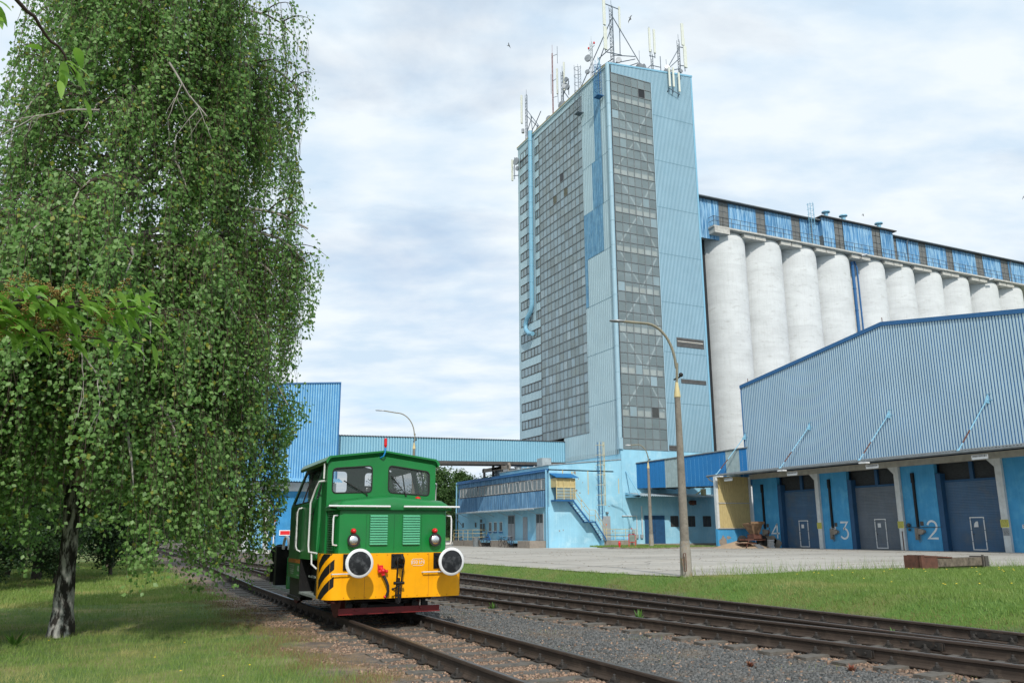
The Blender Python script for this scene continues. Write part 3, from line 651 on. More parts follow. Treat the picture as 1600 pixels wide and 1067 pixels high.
for i in range(len(rings)-1):
    for j in range(kk-1): mb.f.append((i*kk+j, i*kk+j+1, (i+1)*kk+j+1, (i+1)*kk+j)); mb.m.append(0)
b0 = len(mb.v)
mb.add([(CX-1.14, 15.53, 2.165), (CX+1.14, 15.53, 2.165), (CX+1.14, 16.5, 2.165), (CX-1.14, 16.5, 2.165)], [(0, 3, 2, 1)])
mb.quad((CX-1.14, 15.53, 2.165), (CX-1.14, 16.5, 2.165), (CX-1.14, 16.5, 2.24), (CX-1.14, 15.53, 2.17)); mb.quad((CX+1.14, 15.53, 2.165), (CX+1.14, 16.5, 2.165), (CX+1.14, 16.5, 2.24), (CX+1.14, 15.53, 2.17))
mb.build('hood_lid', 'loco_green', lo, smooth=True)
mb = MB()
for x in (hL+.55, CX, hR-.55): mb.box(x-.003, x+.003, 15.594, 15.600, 1.39, 2.10)
mb.box(hL+.15, hR-.15, 15.594, 15.60, 2.10, 2.106); mb.build('panel_gap', 'loco_green_dark', hood)
for x0, x1 in ((4.44, 4.79), (5.09, 5.44)):
    mb = MB(); n = 12; mb.box(x0, x1, 15.590, 15.60, 1.52, 2.09, 1)
    for i in range(n):
        z = 1.525+(.56)*i/n; h = .56/n
        mb.prism([(x0+.005, 15.592, z), (x0+.005, 15.555, z+h*.05), (x0+.005, 15.556, z+h*.45), (x0+.005, 15.592, z+h*.92)], (x0+.005, 0, 0), (x1-.005, 0, 0), 0)
    mb.build('louver', ['louver_mint', 'loco_green_dark'], hood)
mb = MB()
for i in range(18):
    z = 1.42+.043*i; mb.prism([(hL-.002, 15.9, z), (hL-.03, 15.9, z+.005), (hL-.03, 15.9, z+.015), (hL-.002, 15.9, z+.035)], (0, 15.9, 0), (0, 16.3, 0))
mb.build('side_louver', 'loco_green_dark', hood)
for x in (4.12, 5.735):
    mb = MB(); mb.lathe([(.10, 15.60), (.115, 15.53), (.125, 15.50), (.122, 15.485), (.092, 15.483), (.088, 15.50)], (x, 0, 1.61), 'Y', 28, caps=False)
    hl = mb.build('headlight', 'rubber', lo, smooth=True)
    mb = MB(); mb.lathe([(.090, 15.50), (.075, 15.487), (.045, 15.480), (.02, 15.477), (.001, 15.476)], (x, 0, 1.61), 'Y', 24); mb.build('lamp_lens', 'chrome', hl, smooth=True)
    mb = MB(); mb.lathe([(.035, 15.60), (.048, 15.58), (.05, 15.53), (.04, 15.49), (.02, 15.472), (.001, 15.468)], (x, 0, 1.78), 'Y', 20); mb.build('marker_light', 'signal_red', lo, smooth=True)
for x0, x1 in ((3.62, 4.80), (5.07, 6.22)):
    mb = MB(); mb.tube([(x0, 15.47, 2.235), (x1, 15.47, 2.235)], .019, 10)
    for x in (x0+.3, x1-.25): mb.tube([(x, 15.47, 2.235), (x, 15.56, 2.20)], .012, 6)
    mb.build('front_handrail', 'white_paint', lo, smooth=True)
for s in (-1, 1):
    x = CX+s*1.17; mb = MB(); mb.tube([(CX+s*1.09, 15.66, 2.07), (x, 15.63, 2.06), (x+s*.01, 15.62, 2.0), (x+s*.01, 15.62, 1.60), (x, 15.63, 1.53), (CX+s*1.09, 15.66, 1.52)], .016, 8); mb.build('grab_rail', 'white_paint', lo, smooth=True)

# cab
cL, cR = CX-1.135, CX+1.135
def front3(Y): return lambda u, v, d: (u, Y+d, v)
def roofz(x): return 3.20+.17*(1-abs(x-CX)/1.135)
outl = [(cL, 1.05), (cR, 1.05), (cR, 3.12), (cR-.05, 3.22), (CX, 3.36), (cL+.05, 3.22), (cL, 3.12)]
wl = rquad([(3.90, 2.515), (4.70, 2.545), (4.70, 3.07), (3.90, 3.00)], .085); wr = rquad([(5.05, 2.545), (5.93, 2.49), (5.93, 2.98), (5.05, 3.09)], .085)
# rear windows seen through the cab
RW = [rquad([(4.36, 2.66), (4.88, 2.66), (4.88, 3.14), (4.36, 3.14)], .09), rquad([(5.30, 2.66), (5.86, 2.66), (5.86, 3.12), (5.30, 3.12)], .09)]
mb = MB(); holed(mb, outl, [wl, wr], front3(16.45), .03)
cf = mb.build('cab_front', 'loco_green', lo)
RY = 19.15
mb = MB(); holed(mb, [(CX-.93, 2.3), (CX+.93, 2.3), (CX+.93, 3.12), (CX, 3.34), (CX-.93, 3.12)], [[(min(max(a, CX-.9), CX+.9), b) for a, b in w] for w in RW], front3(RY), .03); mb.box(cL+.02, cR-.02, 19.6, 19.64, 1.0, 2.34); mb.box(cL+.02, cR-.02, RY, 19.62, 2.30, 2.33)
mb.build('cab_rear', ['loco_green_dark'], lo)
for w in (wl, wr):
    mb = MB(); mb.tube([(u, 16.447, v) for u, v in w]+[(w[0][0], 16.447, w[0][1])], .014, 6, caps=False); g = mb.build('window_gasket', 'rubber', cf)
    mb = MB(); holed(mb, w, [], front3(16.462), .004); mb.build('windscreen', 'cab_glass', cf)
# side walls: rear part leans inwards above the belt
for s in (-1, 1):
    xb, xt = CX+s*1.20, CX+s*0.985
    def sx(z): return xb if z < 2.32 else xb+(xt-xb)*(z-2.32)/(3.15-2.32)
    side3 = lambda u, v, d: (sx(v)-s*d, u, v)
    # lower and upper panels
    mb = MB()
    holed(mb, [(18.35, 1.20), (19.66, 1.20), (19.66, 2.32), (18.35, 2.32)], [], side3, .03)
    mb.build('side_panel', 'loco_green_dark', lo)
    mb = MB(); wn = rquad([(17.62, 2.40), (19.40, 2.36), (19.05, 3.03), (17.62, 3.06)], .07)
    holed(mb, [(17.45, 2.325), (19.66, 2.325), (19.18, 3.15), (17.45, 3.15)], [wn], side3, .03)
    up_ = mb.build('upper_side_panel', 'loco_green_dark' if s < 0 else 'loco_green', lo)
    mb = MB(); holed(mb, wn, [], lambda u, v, d: (sx(v)-s*(.012+d), u, v), .004); mb.build('side_window', 'cab_glass', up_)
    mb = MB(); mb.tube([(sx(v)+s*.001, u, v) for u, v in wn]+[(sx(wn[0][1])+s*.001, *wn[0])], .012, 6, caps=False)
    mb.bar((sx(2.38)-s*.0, 18.45, 2.38), (sx(3.04), 18.3, 3.04), .03); mb.build('window_gasket', 'rubber', up_)
    # door set in the side
    mb = MB(); dw = rquad([(16.98, 2.42), (17.36, 2.42), (17.36, 3.02), (16.98, 3.02)], .08)
    holed(mb, [(16.90, 1.22), (18.345, 1.22), (18.345, 2.32), (17.44, 2.325), (17.44, 3.13), (16.90, 3.13)], [dw], side3, .03)
    dr = mb.build('cab_door', 'loco_green', lo)
    mb = MB(); holed(mb, dw, [], lambda u, v, d: (sx(v)-s*(.012+d), u, v), .004); mb.build('door_window', 'cab_glass', dr)
    mb = MB(); mb.tube([(xb, 17.28, 2.13), (xb+s*.05, 17.28, 2.13), (xb+s*.05, 17.15, 2.13)], .012, 6); mb.box(xb-.004, xb+s*.012, 17.25, 17.31, 2.0, 2.25); mb.build('door_handle', 'black_paint', dr)
    mb = MB(); mb.box(CX+s*1.135, CX+s*1.10, 16.48, 16.9, 1.05, 3.13); mb.build('corner_post', 'loco_green', lo)
    # long white handrails
    h = CX+s*1.28
    mb = MB(); mb.tube([(CX+s*1.17, 16.58, 3.10), (CX+s*1.17, 16.60, 2.80)], .018, 8); mb.tube([(CX+s*1.15, 16.60, 2.76), (CX+s*1.24, 16.68, 2.75), (h, 16.82, 2.60), (h+s*.05, 16.98, 2.34), (h+s*.05, 17.0, 1.50), (h+s*.04, 16.96, 1.38), (h-s*.06, 16.72, 1.36)], .019, 8)
    mb.tube([(h, 16.9, 1.37), (h-s*.0, 16.86, 1.15), (h-s*.08, 16.74, 1.06)], .018, 8); mb.build('door_handrail', 'white_paint', lo, smooth=True)
    mb = MB(); mb.tube([(xb, 18.4, 2.28), (xb+s*.07, 18.42, 2.26), (xb+s*.09, 18.45, 2.18), (xb+s*.09, 18.45, 1.48), (xb+s*.07, 18.42, 1.40), (xb, 18.40, 1.36)], .017, 8); mb.build('side_handrail', 'white_paint', lo, smooth=True)
    # orange line, lower green skirt, black step box
    mb = MB(); holed(mb, [(18.35, 1.115), (19.66, 1.115), (19.66, 1.20), (18.35, 1.20)], [], lambda u, v, d: (xb-s*d, u, v), .03); mb.build('stripe', 'orange_stripe', lo)
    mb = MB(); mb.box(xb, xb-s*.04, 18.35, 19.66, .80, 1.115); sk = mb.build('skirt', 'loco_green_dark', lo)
    if s < 0:
        mb = MB()
        for r_ in range(5): mb.box(xb-.003, xb, 18.95+.02*r_, 19.5-.03*r_, 1.06-.045*r_, 1.075-.045*r_)
        mb.box(xb-.003, xb, 18.45, 18.62, .86, .875); mb.box(xb-.003, xb, 18.47, 18.60, .95, 1.06)
        mb.build('data_panel', 'plate_grey', sk)
        mb = MB(); mb.box(xb-.005, xb, 18.85, 19.12, 2.02, 2.22); mb.box(xb-.005, xb, 18.85, 19.05, 1.78, 1.92); mb.box(xb-.005, xb, 18.75, 19.1, 1.40, 1.70); mb.build('info_plate', 'plate_grey', lo)
    mb = MB(); mb.box(xb-s*.05, xb-s*.16, 18.38, 19.6, .36, .80); mb.box(xb-s*.0, xb-s*.30, 18.38, 19.6, .36, .42); mb.box(xb-s*.42, xb-s*.46, 16.5, 18.38, .52, 1.25)
    mb.prism([(xb-s*.02, 16.75, .56), (xb-s*.02, 17.0, .56), (xb-s*.02, 16.78, 1.10)], (xb-s*.02, 0, 0), (xb-s*.40, 0, 0)); mb.box(xb, xb-s*.45, 18.33, 18.38, .52, 1.22)
    mb.build('step_box', 'black_paint', lo)
    mb = MB(); mb.box(xb, xb-s*.45, 16.5, 18.35, .50, .545); mb.build('footboard', 'tread', lo)
    mb = MB(); mb.box(xb-s*.06, xb-s*.42, 17.1, 17.75, .865, .895); mb.build('step', 'tread', lo)
    mb = MB(); mb.box(xb, xb-s*.10, 16.55, 16.62, 1.02, 1.12); mb.build('side_lamp', 'orange_lens', lo)
mb = MB(); holed(mb, [(cL+.02, 16.48), (cR-.02, 16.48), (cR-.02, 19.62), (cL+.02, 19.62)], [], lambda u, v, d: (u, v, 1.30+d), .03)
mb.box(4.15, 5.7, 16.6, 17.0, 1.33, 2.45); mb.build('cab_floor', 'cab_inside', lo)
mb = MB(); mb.box(4.55, 5.02, 16.66, 16.90, 2.45, 2.68)
mb.build('control_desk', 'black_paint', lo)
mb = MB()
for gx, gz in ((4.68, 2.60), (4.90, 2.60), (4.79, 2.72)): mb.lathe([(.05, 16.66), (.05, 16.63), (.042, 16.625)], (gx, 0, gz), 'Y', 16)
mb.build('gauge', 'chrome', lo)
mb = MB(); mb.tube([(5.75, 18.7, 1.33), (5.75, 18.7, 2.0)], .05, 8); mb.box(5.5, 5.98, 18.5, 18.95, 2.0, 2.1); mb.box(5.52, 5.96, 18.88, 18.95, 2.1, 2.75); mb.build('driver_seat', 'rubber', lo)
# roof
mb = MB()
def rz(t):      # t in -1..1 across
    a = abs(t); return 3.385-.155*a if a < .93 else 3.385-.155*.93-((a-.93)/.07)**1.5*.10
ts = [-1, -.985, -.96, -.93, -.8, -.5, 0, .5, .8, .93, .96, .985, 1]; hwr = 1.20
rr_ = [(16.36, 0), (16.36, .0), (19.22, 0)]
for y in (16.36, 19.25):
    for t in ts: mb.v.append((CX+hwr*t*(1.0 if y < 17 else .93), y, rz(t)))
for y in (16.36, 19.25):
    for t in ts: mb.v.append((CX+hwr*t*.975*(1.0 if y < 17 else .93), y, rz(t)-.035-(.02 if abs(t) > .96 else 0)))
k = len(ts)
for j in range(k-1): mb.f += [(j, j+1, k+j+1, k+j), (2*k+j, 3*k+j, 3*k+j+1, 2*k+j+1), (j, 2*k+j, 2*k+j+1, j+1), (k+j, k+j+1, 3*k+j+1, 3*k+j)]; mb.m += [0]*4
mb.f += [(0, k, 3*k, 2*k), (k-1, 3*k-1, 4*k-1, 2*k-1)]; mb.m += [0, 0]
mb.build('roof', 'loco_green', lo, smooth=True)
# visor strip under the roof front edge
mb = MB(); xs_ = [CX+1.15*t for t in (-1, -.93, -.5, 0, .5, .93, 1)]
for i in range(6):
    a, b = xs_[i], xs_[i+1]; za, zb = rz((a-CX)/1.2)-.03, rz((b-CX)/1.2)-.03
    mb.quad((a, 16.36, za), (b, 16.36, zb), (b, 16.45, zb-.085), (a, 16.45, za-.085))
mb.build('roof_visor', 'loco_green_dark', lo)
# beacon
mb = MB(); mb.tube([(4.86, 16.44, 3.24), (4.90, 16.36, 3.27), (4.925, 16.34, 3.34), (4.93, 16.34, 3.46)], .017, 8); bs = mb.build('lamp_stalk', 'signal_blue', lo, smooth=True)
mb = MB(); mb.lathe([(.018, 3.44), (.026, 3.47), (.034, 3.485), (.034, 3.50), (.030, 3.505), (.032, 3.60), (.030, 3.625), (.01, 3.635)], (4.93, 16.34, 0), n=16); mb.build('roof_lamp', 'signal_red', bs, smooth=True)
for p0, p1 in (((4.60, 16.42, 2.50), (4.12, 16.42, 2.76)), ((5.42, 16.42, 2.50), (5.10, 16.42, 2.88))):
    mb = MB(); mb.ball((p0[0], 16.43, p0[2]-.01), .02); mb.tube([p0, ((p0[0]+p1[0])/2, 16.42, (p0[2]+p1[2])/2)], .009, 6); mb.tube([(p0[0]*.6+p1[0]*.4, 16.425, p0[2]*.6+p1[2]*.4), p1], .012, 6); mb.build('wiper', 'rubber', lo)
mb = MB(); mb.lathe([(.06, 2.40), (.055, 2.44), (.02, 2.46)], (5.60, 16.2, 0), n=12); mb.build('filler_cap', 'signal_red', lo)
# rear platform
mb = MB(); mb.box(3.78, 6.08, 19.66, 21.95, .44, .50); mb.build('rear_deck', 'tread', lo)
mb = MB(); mb.box(4.12, 5.74, 19.75, 21.9, .50, 1.44); mb.box(3.80, 4.12, 21.6, 21.9, .50, 1.44); mb.build('rear_bulkhead', 'black_paint', lo)
mb = MB(); mb.lathe([(.01, .50), (.19, .50), (.19, 1.18), (.17, 1.22), (.01, 1.23)], (3.98, 20.1, 0), n=24); mb.build('tank', 'loco_green', lo, smooth=True)
mb = MB(); pth = [(3.95, 21.2+.36*math.cos(a), 1.36+.30*math.sin(a)) for a in np.linspace(0, math.pi, 14)]; mb.tube(pth, .035, 8); mb.build('rear_hoop', 'white_paint', lo, smooth=True)
mb = MB()
for s in (-1, 1): mb.lathe([(.25, 22.6), (.25, 22.57), (.08, 22.56), (.10, 22.0)], (CX+s*.875, 0, 1.22), 'Y', 20)
mb.box(CX-1.2, CX+1.2, 21.95, 22.0, .565, 1.0); mb.build('rear_beam', 'black_paint', lo)
# ================================================================ grain tower
TX, TY0, TY1, TX1 = 40.28, 62.0, 82.3, 50.55
PA, PB = ('A', TX), ('B', TY0)
tw = thing('grain_tower', (TX, TY0, .45), 'tall pale blue grain elevator tower with glazed bays and antennas on its roof', 'tower')
def roof_z(x): return 47.0+(x-TX)*.108
mb = MB(); mb.box(TX+.0, TX1, TY0, TY1, .1, 8.92)
mb.build('base_wall', 'pale_wall', tw)
# structure core behind glass: dark volume
mb = MB(); mb.box(TX+1.6, TX1-.2, TY0+1.5, TY1-.2, 8.9, 46.9); mb.build('core', 'dark_inside', tw)
# front face: window bay X 40.54-45.36, cladding to the right
mb = MB()
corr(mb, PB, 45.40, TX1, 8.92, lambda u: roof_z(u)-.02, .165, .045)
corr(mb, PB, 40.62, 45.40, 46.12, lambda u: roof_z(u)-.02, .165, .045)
for z in (13.37, 18.23, 23.1, 27.96, 32.75, 37.7, 42.6): mb.box(45.42, TX1-.02, TY0-.052, TY0-.044, z, z+.035, 2)
mb.wbox(PB, 45.37, 45.43, 8.92, 46.1, 0, .06, 0)
mb.build('front_cladding', ['clad_pale_rib', 'clad_pale', 'seam'], tw)
def bay(plane, u0, u1, nc, z0, z1, nr, gmat, parent, special=None, tilt=.006, name='glazed_wall'):
    mb = MB(); du = (u1-u0)/nc; dz = (z1-z0)/nr; rr = random.Random(5); special = special or {}
    P = lambda u, z, o: (plane[1]-o, u, z) if plane[0] == 'A' else (u, plane[1]-o, z)
    for _ in range(nr*nc//22): special.setdefault((rr.randrange(nr), rr.randrange(nc)), 3 if gmat == 'glass_front' else 5)
    for r in range(nr):
        for c in range(nc):
            ua, ub = u0+c*du+.03, u0+(c+1)*du-.03; za, zb = z0+r*dz+.03, z0+(r+1)*dz-.03
            o = [rr.uniform(-tilt, tilt) for _ in range(4)]
            mb.quad(P(ua, za, o[0]), P(ub, za, o[1]), P(ub, zb, o[2]), P(ua, zb, o[3]), special.get((r, c), 0))
    g = mb.build(name, [gmat, 'glass_open', 'glass_brown', 'glass_left', 'window_dark', 'glass_pale'], parent)
    mb = MB()
    for r in range(nr+1): mb.wbox(plane, u0-.04, u1+.04, z0+r*dz-.035, z0+r*dz+.035, -.05, .045, 0)
    for c in range(nc+1): mb.wbox(plane, u0+c*du-.032, u0+c*du+.032, z0, z1, -.05, .03, 0)
    mb.build('window_frame', 'frame_grey', g)
    return g
gz0, gz1, gnr = 8.95, 46.1, 38
fg = bay(PB, 40.60, 45.37, 6, gz0, gz1, gnr, 'glass_front', tw, {(36, 4): 1, (3, 4): 4})
dz = (gz1-gz0)/gnr
for r in range(3, gnr, 4):            # slabs and white parapets inside, one per floor
    mb = MB(); mb.box(40.65, 45.32, TY0+.16, TY0+.30, gz0+(r-.0)*dz+.05, gz0+r*dz+.60); mb.build('floor_parapet', 'slab_light', fg)
mb = MB()
for i, r in enumerate(range(3, gnr-3, 4)):
    z0_ = gz0+(r+.75)*dz; z1_ = gz0+(r+4)*dz; ya = TY0+.5
    pa, pb = ((41.0, z1_), (43.2, z0_)) if i % 2 else ((43.2, z1_), (41.0, z0_))
    pc, pd = ((45.2, z1_), (43.4, z0_)) if i % 2 else ((43.4, z1_), (45.2, z0_))
    for a, b in ((pa, pb), (pc, pd)):
        mb.tube([(a[0], ya-.40, a[1]), (b[0], ya-.40, b[1])], .085, 4)
mb.build('brace', 'brace_paint', fg)
mb = MB()
for z in np.arange(10, 46, 3.9): mb.box(41.4, 44.6, TY0+1.1, TY0+1.2, z, z+.15)
mb.build('inner_beam', 'frame_light', fg)
# left face
mb = MB()
corr(mb, PA, TY0+.25, 67.24, 8.5, lambda u: 46.75, .33, .03)
corr(mb, PA, 67.24, 72.2, 8.5, 10.92, .33, .03)
corr(mb, PA, 67.24, 77.9, 46.12, 46.75, .33, .03)
corr(mb, PA, 77.93, 78.72, 24.5, 46.7, .4, .015)
for z in (13.37, 18.23, 23.1, 27.96, 32.75, 37.7, 42.6): mb.box(TX-.037, TX-.028, TY0+.25, 67.24, z, z+.035, 2)
mb.build('left_cladding', ['clad_left', 'clad_left', 'seam'], tw)
mb = MB()
for u0, u1, z0, z1 in ((63.5, 64.75, 37.74, 46.75), (63.46, 65.38, 32.79, 37.70), (63.6, 67.2, 28.0, 32.75), (66.68, 67.2, 23.14, 28.0)):
    corr(mb, ('A', TX-.034), u0, u1, z0, z1, .33, .02)
mb.build('repainted_cladding', ['clad_patch', 'clad_patch'], tw)
lg = bay(PA, 67.27, 76.85, 12, 10.95, 46.1, 36, 'glass_left', tw, {(28, 5): 1, (26, 4): 2, (26, 7): 2}, tilt=.012)
# narrow strip between: windows and pale panels on alternate levels
def strip_window(u0, u1, z0, z1, nc):
    mb = MB(); rr = random.Random(int(z0*7)); du = (u1-u0)/nc
    for c in range(nc):
        ua, ub = u0+c*du+.03, u0+(c+1)*du-.03; o = [rr.uniform(-.012, .012) for _ in range(4)]
        mb.quad((TX-o[0], ua, z0+.04), (TX-o[1], ub, z0+.04), (TX-o[2], ub, z1-.04), (TX-o[3], ua, z1-.04))
    w = mb.build('window', 'glass_left', tw)
    mb = MB(); mb.wbox(PA, u0, u1, z0-.05, z0+.04, -.05, .05); mb.wbox(PA, u0, u1, z1-.04, z1+.05, -.05, .04)
    for c in range(nc+1): mb.wbox(PA, u0+c*du-.03, u0+c*du+.03, z0, z1, -.05, .03)
    mb.build('window_frame', 'frame_dark', w)
mb = MB()
for i in range(18):
    zt = 11.72+1.955*i+.02; zb = zt+.0     # top edge of window i
    if zt > 45.2: break
    if zt < 25.4:
        strip_window(76.95, 81.75, zt-.93, zt, 6)
        corr(mb, PA, 76.93, TY1, zt+.05, zt+1.955-.98, .33, .03)
    else:
        strip_window(78.75, 81.75, zt-.93, zt, 4); strip_window(76.93, 77.9, zt-.93, zt, 2)
        corr(mb, PA, 78.6, TY1, zt+.05, zt+1.955-.98, .33, .03); corr(mb, PA, 76.93, 78.0, zt+.05, zt+1.955-.98, .33, .03)
ztop = 11.74+1.955*17
mb.wbox(PA, 78.6, TY1, ztop+1.0, 46.75, -.02, .03); mb.wbox(PA, 81.75, TY1, 10, 46.75, -.02, .02)
strip_window(78.9, 81.6, 45.0-.1, 45.8, 4)
mb.build('strip_cladding', ['clad_left', 'clad_left'], tw)
mb = MB(); mb.wbox(PA, 72.2, TY1, 8.9, 10.2, -.02, .01); mb.box(TX+.1, TX1, TY1-.1, TY1, 8.9, 46.7); mb.box(TX1-.1, TX1, TY0+.1, TY1, 8.9, 46.7)
mb.build('rear_cladding', 'clad_left', tw)
# duct down the left face with a hooked end
mb = MB(); mb.tube([(TX-.35, 78.4, 47.3), (TX-.35, 78.4, 26.4), (TX-.36, 78.7, 25.6), (TX-.38, 79.6, 25.0), (TX-.38, 80.0, 24.4), (TX-.38, 79.9, 23.8), (TX-.36, 79.2, 23.2), (TX-.35, 78.3, 23.0)], .25, 10)
for z in np.arange(27, 47, 1.9): mb.lathe([(.275, z), (.275, z+.08)], (TX-.35, 78.4, 0), n=10)
mb.build('duct', 'trim_blue', tw, smooth=True)
mb = MB(); cxp, cyp = TX-.02, TY0+.02
mb.tube([(cxp, cyp, 9.9), (cxp, cyp, 47.0)], .22, 10)
for z in np.arange(11.0, 46.9, 2.43): mb.lathe([(.245, z), (.245, z+.05)], (cxp, cyp, 0), n=10)
mb.box(cxp-.2, cxp+.2, cyp-.18, cyp+.2, 8.9, 9.9)
mb.build('corner_pipe', 'clad_pale_rib', tw, smooth=True)
mb = MB(); mb.box(TX1-.12, TX1+.06, TY0-.07, TY0+.1, 8.9, 48.0); mb.prism([(TX-.1, TY0-.09, 46.95), (TX1+.12, TY0-.09, roof_z(TX1)-.02), (TX1+.12, TY0-.09, roof_z(TX1)+.17), (TX-.1, TY0-.09, 47.12)], (0, TY0-.09, 0), (0, TY0+.1, 0))
mb.build('roof_edge', 'trim_blue', tw)
mb = MB(); mb.box(TX-.12, TX+.05, TY0-.05, TY1+.1, 46.75, 46.98, 1); mb.box(TX-.16, TX-.10, TY0-.05, TY1+.1, 46.94, 47.03, 0); mb.build('gutter', ['cream', 'clad_left'], tw)
mb = MB(); mb.add([(TX, TY0, 47.0), (TX1, TY0, roof_z(TX1)), (TX1, TY1, roof_z(TX1)), (TX, TY1, 47.0)], [(0, 1, 2, 3)]); mb.build('roof', 'dark_gap', tw)
for (x0, x1, z0, z1, n) in ((46.95, 50.15, 18.85, 19.75, 4), (47.25, 50.15, 15.35, 15.75, 2), (45.5, 46.6, 8.98, 9.45, 2)):
    mb = MB(); mb.box(x0, x1, TY0-.075, TY0-.046, z0, z1, 0)
    for i in range(n): mb.box(x0, x1, TY0-.10, TY0-.05, z0+(z1-z0)*(i+.5)/n, z0+(z1-z0)*(i+.5)/n+.05, 1)
    if n == 4: mb.box(x0+.1, x1-.1, TY0-.085, TY0-.06, z0+.50, z0+.56, 2)
    mb.build('louvre_vent', ['frame_dark', 'frame_grey', 'slab_light'], tw)
# strip under the left cladding and lean-to base in front of it
mb = MB(); mb.wbox(PA, TY0+.0, 72.1, 7.9, 8.5, -.02, -.005); mb.build('wall_strip', 'clad_left', tw)
for y, zb, zt, off in ((67.0, 44.0, 49.4, .4), (63.1, 43.9, 47.3, .3)):
    mb = MB()
    for d in (-.22, .22): mb.tube([(TX-.25, y+d, zb), (TX-.25, y+d, zt)], .025, 5)
    for z in np.arange(zb, zt, .3): mb.tube([(TX-.25, y-.22, z), (TX-.25, y+.22, z)], .014, 4)
    for z in np.arange(zb+.6, zt, .9):
        pts = [(TX-.25-.65*math.sin(a), y+.38*math.cos(a), z) for a in np.linspace(0, math.pi, 9)]; mb.tube(pts, .022, 4)
    for a in (.6, 1.57, 2.5): mb.tube([(TX-.25-.65*math.sin(a), y+.38*math.cos(a), zb+.6), (TX-.25-.65*math.sin(a), y+.38*math.cos(a), zt)], .018, 4)
    mb.box(TX-.8, TX-.1, y-.4, y+.4, zb-.1, zb-.02)
    mb.build('caged_ladder', 'edge_blue' if y < 65 else 'lattice', tw)

# lean-to base building, wall Y = 62, X 32.95..40.28
lt = thing('lean_to_building', (32.95, 62, .45), 'low pale blue lean-to with peeling paint and an outside steel staircase', 'building')
mb = MB(); mb.prism([(33.03, 62, .1), (40.26, 62, .1), (40.26, 62, 7.96), (33.03, 62, 7.25)], (0, 62, 0), (0, 72.0, 0))
wl_ = mb.build('wall', 'pale_wall', lt)
mb = MB(); mb.prism([(32.95, 61.93, 7.26), (40.26, 61.93, 7.97), (40.26, 61.93, 8.03), (32.95, 61.93, 7.32)], (0, 61.93, 0), (0, 72.0, 0)); mb.build('roof', 'frame_light', lt)
mb = MB(); rr = random.Random(11)
for x, z, s in ((35.5, 6.7, .28), (35.45, 5.4, .2), (35.6, 5.2, .25), (36.1, 4.35, .22), (36.45, 3.9, .14), (35.9, 6.2, .12), (36.0, 5.0, .15), (38.9, 3.9, .14), (34.3, 1.9, .12), (33.95, 1.85, .12), (39.2, 1.8, .15), (36.3, 5.9, .1)):
    pts = []; n = 9
    for i in range(n): a = 2*math.pi*i/n; r = s*rr.uniform(.4, 1.1)*.6; pts.append((x+r*math.cos(a), 61.996, z+r*math.sin(a)*rr.uniform(.6, 1.4)))
    mb.add(pts, [tuple(range(n))])
mb.build('peeled_paint', 'bare_concrete', wl_)
mb = MB()
for x, z0, z1, w in ((34.3, 5.8, 6.9, .10), (35.2, 5.2, 6.8, .12), (39.9, 5.0, 6.3, .07), (36.8, 4.9, 6.9, .08)):
    mb.box(x, x+w, 61.994, 61.997, z0, z1)
mb.build('rust_stain', 'cream', wl_)

# front details of the tower base: raised platform, doors, windows, pipes
ft = tw
mb = MB(); mb.box(37.9, 41.2, 61.35, 62, .3, 1.06, 0); mb.box(37.9, 41.2, 61.33, 61.36, .6, 1.06, 1); mb.build('platform', ['pale_wall', 'bare_concrete'], lt)
mb = MB(); mb.wbox(PB, 38.15, 38.95, 1.08, 3.08, .0, .045); dd = mb.build('door', 'door_grey', lt); mb = MB(); mb.wbox(PB, 38.48, 38.58, 2.3, 2.42, .045, .05); mb.build('warning_label', 'orange_lens', dd)
mb = MB(); mb.ball((38.6, 61.8, 3.35), .1); mb.box(38.5, 38.7, 61.8, 62, 3.3, 3.45); mb.build('wall_lamp', 'galv', lt)
def railing(name, pts, h, matn, parent, n=2, posts=None):
    """handrail along a polyline of floor points"""
    mb = MB(); P = [Vector(p) for p in pts]
    for k in range(n+1):
        z = h*(1-k/(n+1)); mb.tube([p+Vector((0, 0, z)) for p in P], .022, 5)
    for a, b in zip(P[:-1], P[1:]):
        m_ = max(1, int(round((b-a).length/1.1)))
        for i in range(m_+1): q = a.lerp(b, i/m_); mb.tube([q, q+Vector((0, 0, h))], .022, 5)
    return mb.build(name, matn, parent)
railing('railing', [(37.97, 61.38, 1.06), (41.15, 61.38, 1.06)], .92, 'cream', lt)
# staircase
mb = MB()
def flight(x0, z0, x1, z1):
    for y in (61.02, 61.88): mb.prism([(x0, y, z0-.14), (x1, y, z1-.14), (x1, y, z1+.06), (x0, y, z0+.06)], (0, y, 0), (0, y+.04, 0), 0)
    n = int(abs(z1-z0)/.2)
    for i in range(n): t = (i+.5)/n; x = x0+(x1-x0)*t; z = z0+(z1-z0)*t; mb.box(x-.12, x+.10, 61.05, 61.9, z-.01, z+.02, 1)
flight(34.75, 4.36, 36.3, 2.62); flight(36.85, 2.62, 37.95, 1.10)
mb.box(36.2, 36.95, 61.0, 61.98, 2.54, 2.62, 0); mb.box(33.15, 34.85, 61.0, 61.98, 4.26, 4.38, 0)
mb.build('staircase', ['edge_blue', 'frame_light'], lt)
railing('stair_railing', [(34.8, 61.02, 4.38), (36.3, 61.02, 2.64), (36.88, 61.02, 2.64), (37.95, 61.02, 1.1)], .93, 'cream', lt, 1)
mb = MB(); mb.box(33.42, 34.98, 61.06, 61.09, 5.40, 6.15, 0); mb.box(33.18, 33.21, 61.06, 62, 5.40, 6.15, 0); mb.box(33.2, 34.98, 61.04, 61.07, 4.42, 5.36, 1); mb.box(33.2, 33.44, 61.06, 61.09, 5.4, 6.15, 0)
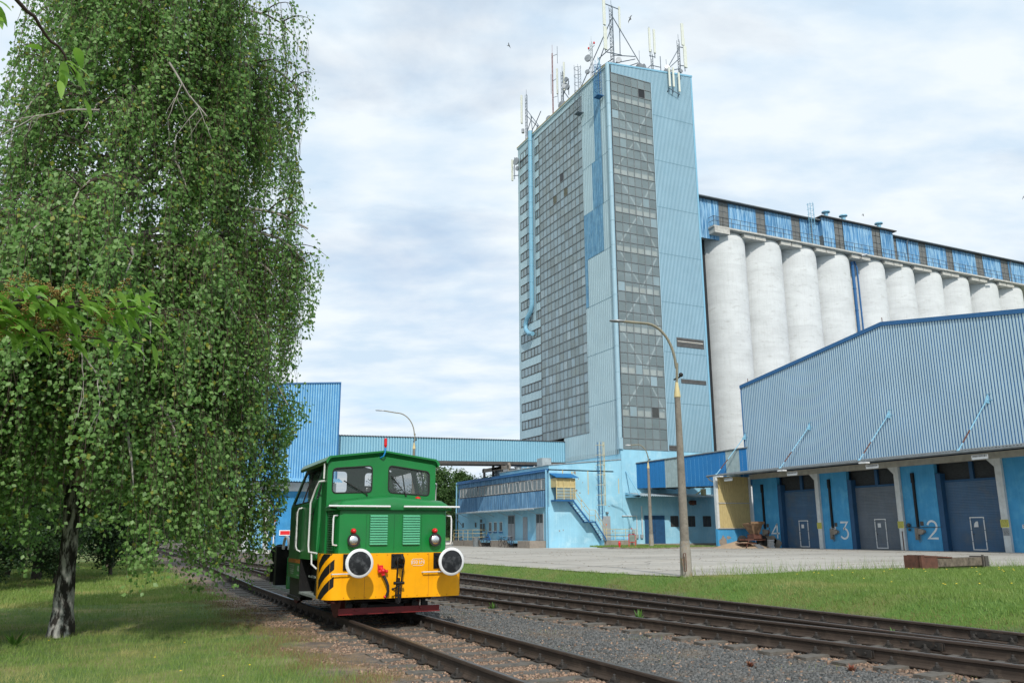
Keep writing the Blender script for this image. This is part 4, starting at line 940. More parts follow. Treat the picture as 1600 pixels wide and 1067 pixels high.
mb.box(34.96, 34.99, 61.1, 62, 4.42, 6.15, 0)
cab_ = mb.build('balcony_cabin', ['yellow_clad', 'translucent_grey'], lt)
mb = MB()
for x in (33.2, 33.9, 34.55, 34.97): mb.box(x-.03, x+.03, 61.0, 61.05, 4.4, 6.15)
for z in (4.6, 4.85, 5.1, 5.38): mb.box(33.2, 34.99, 60.99, 61.03, z, z+.03)
mb.box(33.2, 34.99, 60.97, 61.04, 5.36, 5.44); mb.build('frame', 'cream', cab_)
mb = MB(); mb.prism([(33.05, 62.0, 6.62), (33.05, 60.75, 6.22), (33.05, 60.75, 6.17), (33.05, 62.0, 6.55)], (33.05, 0, 0), (35.2, 0, 0)); mb.build('roof', 'royal_blue', cab_)
# yellow caged ladder
mb = MB()
for x in (37.75, 38.1): mb.tube([(x, 61.8, 2.85), (x, 61.8, 9.4)], .03, 5, 0)
for z in np.arange(2.95, 9.3, .28): mb.tube([(37.75, 61.8, z), (38.1, 61.8, z)], .016, 4, 0)
for z in np.arange(4.0, 9.6, .85): mb.tube([(37.925+.38*math.cos(a), 61.8-.6*math.sin(a), z) for a in np.linspace(0, math.pi, 9)], .022, 4, 1)
for a in (.3, 1.0, 1.57, 2.2): mb.tube([(37.925+.38*math.cos(a), 61.8-.6*math.sin(a), 4.0), (37.925+.38*math.cos(a), 61.8-.6*math.sin(a), 9.4)], .018, 4, 1)
mb.build('wall_ladder', ['edge_blue', 'cream'], lt)
# tower base front: big blue door, windows, pipes, boxes
mb = MB(); mb.wbox(PB, 42.5, 44.64, .6, 3.15, .0, .05); d_ = mb.build('steel_door', 'dark_blue', tw)
mb = MB(); mb.wbox(PB, 43.56, 43.58, .6, 3.15, .05, .056); mb.wbox(PB, 43.4, 43.44, 1.6, 1.75, .05, .09); mb.build('door_joint', 'dark_gap', d_)
for x0, x1 in ((45.33, 46.15), (47.2, 48.0), (48.95, 49.8)):
    mb = MB(); mb.wbox(PB, x0, x1, 2.2, 3.1, .0, .006, 0)
    w = mb.build('window', 'window_dark', tw)
    mb = MB()
    for a in (x0, (x0+x1)/2, x1): mb.wbox(PB, a-.03, a+.03, 2.2, 3.1, .0, .025)
    for z in (2.2, 3.1): mb.wbox(PB, x0, x1, z-.03, z+.03, .0, .025)
    mb.build('window_frame', 'frame_dark', w)
mb = MB(); mb.tube([(40.15, 61.93, 3.1), (41.65, 61.93, 3.1), (41.65, 61.93, 1.5)], .05, 6); mb.tube([(42.2, 61.92, 3.95), (42.2, 61.92, 1.5)], .06, 6); mb.build('conduit', 'column_white', tw)
for x in (40.8, 41.5, 42.0, 41.12): mb = MB(); mb.wbox(PB, x, x+.24, 1.2+(.4 if x == 41.12 else 0), 1.52+(.4 if x == 41.12 else 0), .0, .16); mb.build('junction_box', 'door_grey', tw)
mb = MB(); mb.box(TX+.3, TX1, 61.9, 62.0, .35, .72); mb.build('plinth', 'bare_concrete', tw)
# canopy over the doors
mb = MB(); corr(mb, ('A', 0), 0, .01, 0, .01, .1, .01)
mb = MB(); n = 46; y0, y1 = 59.7, 61.98
for i in range(n):
    xa = 40.6+9.6*i/n; xb = 40.6+9.6*(i+1)/n; xm = (xa+xb)/2
    mb.quad((xa, y0, 4.78), (xm, y0, 4.70), (xm, y1, 5.02), (xa, y1, 5.10), 0); mb.quad((xm, y0, 4.70), (xb, y0, 4.78), (xb, y1, 5.10), (xm, y1, 5.02), 0)
mb.box(40.58, 40.66, y0, y1, 4.66, 4.80, 1); mb.prism([(40.58, y0, 4.62), (40.58, y1, 4.92), (40.58, y1, 5.1), (40.58, y0, 4.78)], (40.58, 0, 0), (40.64, 0, 0), 1)
cn = mb.build('door_canopy', ['frame_light', 'trim_blue'], tw)
mb = MB(); mb.tube([(40.7, 61.95, 6.95), (40.75, 60.0, 4.8)], .05, 6); mb.tube([(45.5, 61.95, 6.95), (45.5, 60.0, 4.8)], .04, 6); mb.build('tie_rod', 'trim_blue', cn)
mb = MB(); mb.box(47.5, 47.9, 61.5, 61.95, 4.1, 4.5); mb.ball((47.45, 61.4, 4.25), .2); mb.ball((47.1, 61.4, 4.3), .14); mb.build('flood_lamp', 'rust', tw)

# ================================================================ antennas on the tower roof
AG = 'antenna masts on the tower roof'
def panel(parent, x, y, z0, z1, w=.22, a=0.0):
    mb = MB(); c, s_ = math.cos(a), math.sin(a)
    w *= .8; pts = rrect(-w, -.07, w, .09, .05, 3)
    mb.prism([(x+p[0]*c-p[1]*s_, y+p[0]*s_+p[1]*c, z0) for p in pts], (0, 0, z0), (0, 0, z1)); return mb.build('panel_antenna', 'antenna_cream', parent)
def dish(parent, x, y, z, r, d=(-.6, -.8)):
    mb = MB(); mb.lathe([(r, -.10), (r, .06), (r*.8, .12), (.05, .14)], (0, 0, 0), 'Y', 16); v = Vector((d[0], d[1], 0)).normalized(); q = Vector((0, -1, 0)).rotation_difference(v)
    mb.v = [tuple(Vector((x, y, z))+q @ Vector(p)) for p in mb.v]; return mb.build('dish_antenna', 'galv', parent)
def mast(x, y, z0, z1, label, w=.14, name='antenna_mast', mt='lattice', n3=True, step=.42, spike=.7):
    t = thing(name, (x, y, z0), label, 'antenna mast', AG); mb = MB()
    cs = [(x+w*math.cos(a), y+w*math.sin(a)) for a in (0.3, 2.4, 4.5)]
    for c in cs: mb.tube([(*c, z0), (*c, z1)], .028, 5)
    z = z0; i = 0
    while z < z1-step:
        for k in range(3):
            a, b = cs[k], cs[(k+1) % 3]; mb.tube([(*a, z), (*b, z)], .018, 4); mb.tube([(*a, z), (*b, z+step)] if i % 2 else [(*b, z), (*a, z+step)], .014, 4)
        z += step; i += 1
    mb.tube([(x, y, z1-.2), (x, y, z1+spike)], .02, 4); mb.box(x-.25, x+.25, y-.25, y+.25, z0-.15, z0+.02)
    mb.build('lattice_pole', mt, t); return t
def struts(t, segs, w=.05, m='lattice'):
    mb = MB()
    for a, b in segs: mb.tube([a, b], w, 5)
    return mb.build('brace', m, t)
ZR = 47.1
# far left mast with long panels and raking legs
t = mast(41.3, 82.0, ZR, 54.2, 'lattice mast with a long white panel at the far left corner of the tower roof', .15)
panel(t, 41.0, 82.7, 50.6, 54.4, .2, .5); struts(t, [((41.3, 82.0, 52.2), (41.3, 77.6, ZR)), ((41.3, 82.0, 51.4), (41.5, 77.8, ZR)), ((41.3, 80.5, 50.5), (41.3, 82.0, 49.0)), ((41.3, 79.4, 49.3), (41.3, 82.0, 48.0)), ((41.3, 79.4, 49.3), (41.3, 78.2, 50.1)), ((41.3, 80.8, 50.8), (41.3, 80.2, ZR)), ((41.3, 79.0, 48.7), (41.3, 80.6, ZR))], .05)
mb = MB(); mb.lathe([(.18, 49.3), (.18, 49.8)], (41.1, 82.6, 0), n=10); mb.build('radio_unit', 'galv', t)
# panel group on the wall corner
t = thing('wall_antenna', (TX-.3, 82.4, 44.5), 'white antenna and round dishes fixed to the far left edge of the tower', 'antenna', 'antennas fixed to the tower walls')
panel(t, TX-.5, 82.9, 42.9, 45.6, .18, .3); dish(t, TX-.45, 81.9, 45.0, .45, (-1, -.3)); dish(t, TX-.4, 81.7, 44.0, .28, (-1, -.3)); struts(t, [((TX, 82.2, 43.4), (TX-.5, 82.6, 43.4)), ((TX, 82.2, 45.3), (TX-.5, 82.6, 45.3)), ((TX-.45, 82.4, 42.9), (TX-.45, 82.4, 45.7))], .05)
# thin whip mast and two panels
t = mast(41.3, 75.2, ZR, 56.0, 'thin red and white whip mast with crossbars above the left roof edge', .07, mt='mast_red', step=.3, spike=1.1)
struts(t, [((41.3, 75.2, 55.6), (41.3, 74.0, 55.2)), ((41.3, 74.0, 54.0), (41.3, 74.0, 56.2)), ((41.3, 75.2, 52.4), (41.3, 74.2, 52.2)), ((41.3, 75.2, 50.3), (41.3, 74.0, 49.9)), ((41.3, 74.0, 49.0), (41.3, 74.0, 50.7)), ((41.3, 75.6, 51.0), (41.3, 75.6, 53.5))], .03); dish(t, 41.2, 76.0, 48.0, .4, (-1, -.6))
t = mast(41.5, 73.3, ZR, 52.6, 'stout mast with twin white panels and small dishes left of the roof centre', .16)
panel(t, 41.3, 74.1, 50.2, 53.4, .16, .6); panel(t, 41.7, 73.2, 50.2, 53.8, .14, .6); dish(t, 41.2, 72.2, 50.2, .35); dish(t, 41.2, 71.6, 49.7, .30, (-1, -.2)); dish(t, 41.2, 72.9, 48.2, .5, (-1, -.5)); dish(t, 41.2, 71.9, 50.8, .28, (-1, -.2)); struts(t, [((41.5, 73.3, 50.4), (41.5, 70.8, ZR)), ((41.5, 73.3, 49.5), (41.5, 71.8, 50.6)), ((41.5, 71.9, 49.0), (41.5, 71.9, 51.0))], .05)
# short pair near ladder, slim mast with red lamps
t = mast(41.2, 66.4, ZR, 52.2, 'slim tubular mast with two red warning lamps and a white dish', .16, mt='lattice_pale')
for dyy in (-.55, .55):
    mb = MB(); mb.lathe([(.08, 51.7), (.10, 51.8), (.08, 51.92), (.01, 51.96)], (41.2, 66.4+dyy, 0), n=10); mb.build('warning_lamp', 'signal_red', t)
struts(t, [((41.2, 65.8, 51.5), (41.2, 67.0, 51.5))], .03); dish(t, 41.0, 66.8, 50.5, .38, (-1, -.7)); dish(t, 41.0, 67.0, 49.0, .25, (-1, -.7))
# main tripod mast at the near corner
t = mast(42.0, 63.6, ZR, 55.0, 'tallest tripod lattice mast on the near corner of the tower roof', .22, step=.35)
panel(t, 41.0, 63.4, 52.4, 55.3, .22, .2); panel(t, 41.05, 63.4, 49.6, 52.2, .26, .2); panel(t, 43.0, 63.6, 52.6, 55.2, .14, .3)
struts(t, [((42.0, 63.6, 54.0), (45.5, 62.8, ZR+.5)), ((42.0, 63.6, 53.5), (40.9, 69.3, ZR)), ((42.0, 63.6, 52.6), (40.8, 66.0, ZR)), ((41.0, 63.4, 49.3), (43.1, 63.6, 49.6)), ((41.0, 63.4, 54.9), (43.0, 63.6, 54.9)), ((42.9, 63.6, 49.5), (43.0, 63.6, 55.0)), ((42.0, 63.6, 49.3), (44.4, 63.1, 49.5)), ((42.1, 63.6, 48.4), (44.4, 63.1, 49.2)), ((42.2, 63.6, 47.6), (44.7, 63.0, 48.8)), ((41.1, 65.0, 49.4), (42.0, 63.6, 50.3)), ((40.9, 66.0, 48.3), (42.0, 63.6, 48.9)), ((41.0, 63.4, 49.4), (41.0, 63.4, 55.2))], .05)
dish(t, 42.5, 63.3, 48.7, .3)
t = mast(45.0, 63.2, roof_z(45), 48.8, 'small pole carrying a cluster of round grey dishes beside the tripod mast', .06, step=.3, spike=1.6)
dish(t, 44.8, 63.0, 48.3, .42, (-1, -.6)); dish(t, 45.4, 63.0, 48.4, .42, (.6, -1)); dish(t, 45.1, 63.5, 48.6, .35, (0, -1))
t = thing('roof_hatch', (46.0, 64.2, roof_z(46)), 'dark domed roof hatch between the antenna masts', 'hatch')
mb = MB(); mb.prism([(45.1, 63.6, roof_z(45)), (46.8, 63.6, roof_z(46.8)), (46.8, 63.6, 48.5), (46.3, 63.6, 48.85), (45.5, 63.6, 48.75), (45.1, 63.6, 48.2)], (0, 63.6, 0), (0, 65, 0)); mb.build('housing', 'frame_dark', t); dish(t, 46.2, 63.5, 48.55, .3, (-.2, -1))
t = mast(46.9, 63.6, roof_z(46.9), 50.6, 'short mast with a pair of upright cream panels in the middle of the roof', .14)
panel(t, 46.55, 63.4, 50.8, 53.6, .15, .1); panel(t, 47.15, 63.4, 50.8, 53.6, .16, .1); struts(t, [((46.6, 63.5, 50.3), (46.6, 63.5, 53.8)), ((47.2, 63.5, 50.3), (47.2, 63.5, 53.6)), ((46.5, 63.5, 50.4), (47.25, 63.5, 50.4)), ((46.9, 63.6, 49.6), (45.6, 63.8, 48.2)), ((46.9, 63.6, 49.4), (47.8, 63.4, 49.3)), ((47.8, 63.4, 48.5), (47.8, 63.4, 50.6)), ((46.9, 63.6, 48.6), (47.8, 63.4, 48.7))], .045)
t = mast(50.3, 63.4, roof_z(50.3), 53.2, 'lattice mast with tall stacked panels at the right end of the roof', .16, step=.32)
panel(t, 50.75, 63.2, 52.6, 55.2, .22, .1); panel(t, 50.95, 63.2, 50.0, 52.5, .26, .1); panel(t, 51.05, 63.4, 51.4, 53.6, .12, .1)
struts(t, [((50.3, 63.4, 52.2), (47.9, 63.2, 48.2)), ((50.3, 63.4, 51.0), (47.5, 63.2, 48.1)), ((50.3, 63.4, 49.8), (49.0, 63.3, 49.2)), ((50.3, 63.4, 48.8), (48.6, 63.3, 48.9)), ((48.6, 63.3, 48.9), (50.1, 63.3, 48.0)), ((50.9, 63.3, 49.6), (50.9, 63.3, 55.0)), ((50.3, 63.4, 52.4), (50.9, 63.3, 52.4)), ((50.3, 63.4, 50.2), (50.9, 63.3, 50.2))], .05)
t = mast(48.4, 63.2, roof_z(48.4), 48.9, 'low mast with dark dishes just left of the end mast', .08, step=.3, spike=1.4)
dish(t, 48.2, 63.0, 48.7, .3, (-1, -.6)); dish(t, 48.6, 63.0, 48.7, .38, (.5, -1)); dish(t, 48.4, 63.1, 49.3, .26, (-.5, -1))
t = thing('wall_antenna', (48.0, 61.8, 46.8), 'three cream panels hung on the front wall below the roof edge', 'antenna', 'antennas fixed to the tower walls')
for x, z0, z1 in ((47.45, 46.0, 48.2), (47.95, 46.1, 48.3), (48.65, 45.7, 47.9)): panel(t, x, 61.55, z0, z1, .13)
dish(t, 48.9, 61.5, 48.1, .2, (0, -1)); struts(t, [((47.4, 61.6, 45.9), (47.4, 61.95, 45.6)), ((47.4, 61.6, 45.8), (48.7, 61.6, 45.4)), ((47.95, 61.6, 46.0), (47.95, 61.95, 45.3)), ((48.65, 61.6, 45.6), (48.65, 61.95, 45.3))], .04)
t = mast(41.0, 64.9, ZR, 49.3, 'short blue tubular frame standing behind the near roof corner', .3, mt='trim_blue', step=.7, spike=.3)

# ================================================================ silos
sg = thing('silo_block', (52.5, 64, .45), 'long row of white concrete grain silos under a blue conveyor gallery', 'silo')
R_ = 2.60; CY = 67.25
cxs = [58.05, 63.28, 68.5, 73.72, 79.55, 84.6, 89.65, 94.7, 100.4, 105.4]
cxs = [(c+.743*2.5)*.9914-.743*2.6+.02 for c in cxs]
for i, cx in enumerate(cxs):
    mb = MB(); mb.lathe([(R_, .2), (R_, 31.9), (R_-.03, 32.4), (R_-.14, 32.75), (R_-.4, 33.0), (.1, 33.0)], (cx, CY, 0), n=48, caps=False); mb.build('silo', 'silo_white', sg, smooth=True)
mb = MB(); mb.box(53.0, 112, CY+.9, CY+6, .2, 32.8); mb.build('silo_wall', 'ledge_concrete', sg)
mb = MB(); mb.box(51.2, 54.9, CY-.5, CY+6, .2, 32.6); mb.build('shadow_gap', 'dark_gap', sg)  # near-black box paints in the shade between the tower and the first silo
mb = MB(); mb.box(54.3, 112, 64.3, 70, 32.95, 33.12)
for i in range(len(cxs)-1):
    xm = (cxs[i]+cxs[i+1])/2; mb.box(xm-1.5, xm-.05, 64.55, 66.8, 32.45, 32.93); mb.box(xm+.05, xm+1.5, 64.55, 66.8, 32.45, 32.93)
mb.box(54.4, 56.4, 64.3, 67, 32.35, 32.93)
mb.build('ledge', 'ledge_concrete', sg)
gy = 65.3
mb = MB(); k = gy/64.0
def G(x): return x*k
wins = [(54.77, 56.06), (59.83, 61.1), (64.88, 66.11), (70.84, 72.14), (76.71, 78.1), (80.35, 81.35), (85.16, 86.43), (90.03, 91.23), (95.48, 96.86), (100.39, 101.83)]
wins = [(G(a), G(b)) for a, b in wins]
edges = [G(52.0)]+[e for w in wins for e in w]+[112]
segs = [(edges[i], edges[i+1]) for i in range(0, len(edges), 2)]
zt_g = 36.35
for a, b in segs: corr(mb, ('B', gy), a, b, 33.1 if a > 54 else 31.9, zt_g, .42, .05)
mb.build('gallery_cladding', ['gallery_blue', 'gallery_blue'], sg)
for a, b in wins:
    mb = MB(); nc, nr = 2, 4; du, dz = (b-a)/nc, (zt_g-.25-33.1)/nr
    for r in range(nr):
        for c in range(nc): mb.quad((a+c*du+.03, gy+.02, 33.1+r*dz+.03), (a+(c+1)*du-.03, gy+.02, 33.1+r*dz+.03), (a+(c+1)*du-.03, gy+.02, 33.1+(r+1)*dz-.03), (a+c*du+.03, gy+.02, 33.1+(r+1)*dz-.03))
    w = mb.build('window', 'win_grey', sg); mb = MB()
    for r in range(nr+1): mb.box(a, b, gy-.02, gy+.03, 33.1+r*dz-.035, 33.1+r*dz+.035)
    for c in range(nc+1): mb.box(a+c*du-.03, a+c*du+.03, gy-.02, gy+.03, 33.1, zt_g-.25)
    mb.box(a, b, gy-.01, gy+.03, zt_g-.25, zt_g)
    mb.build('window_frame', 'frame_grey', w)
mb = MB(); gx=G(51.9); mb.prism([(gx, 64.85, 36.35), (gx, 64.85, 36.47), (gx, 68.5, 37.2), (gx, 72, 36.4), (gx, 72, 36.3)], (gx, 0, 0), (112, 0, 0)); mb.build('gallery_roof', 'frame_dark', sg)
mb = MB(); mb.box(G(52), 112, gy+.1, 71.5, 33.1, 36.3); mb.build('gallery_body', 'dark_inside', sg)
mb = MB(); mb.tube([(G(51.9), 64.8, 36.45), (112, 64.8, 36.45)], .075, 6); mb.build('gutter', 'frame_grey', sg)
for x in (G(85.0)-2.0, G(67.7), G(104)-2):
    mb = MB(); mb.tube([(x, 64.9, 36.3), (x, 65.1, 36.0), (x, 65.15, 33.2)], .06, 6); mb.build('downpipe', 'frame_grey', sg)
# penthouse
px0, px1, pz = G(68.9), G(80.2), 36.75
mb = MB(); 
corr(mb, ('B', 64.75), px0, wins[3][0]-.1, 33.12, pz, .42, .05); corr(mb, ('B', 64.75), wins[3][1], wins[4][0], 33.12, pz, .42, .05); corr(mb, ('B', 64.75), wins[4][1], px1, 33.12, pz, .42, .05)
mb.box(px0, px0+.05, 64.75, 66.8, 34.6, pz, 1); mb.box(px0, px0+.05, 64.75, 66.8, 33.12, 34.6, 2); mb.box(px1-.05, px1, 64.75, 68, 33.12, pz, 1)
ph = mb.build('penthouse', ['gallery_blue', 'gallery_blue', 'win_grey'], sg)
for a, b in (wins[3], wins[4]):
    mb = MB(); dz = (pz-33.12)/4
    for r in range(4):
        for c in range(2): mb.quad((a+c*(b-a)/2+.03, 64.76, 33.12+r*dz+.03), (a+(c+1)*(b-a)/2-.03, 64.76, 33.12+r*dz+.03), (a+(c+1)*(b-a)/2-.03, 64.76, 33.12+(r+1)*dz-.03), (a+c*(b-a)/2+.03, 64.76, 33.12+(r+1)*dz-.03))
    mb.build('window', 'win_grey', sg)
mb = MB(); mb.box(px0-.3, px1+.3, 64.3, 69, pz, pz+.12); mb.build('penthouse_roof', 'frame_dark', sg)
for x in (G(70.0), G(72.7), G(78.4)):
    mb = MB(); mb.lathe([(.26, pz+.1), (.24, pz+.4), (.24, pz+.75), (.26, pz+.8), (.48, pz+.85), (.46, pz+.98), (.1, pz+1.05)], (x, 65.0, 0), n=16); mb.build('roof_vent', 'trim_blue', sg, smooth=True)
# gallery rail
mb = MB()
for z in (33.65, 34.15): mb.tube([(54.35, 64.33, z), (112, 64.33, z)], .025, 4)
x = 54.35
while x < 112: mb.tube([(x, 64.33, 33.1), (x, 64.33, 34.15)], .025, 4); x += 1.2
for z in (33.65, 34.15): mb.tube([(54.35, 64.33, z), (54.35, 65.2, z)], .025, 4)
for i in range(9): mb.tube([(54.35+.11*i, 64.33, 33.1), (54.35+.11*i, 64.33, 34.15)], .014, 4)
mb.build('gallery_railing', 'frame_dark', sg)
mb = MB(); xl = G(67.0)
for d in (-.2, .2): mb.tube([(xl+d, 64.5, 33.1), (xl+d, 64.5, 38.0)], .03, 4)
for z in np.arange(33.3, 37.9, .3): mb.tube([(xl-.2, 64.5, z), (xl+.2, 64.5, z)], .015, 4)
for z in np.arange(34.8, 38.1, .6): mb.tube([(xl+.36*math.cos(a), 64.5-.55*math.sin(a), z) for a in np.linspace(0, math.pi, 8)], .022, 4)
for a in (.8, 1.57, 2.3): mb.tube([(xl+.36*math.cos(a), 64.5-.55*math.sin(a), 34.8), (xl+.36*math.cos(a), 64.5-.55*math.sin(a), 38.0)], .02, 4)
mb.build('caged_ladder', 'trim_blue', sg)
mb = MB(); px = 75.6; mb.tube([(px-.3, 65.4, 32.3), (px-.3, 65.4, 20), (px-.3, 65.4, 1)], .18, 8); mb.tube([(px+.1, 65.4, 32.4), (px+.3, 65.3, 31.6), (px+.32, 65.3, 1)], .10, 8)
for z in np.arange(3, 32, 2.6): mb.lathe([(.22, z), (.22, z+.1)], (px-.3, 65.4, 0), n=8)
mb.build('drain_pipe', 'edge_blue', sg)
mb = MB(); mb.box(px-.8, px+.9, 66.4, 68, .5, 32.6); mb.build('infill_wall', 'ledge_concrete', sg)
for x in (px, 98.0):
    mb = MB(); mb.tube([(x, 64.2, 32.7), (x+.5, 63.9, 32.85)], .14, 8); mb.build('flood_lamp', 'galv', sg)
# ================================================================ loading hall with numbered gates
HX = 47.5; PH = ('A', HX)
ha = thing('loading_hall', (HX, 54, .45), 'blue corrugated loading hall with numbered roller gates under a long canopy', 'warehouse')
def hz(y): return 13.70+(54.03-y)*.1421 if y > 39.25 else 15.8-(39.25-y)*.152
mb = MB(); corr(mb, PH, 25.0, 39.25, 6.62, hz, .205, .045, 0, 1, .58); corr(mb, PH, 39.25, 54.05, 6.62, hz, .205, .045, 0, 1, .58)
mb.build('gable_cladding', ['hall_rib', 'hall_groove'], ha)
mb = MB()
for a, b in ((25.0, 39.25), (39.25, 54.15)):
    mb.prism([(HX-.12, a, hz(a)-.10), (HX-.12, b, hz(b)-.10), (HX-.12, b, hz(b)+.18), (HX-.12, a, hz(a)+.18)], (HX-.12, 0, 0), (HX+.1, 0, 0))
mb.box(HX-.06, HX+.02, 54.05, 54.13, 6.6, 13.62); mb.build('verge_trim', 'edge_blue', ha)
mb = MB()
for y in (53.2, 39.2): mb.tube([(HX, y, hz(y)+.1), (HX, y, hz(y)+.5)], .03, 5)
mb.build('roof_rod', 'rust', ha)
mb = MB(); mb.prism([(HX+1.6, 25, .2), (HX+1.6, 54.05, .2), (HX+1.6, 54.05, hz(54.05)-.05), (HX+1.6, 39.25, 15.75), (HX+1.6, 25, hz(25)-.05)], (0, 0, 0), (46, 0, 0)); mb.prism([(HX+.06, 25, 6.4), (HX+.06, 54.05, 6.4), (HX+.06, 54.05, hz(54.05)-.05), (HX+.06, 39.25, 15.75), (HX+.06, 25, hz(25)-.05)], (0, 0, 0), (1.5, 0, 0))
mb.build('hall_body', 'edge_blue', ha)
mb = MB(); mb.box(HX+.1, 95, 54.05, 54.1, 6.4, 13.5); mb.build('side_cladding', 'hall_rib', ha)
# canopy: corrugated roof sheet sloping out, gutter, beams
mb = MB(); n = 150; y0, y1 = 24.0, 54.9
for i in range(n):
    ya = y0+(y1-y0)*i/n; yb = y0+(y1-y0)*(i+1)/n; ym = ya+(yb-ya)*.5; q = (yb-ya)*.12
    P = lambda y, h: ((44.05, y, 6.20+h), (HX, y, 6.62+h))
    for a, b, ha_, hb_ in ((ya, ym, .05, .05), (ym, ym+q, .05, 0), (ym+q, yb-q, 0, 0), (yb-q, yb, 0, .05)):
        mb.quad(P(a, ha_)[0], P(b, hb_)[0], P(b, hb_)[1], P(a, ha_)[1], 0)
cn = mb.build('canopy', ['frame_grey'], ha)
mb = MB(); mb.box(44.12, HX, 24, 54.85, 6.02, 6.10, 0) if False else None
mb = MB(); mb.prism([(44.1, 24, 6.08), (HX, 24, 6.5), (HX, 24, 6.56), (44.1, 24, 6.15)], (0, 24, 0), (0, 54.85, 0)); mb.build('soffit', 'beam_grey', cn)
mb = MB(); mb.tube([(43.98, 24, 6.12), (43.98, 54.95, 6.16)], .075, 8); mb.tube([(43.98, 54.85, 6.1), (44.0, 54.6, 5.85), (44.1, 54.3, 5.7), (44.1, 54.0, 5.6)], .05, 6); mb.build('gutter', 'frame_grey', cn)
for y in (53.9, 46.67, 39.4, 32.2):
    t_ = 9.56; mb = MB(); a, b = Vector((HX-.05, y, t_)), Vector((44.15, y, 6.25)); mb.tube([a, b], .036, 8, 0); m0 = a.lerp(b, .62); m1 = a.lerp(b, .86)
    mb.tube([m0, m1], .040, 8, 1); mb.ball(a.lerp(b, .04), .09); mb.bar(a+Vector((0, -.25, .25)), a+Vector((0, .1, .25)), .03); mb.bar(a+Vector((0, -.3, -.15)), a+Vector((0, .1, -.15)), .03); mb.prism([a+Vector((0, -.05, .2)), a+Vector((0, -.05, -.35)), a+Vector((-.35, -.05, -.3))], (0, 0, 0), (0, .1, 0)); mb.ball(b, .1)
    mb.build('canopy_strut', ['trim_blue', 'rust'], ha)
# structure: columns, beam, piers and gates per bay
BAYS = [(46.72, 53.72, '4'), (39.55, 46.42, '3'), (32.35, 39.2, '2')]
cols = [(46.36, 46.72), (39.22, 39.6), (31.98, 32.4), (24.8, 25.2)]
for a, b in cols:
    mb = MB(); mb.wbox(PH, a, b, .3, 5.95, -.35, .06); mb.prism([(HX-.055, b, 5.95), (HX-.055, b+.5, 5.95), (HX-.055, b, 5.45)], (HX-.055, 0, 0), (HX+.2, 0, 0)); mb.build('column', 'column_white', ha)
mb = MB(); mb.wbox(PH, 25.0, 53.7, 5.92, 6.32, -.3, .08)
for y in (49.0, 42.9, 35.7): mb.wbox(PH, y, y+.02, 5.92, 6.32, .08, .085)
mb.build('beam', 'beam_grey', ha)
def stroke(mb, pts, w, x):
    P = [Vector((p[0], p[1])) for p in pts]; L_, R2 = [], []
    for i, p in enumerate(P):
        d1 = (P[i]-P[i-1]).normalized() if i else (P[1]-P[0]).normalized(); d2 = (P[i+1]-P[i]).normalized() if i < len(P)-1 else d1
        t = (d1+d2).normalized(); n_ = Vector((-t.y, t.x)); k = w/2/max(.5, n_.dot(Vector((-d1.y, d1.x))))
        L_.append(p+n_*k); R2.append(p-n_*k)
    for i in range(len(P)-1):
        mb.quad((x, L_[i].x, L_[i].y), (x, L_[i+1].x, L_[i+1].y), (x, R2[i+1].x, R2[i+1].y), (x, R2[i].x, R2[i].y))
def arcp(cx, cy, rx, ry, a0, a1, n=14): return [(cx+rx*math.cos(R(a0+(a1-a0)*i/n)), cy+ry*math.sin(R(a0+(a1-a0)*i/n))) for i in range(n+1)]
NUM = {'4': [[(.52, 0), (.52, 1), (.42, 1), (.0, .36), (.02, .30), (.72, .30)]] , '3': [[(.05, 1), (.60, 1), (.30, .60)]+arcp(.30, .31, .31, .31, 90, -150)], '2': [arcp(.32, .70, .29, .29, 165, -25)+[(.50, .45), (.04, .04), (.66, .04)]]}
NUM['4'] = [[(.60, 0.0), (.60, 1.0)], [(.62, .97), (.08, .33), (.80, .33)]]
WX = HX+.14
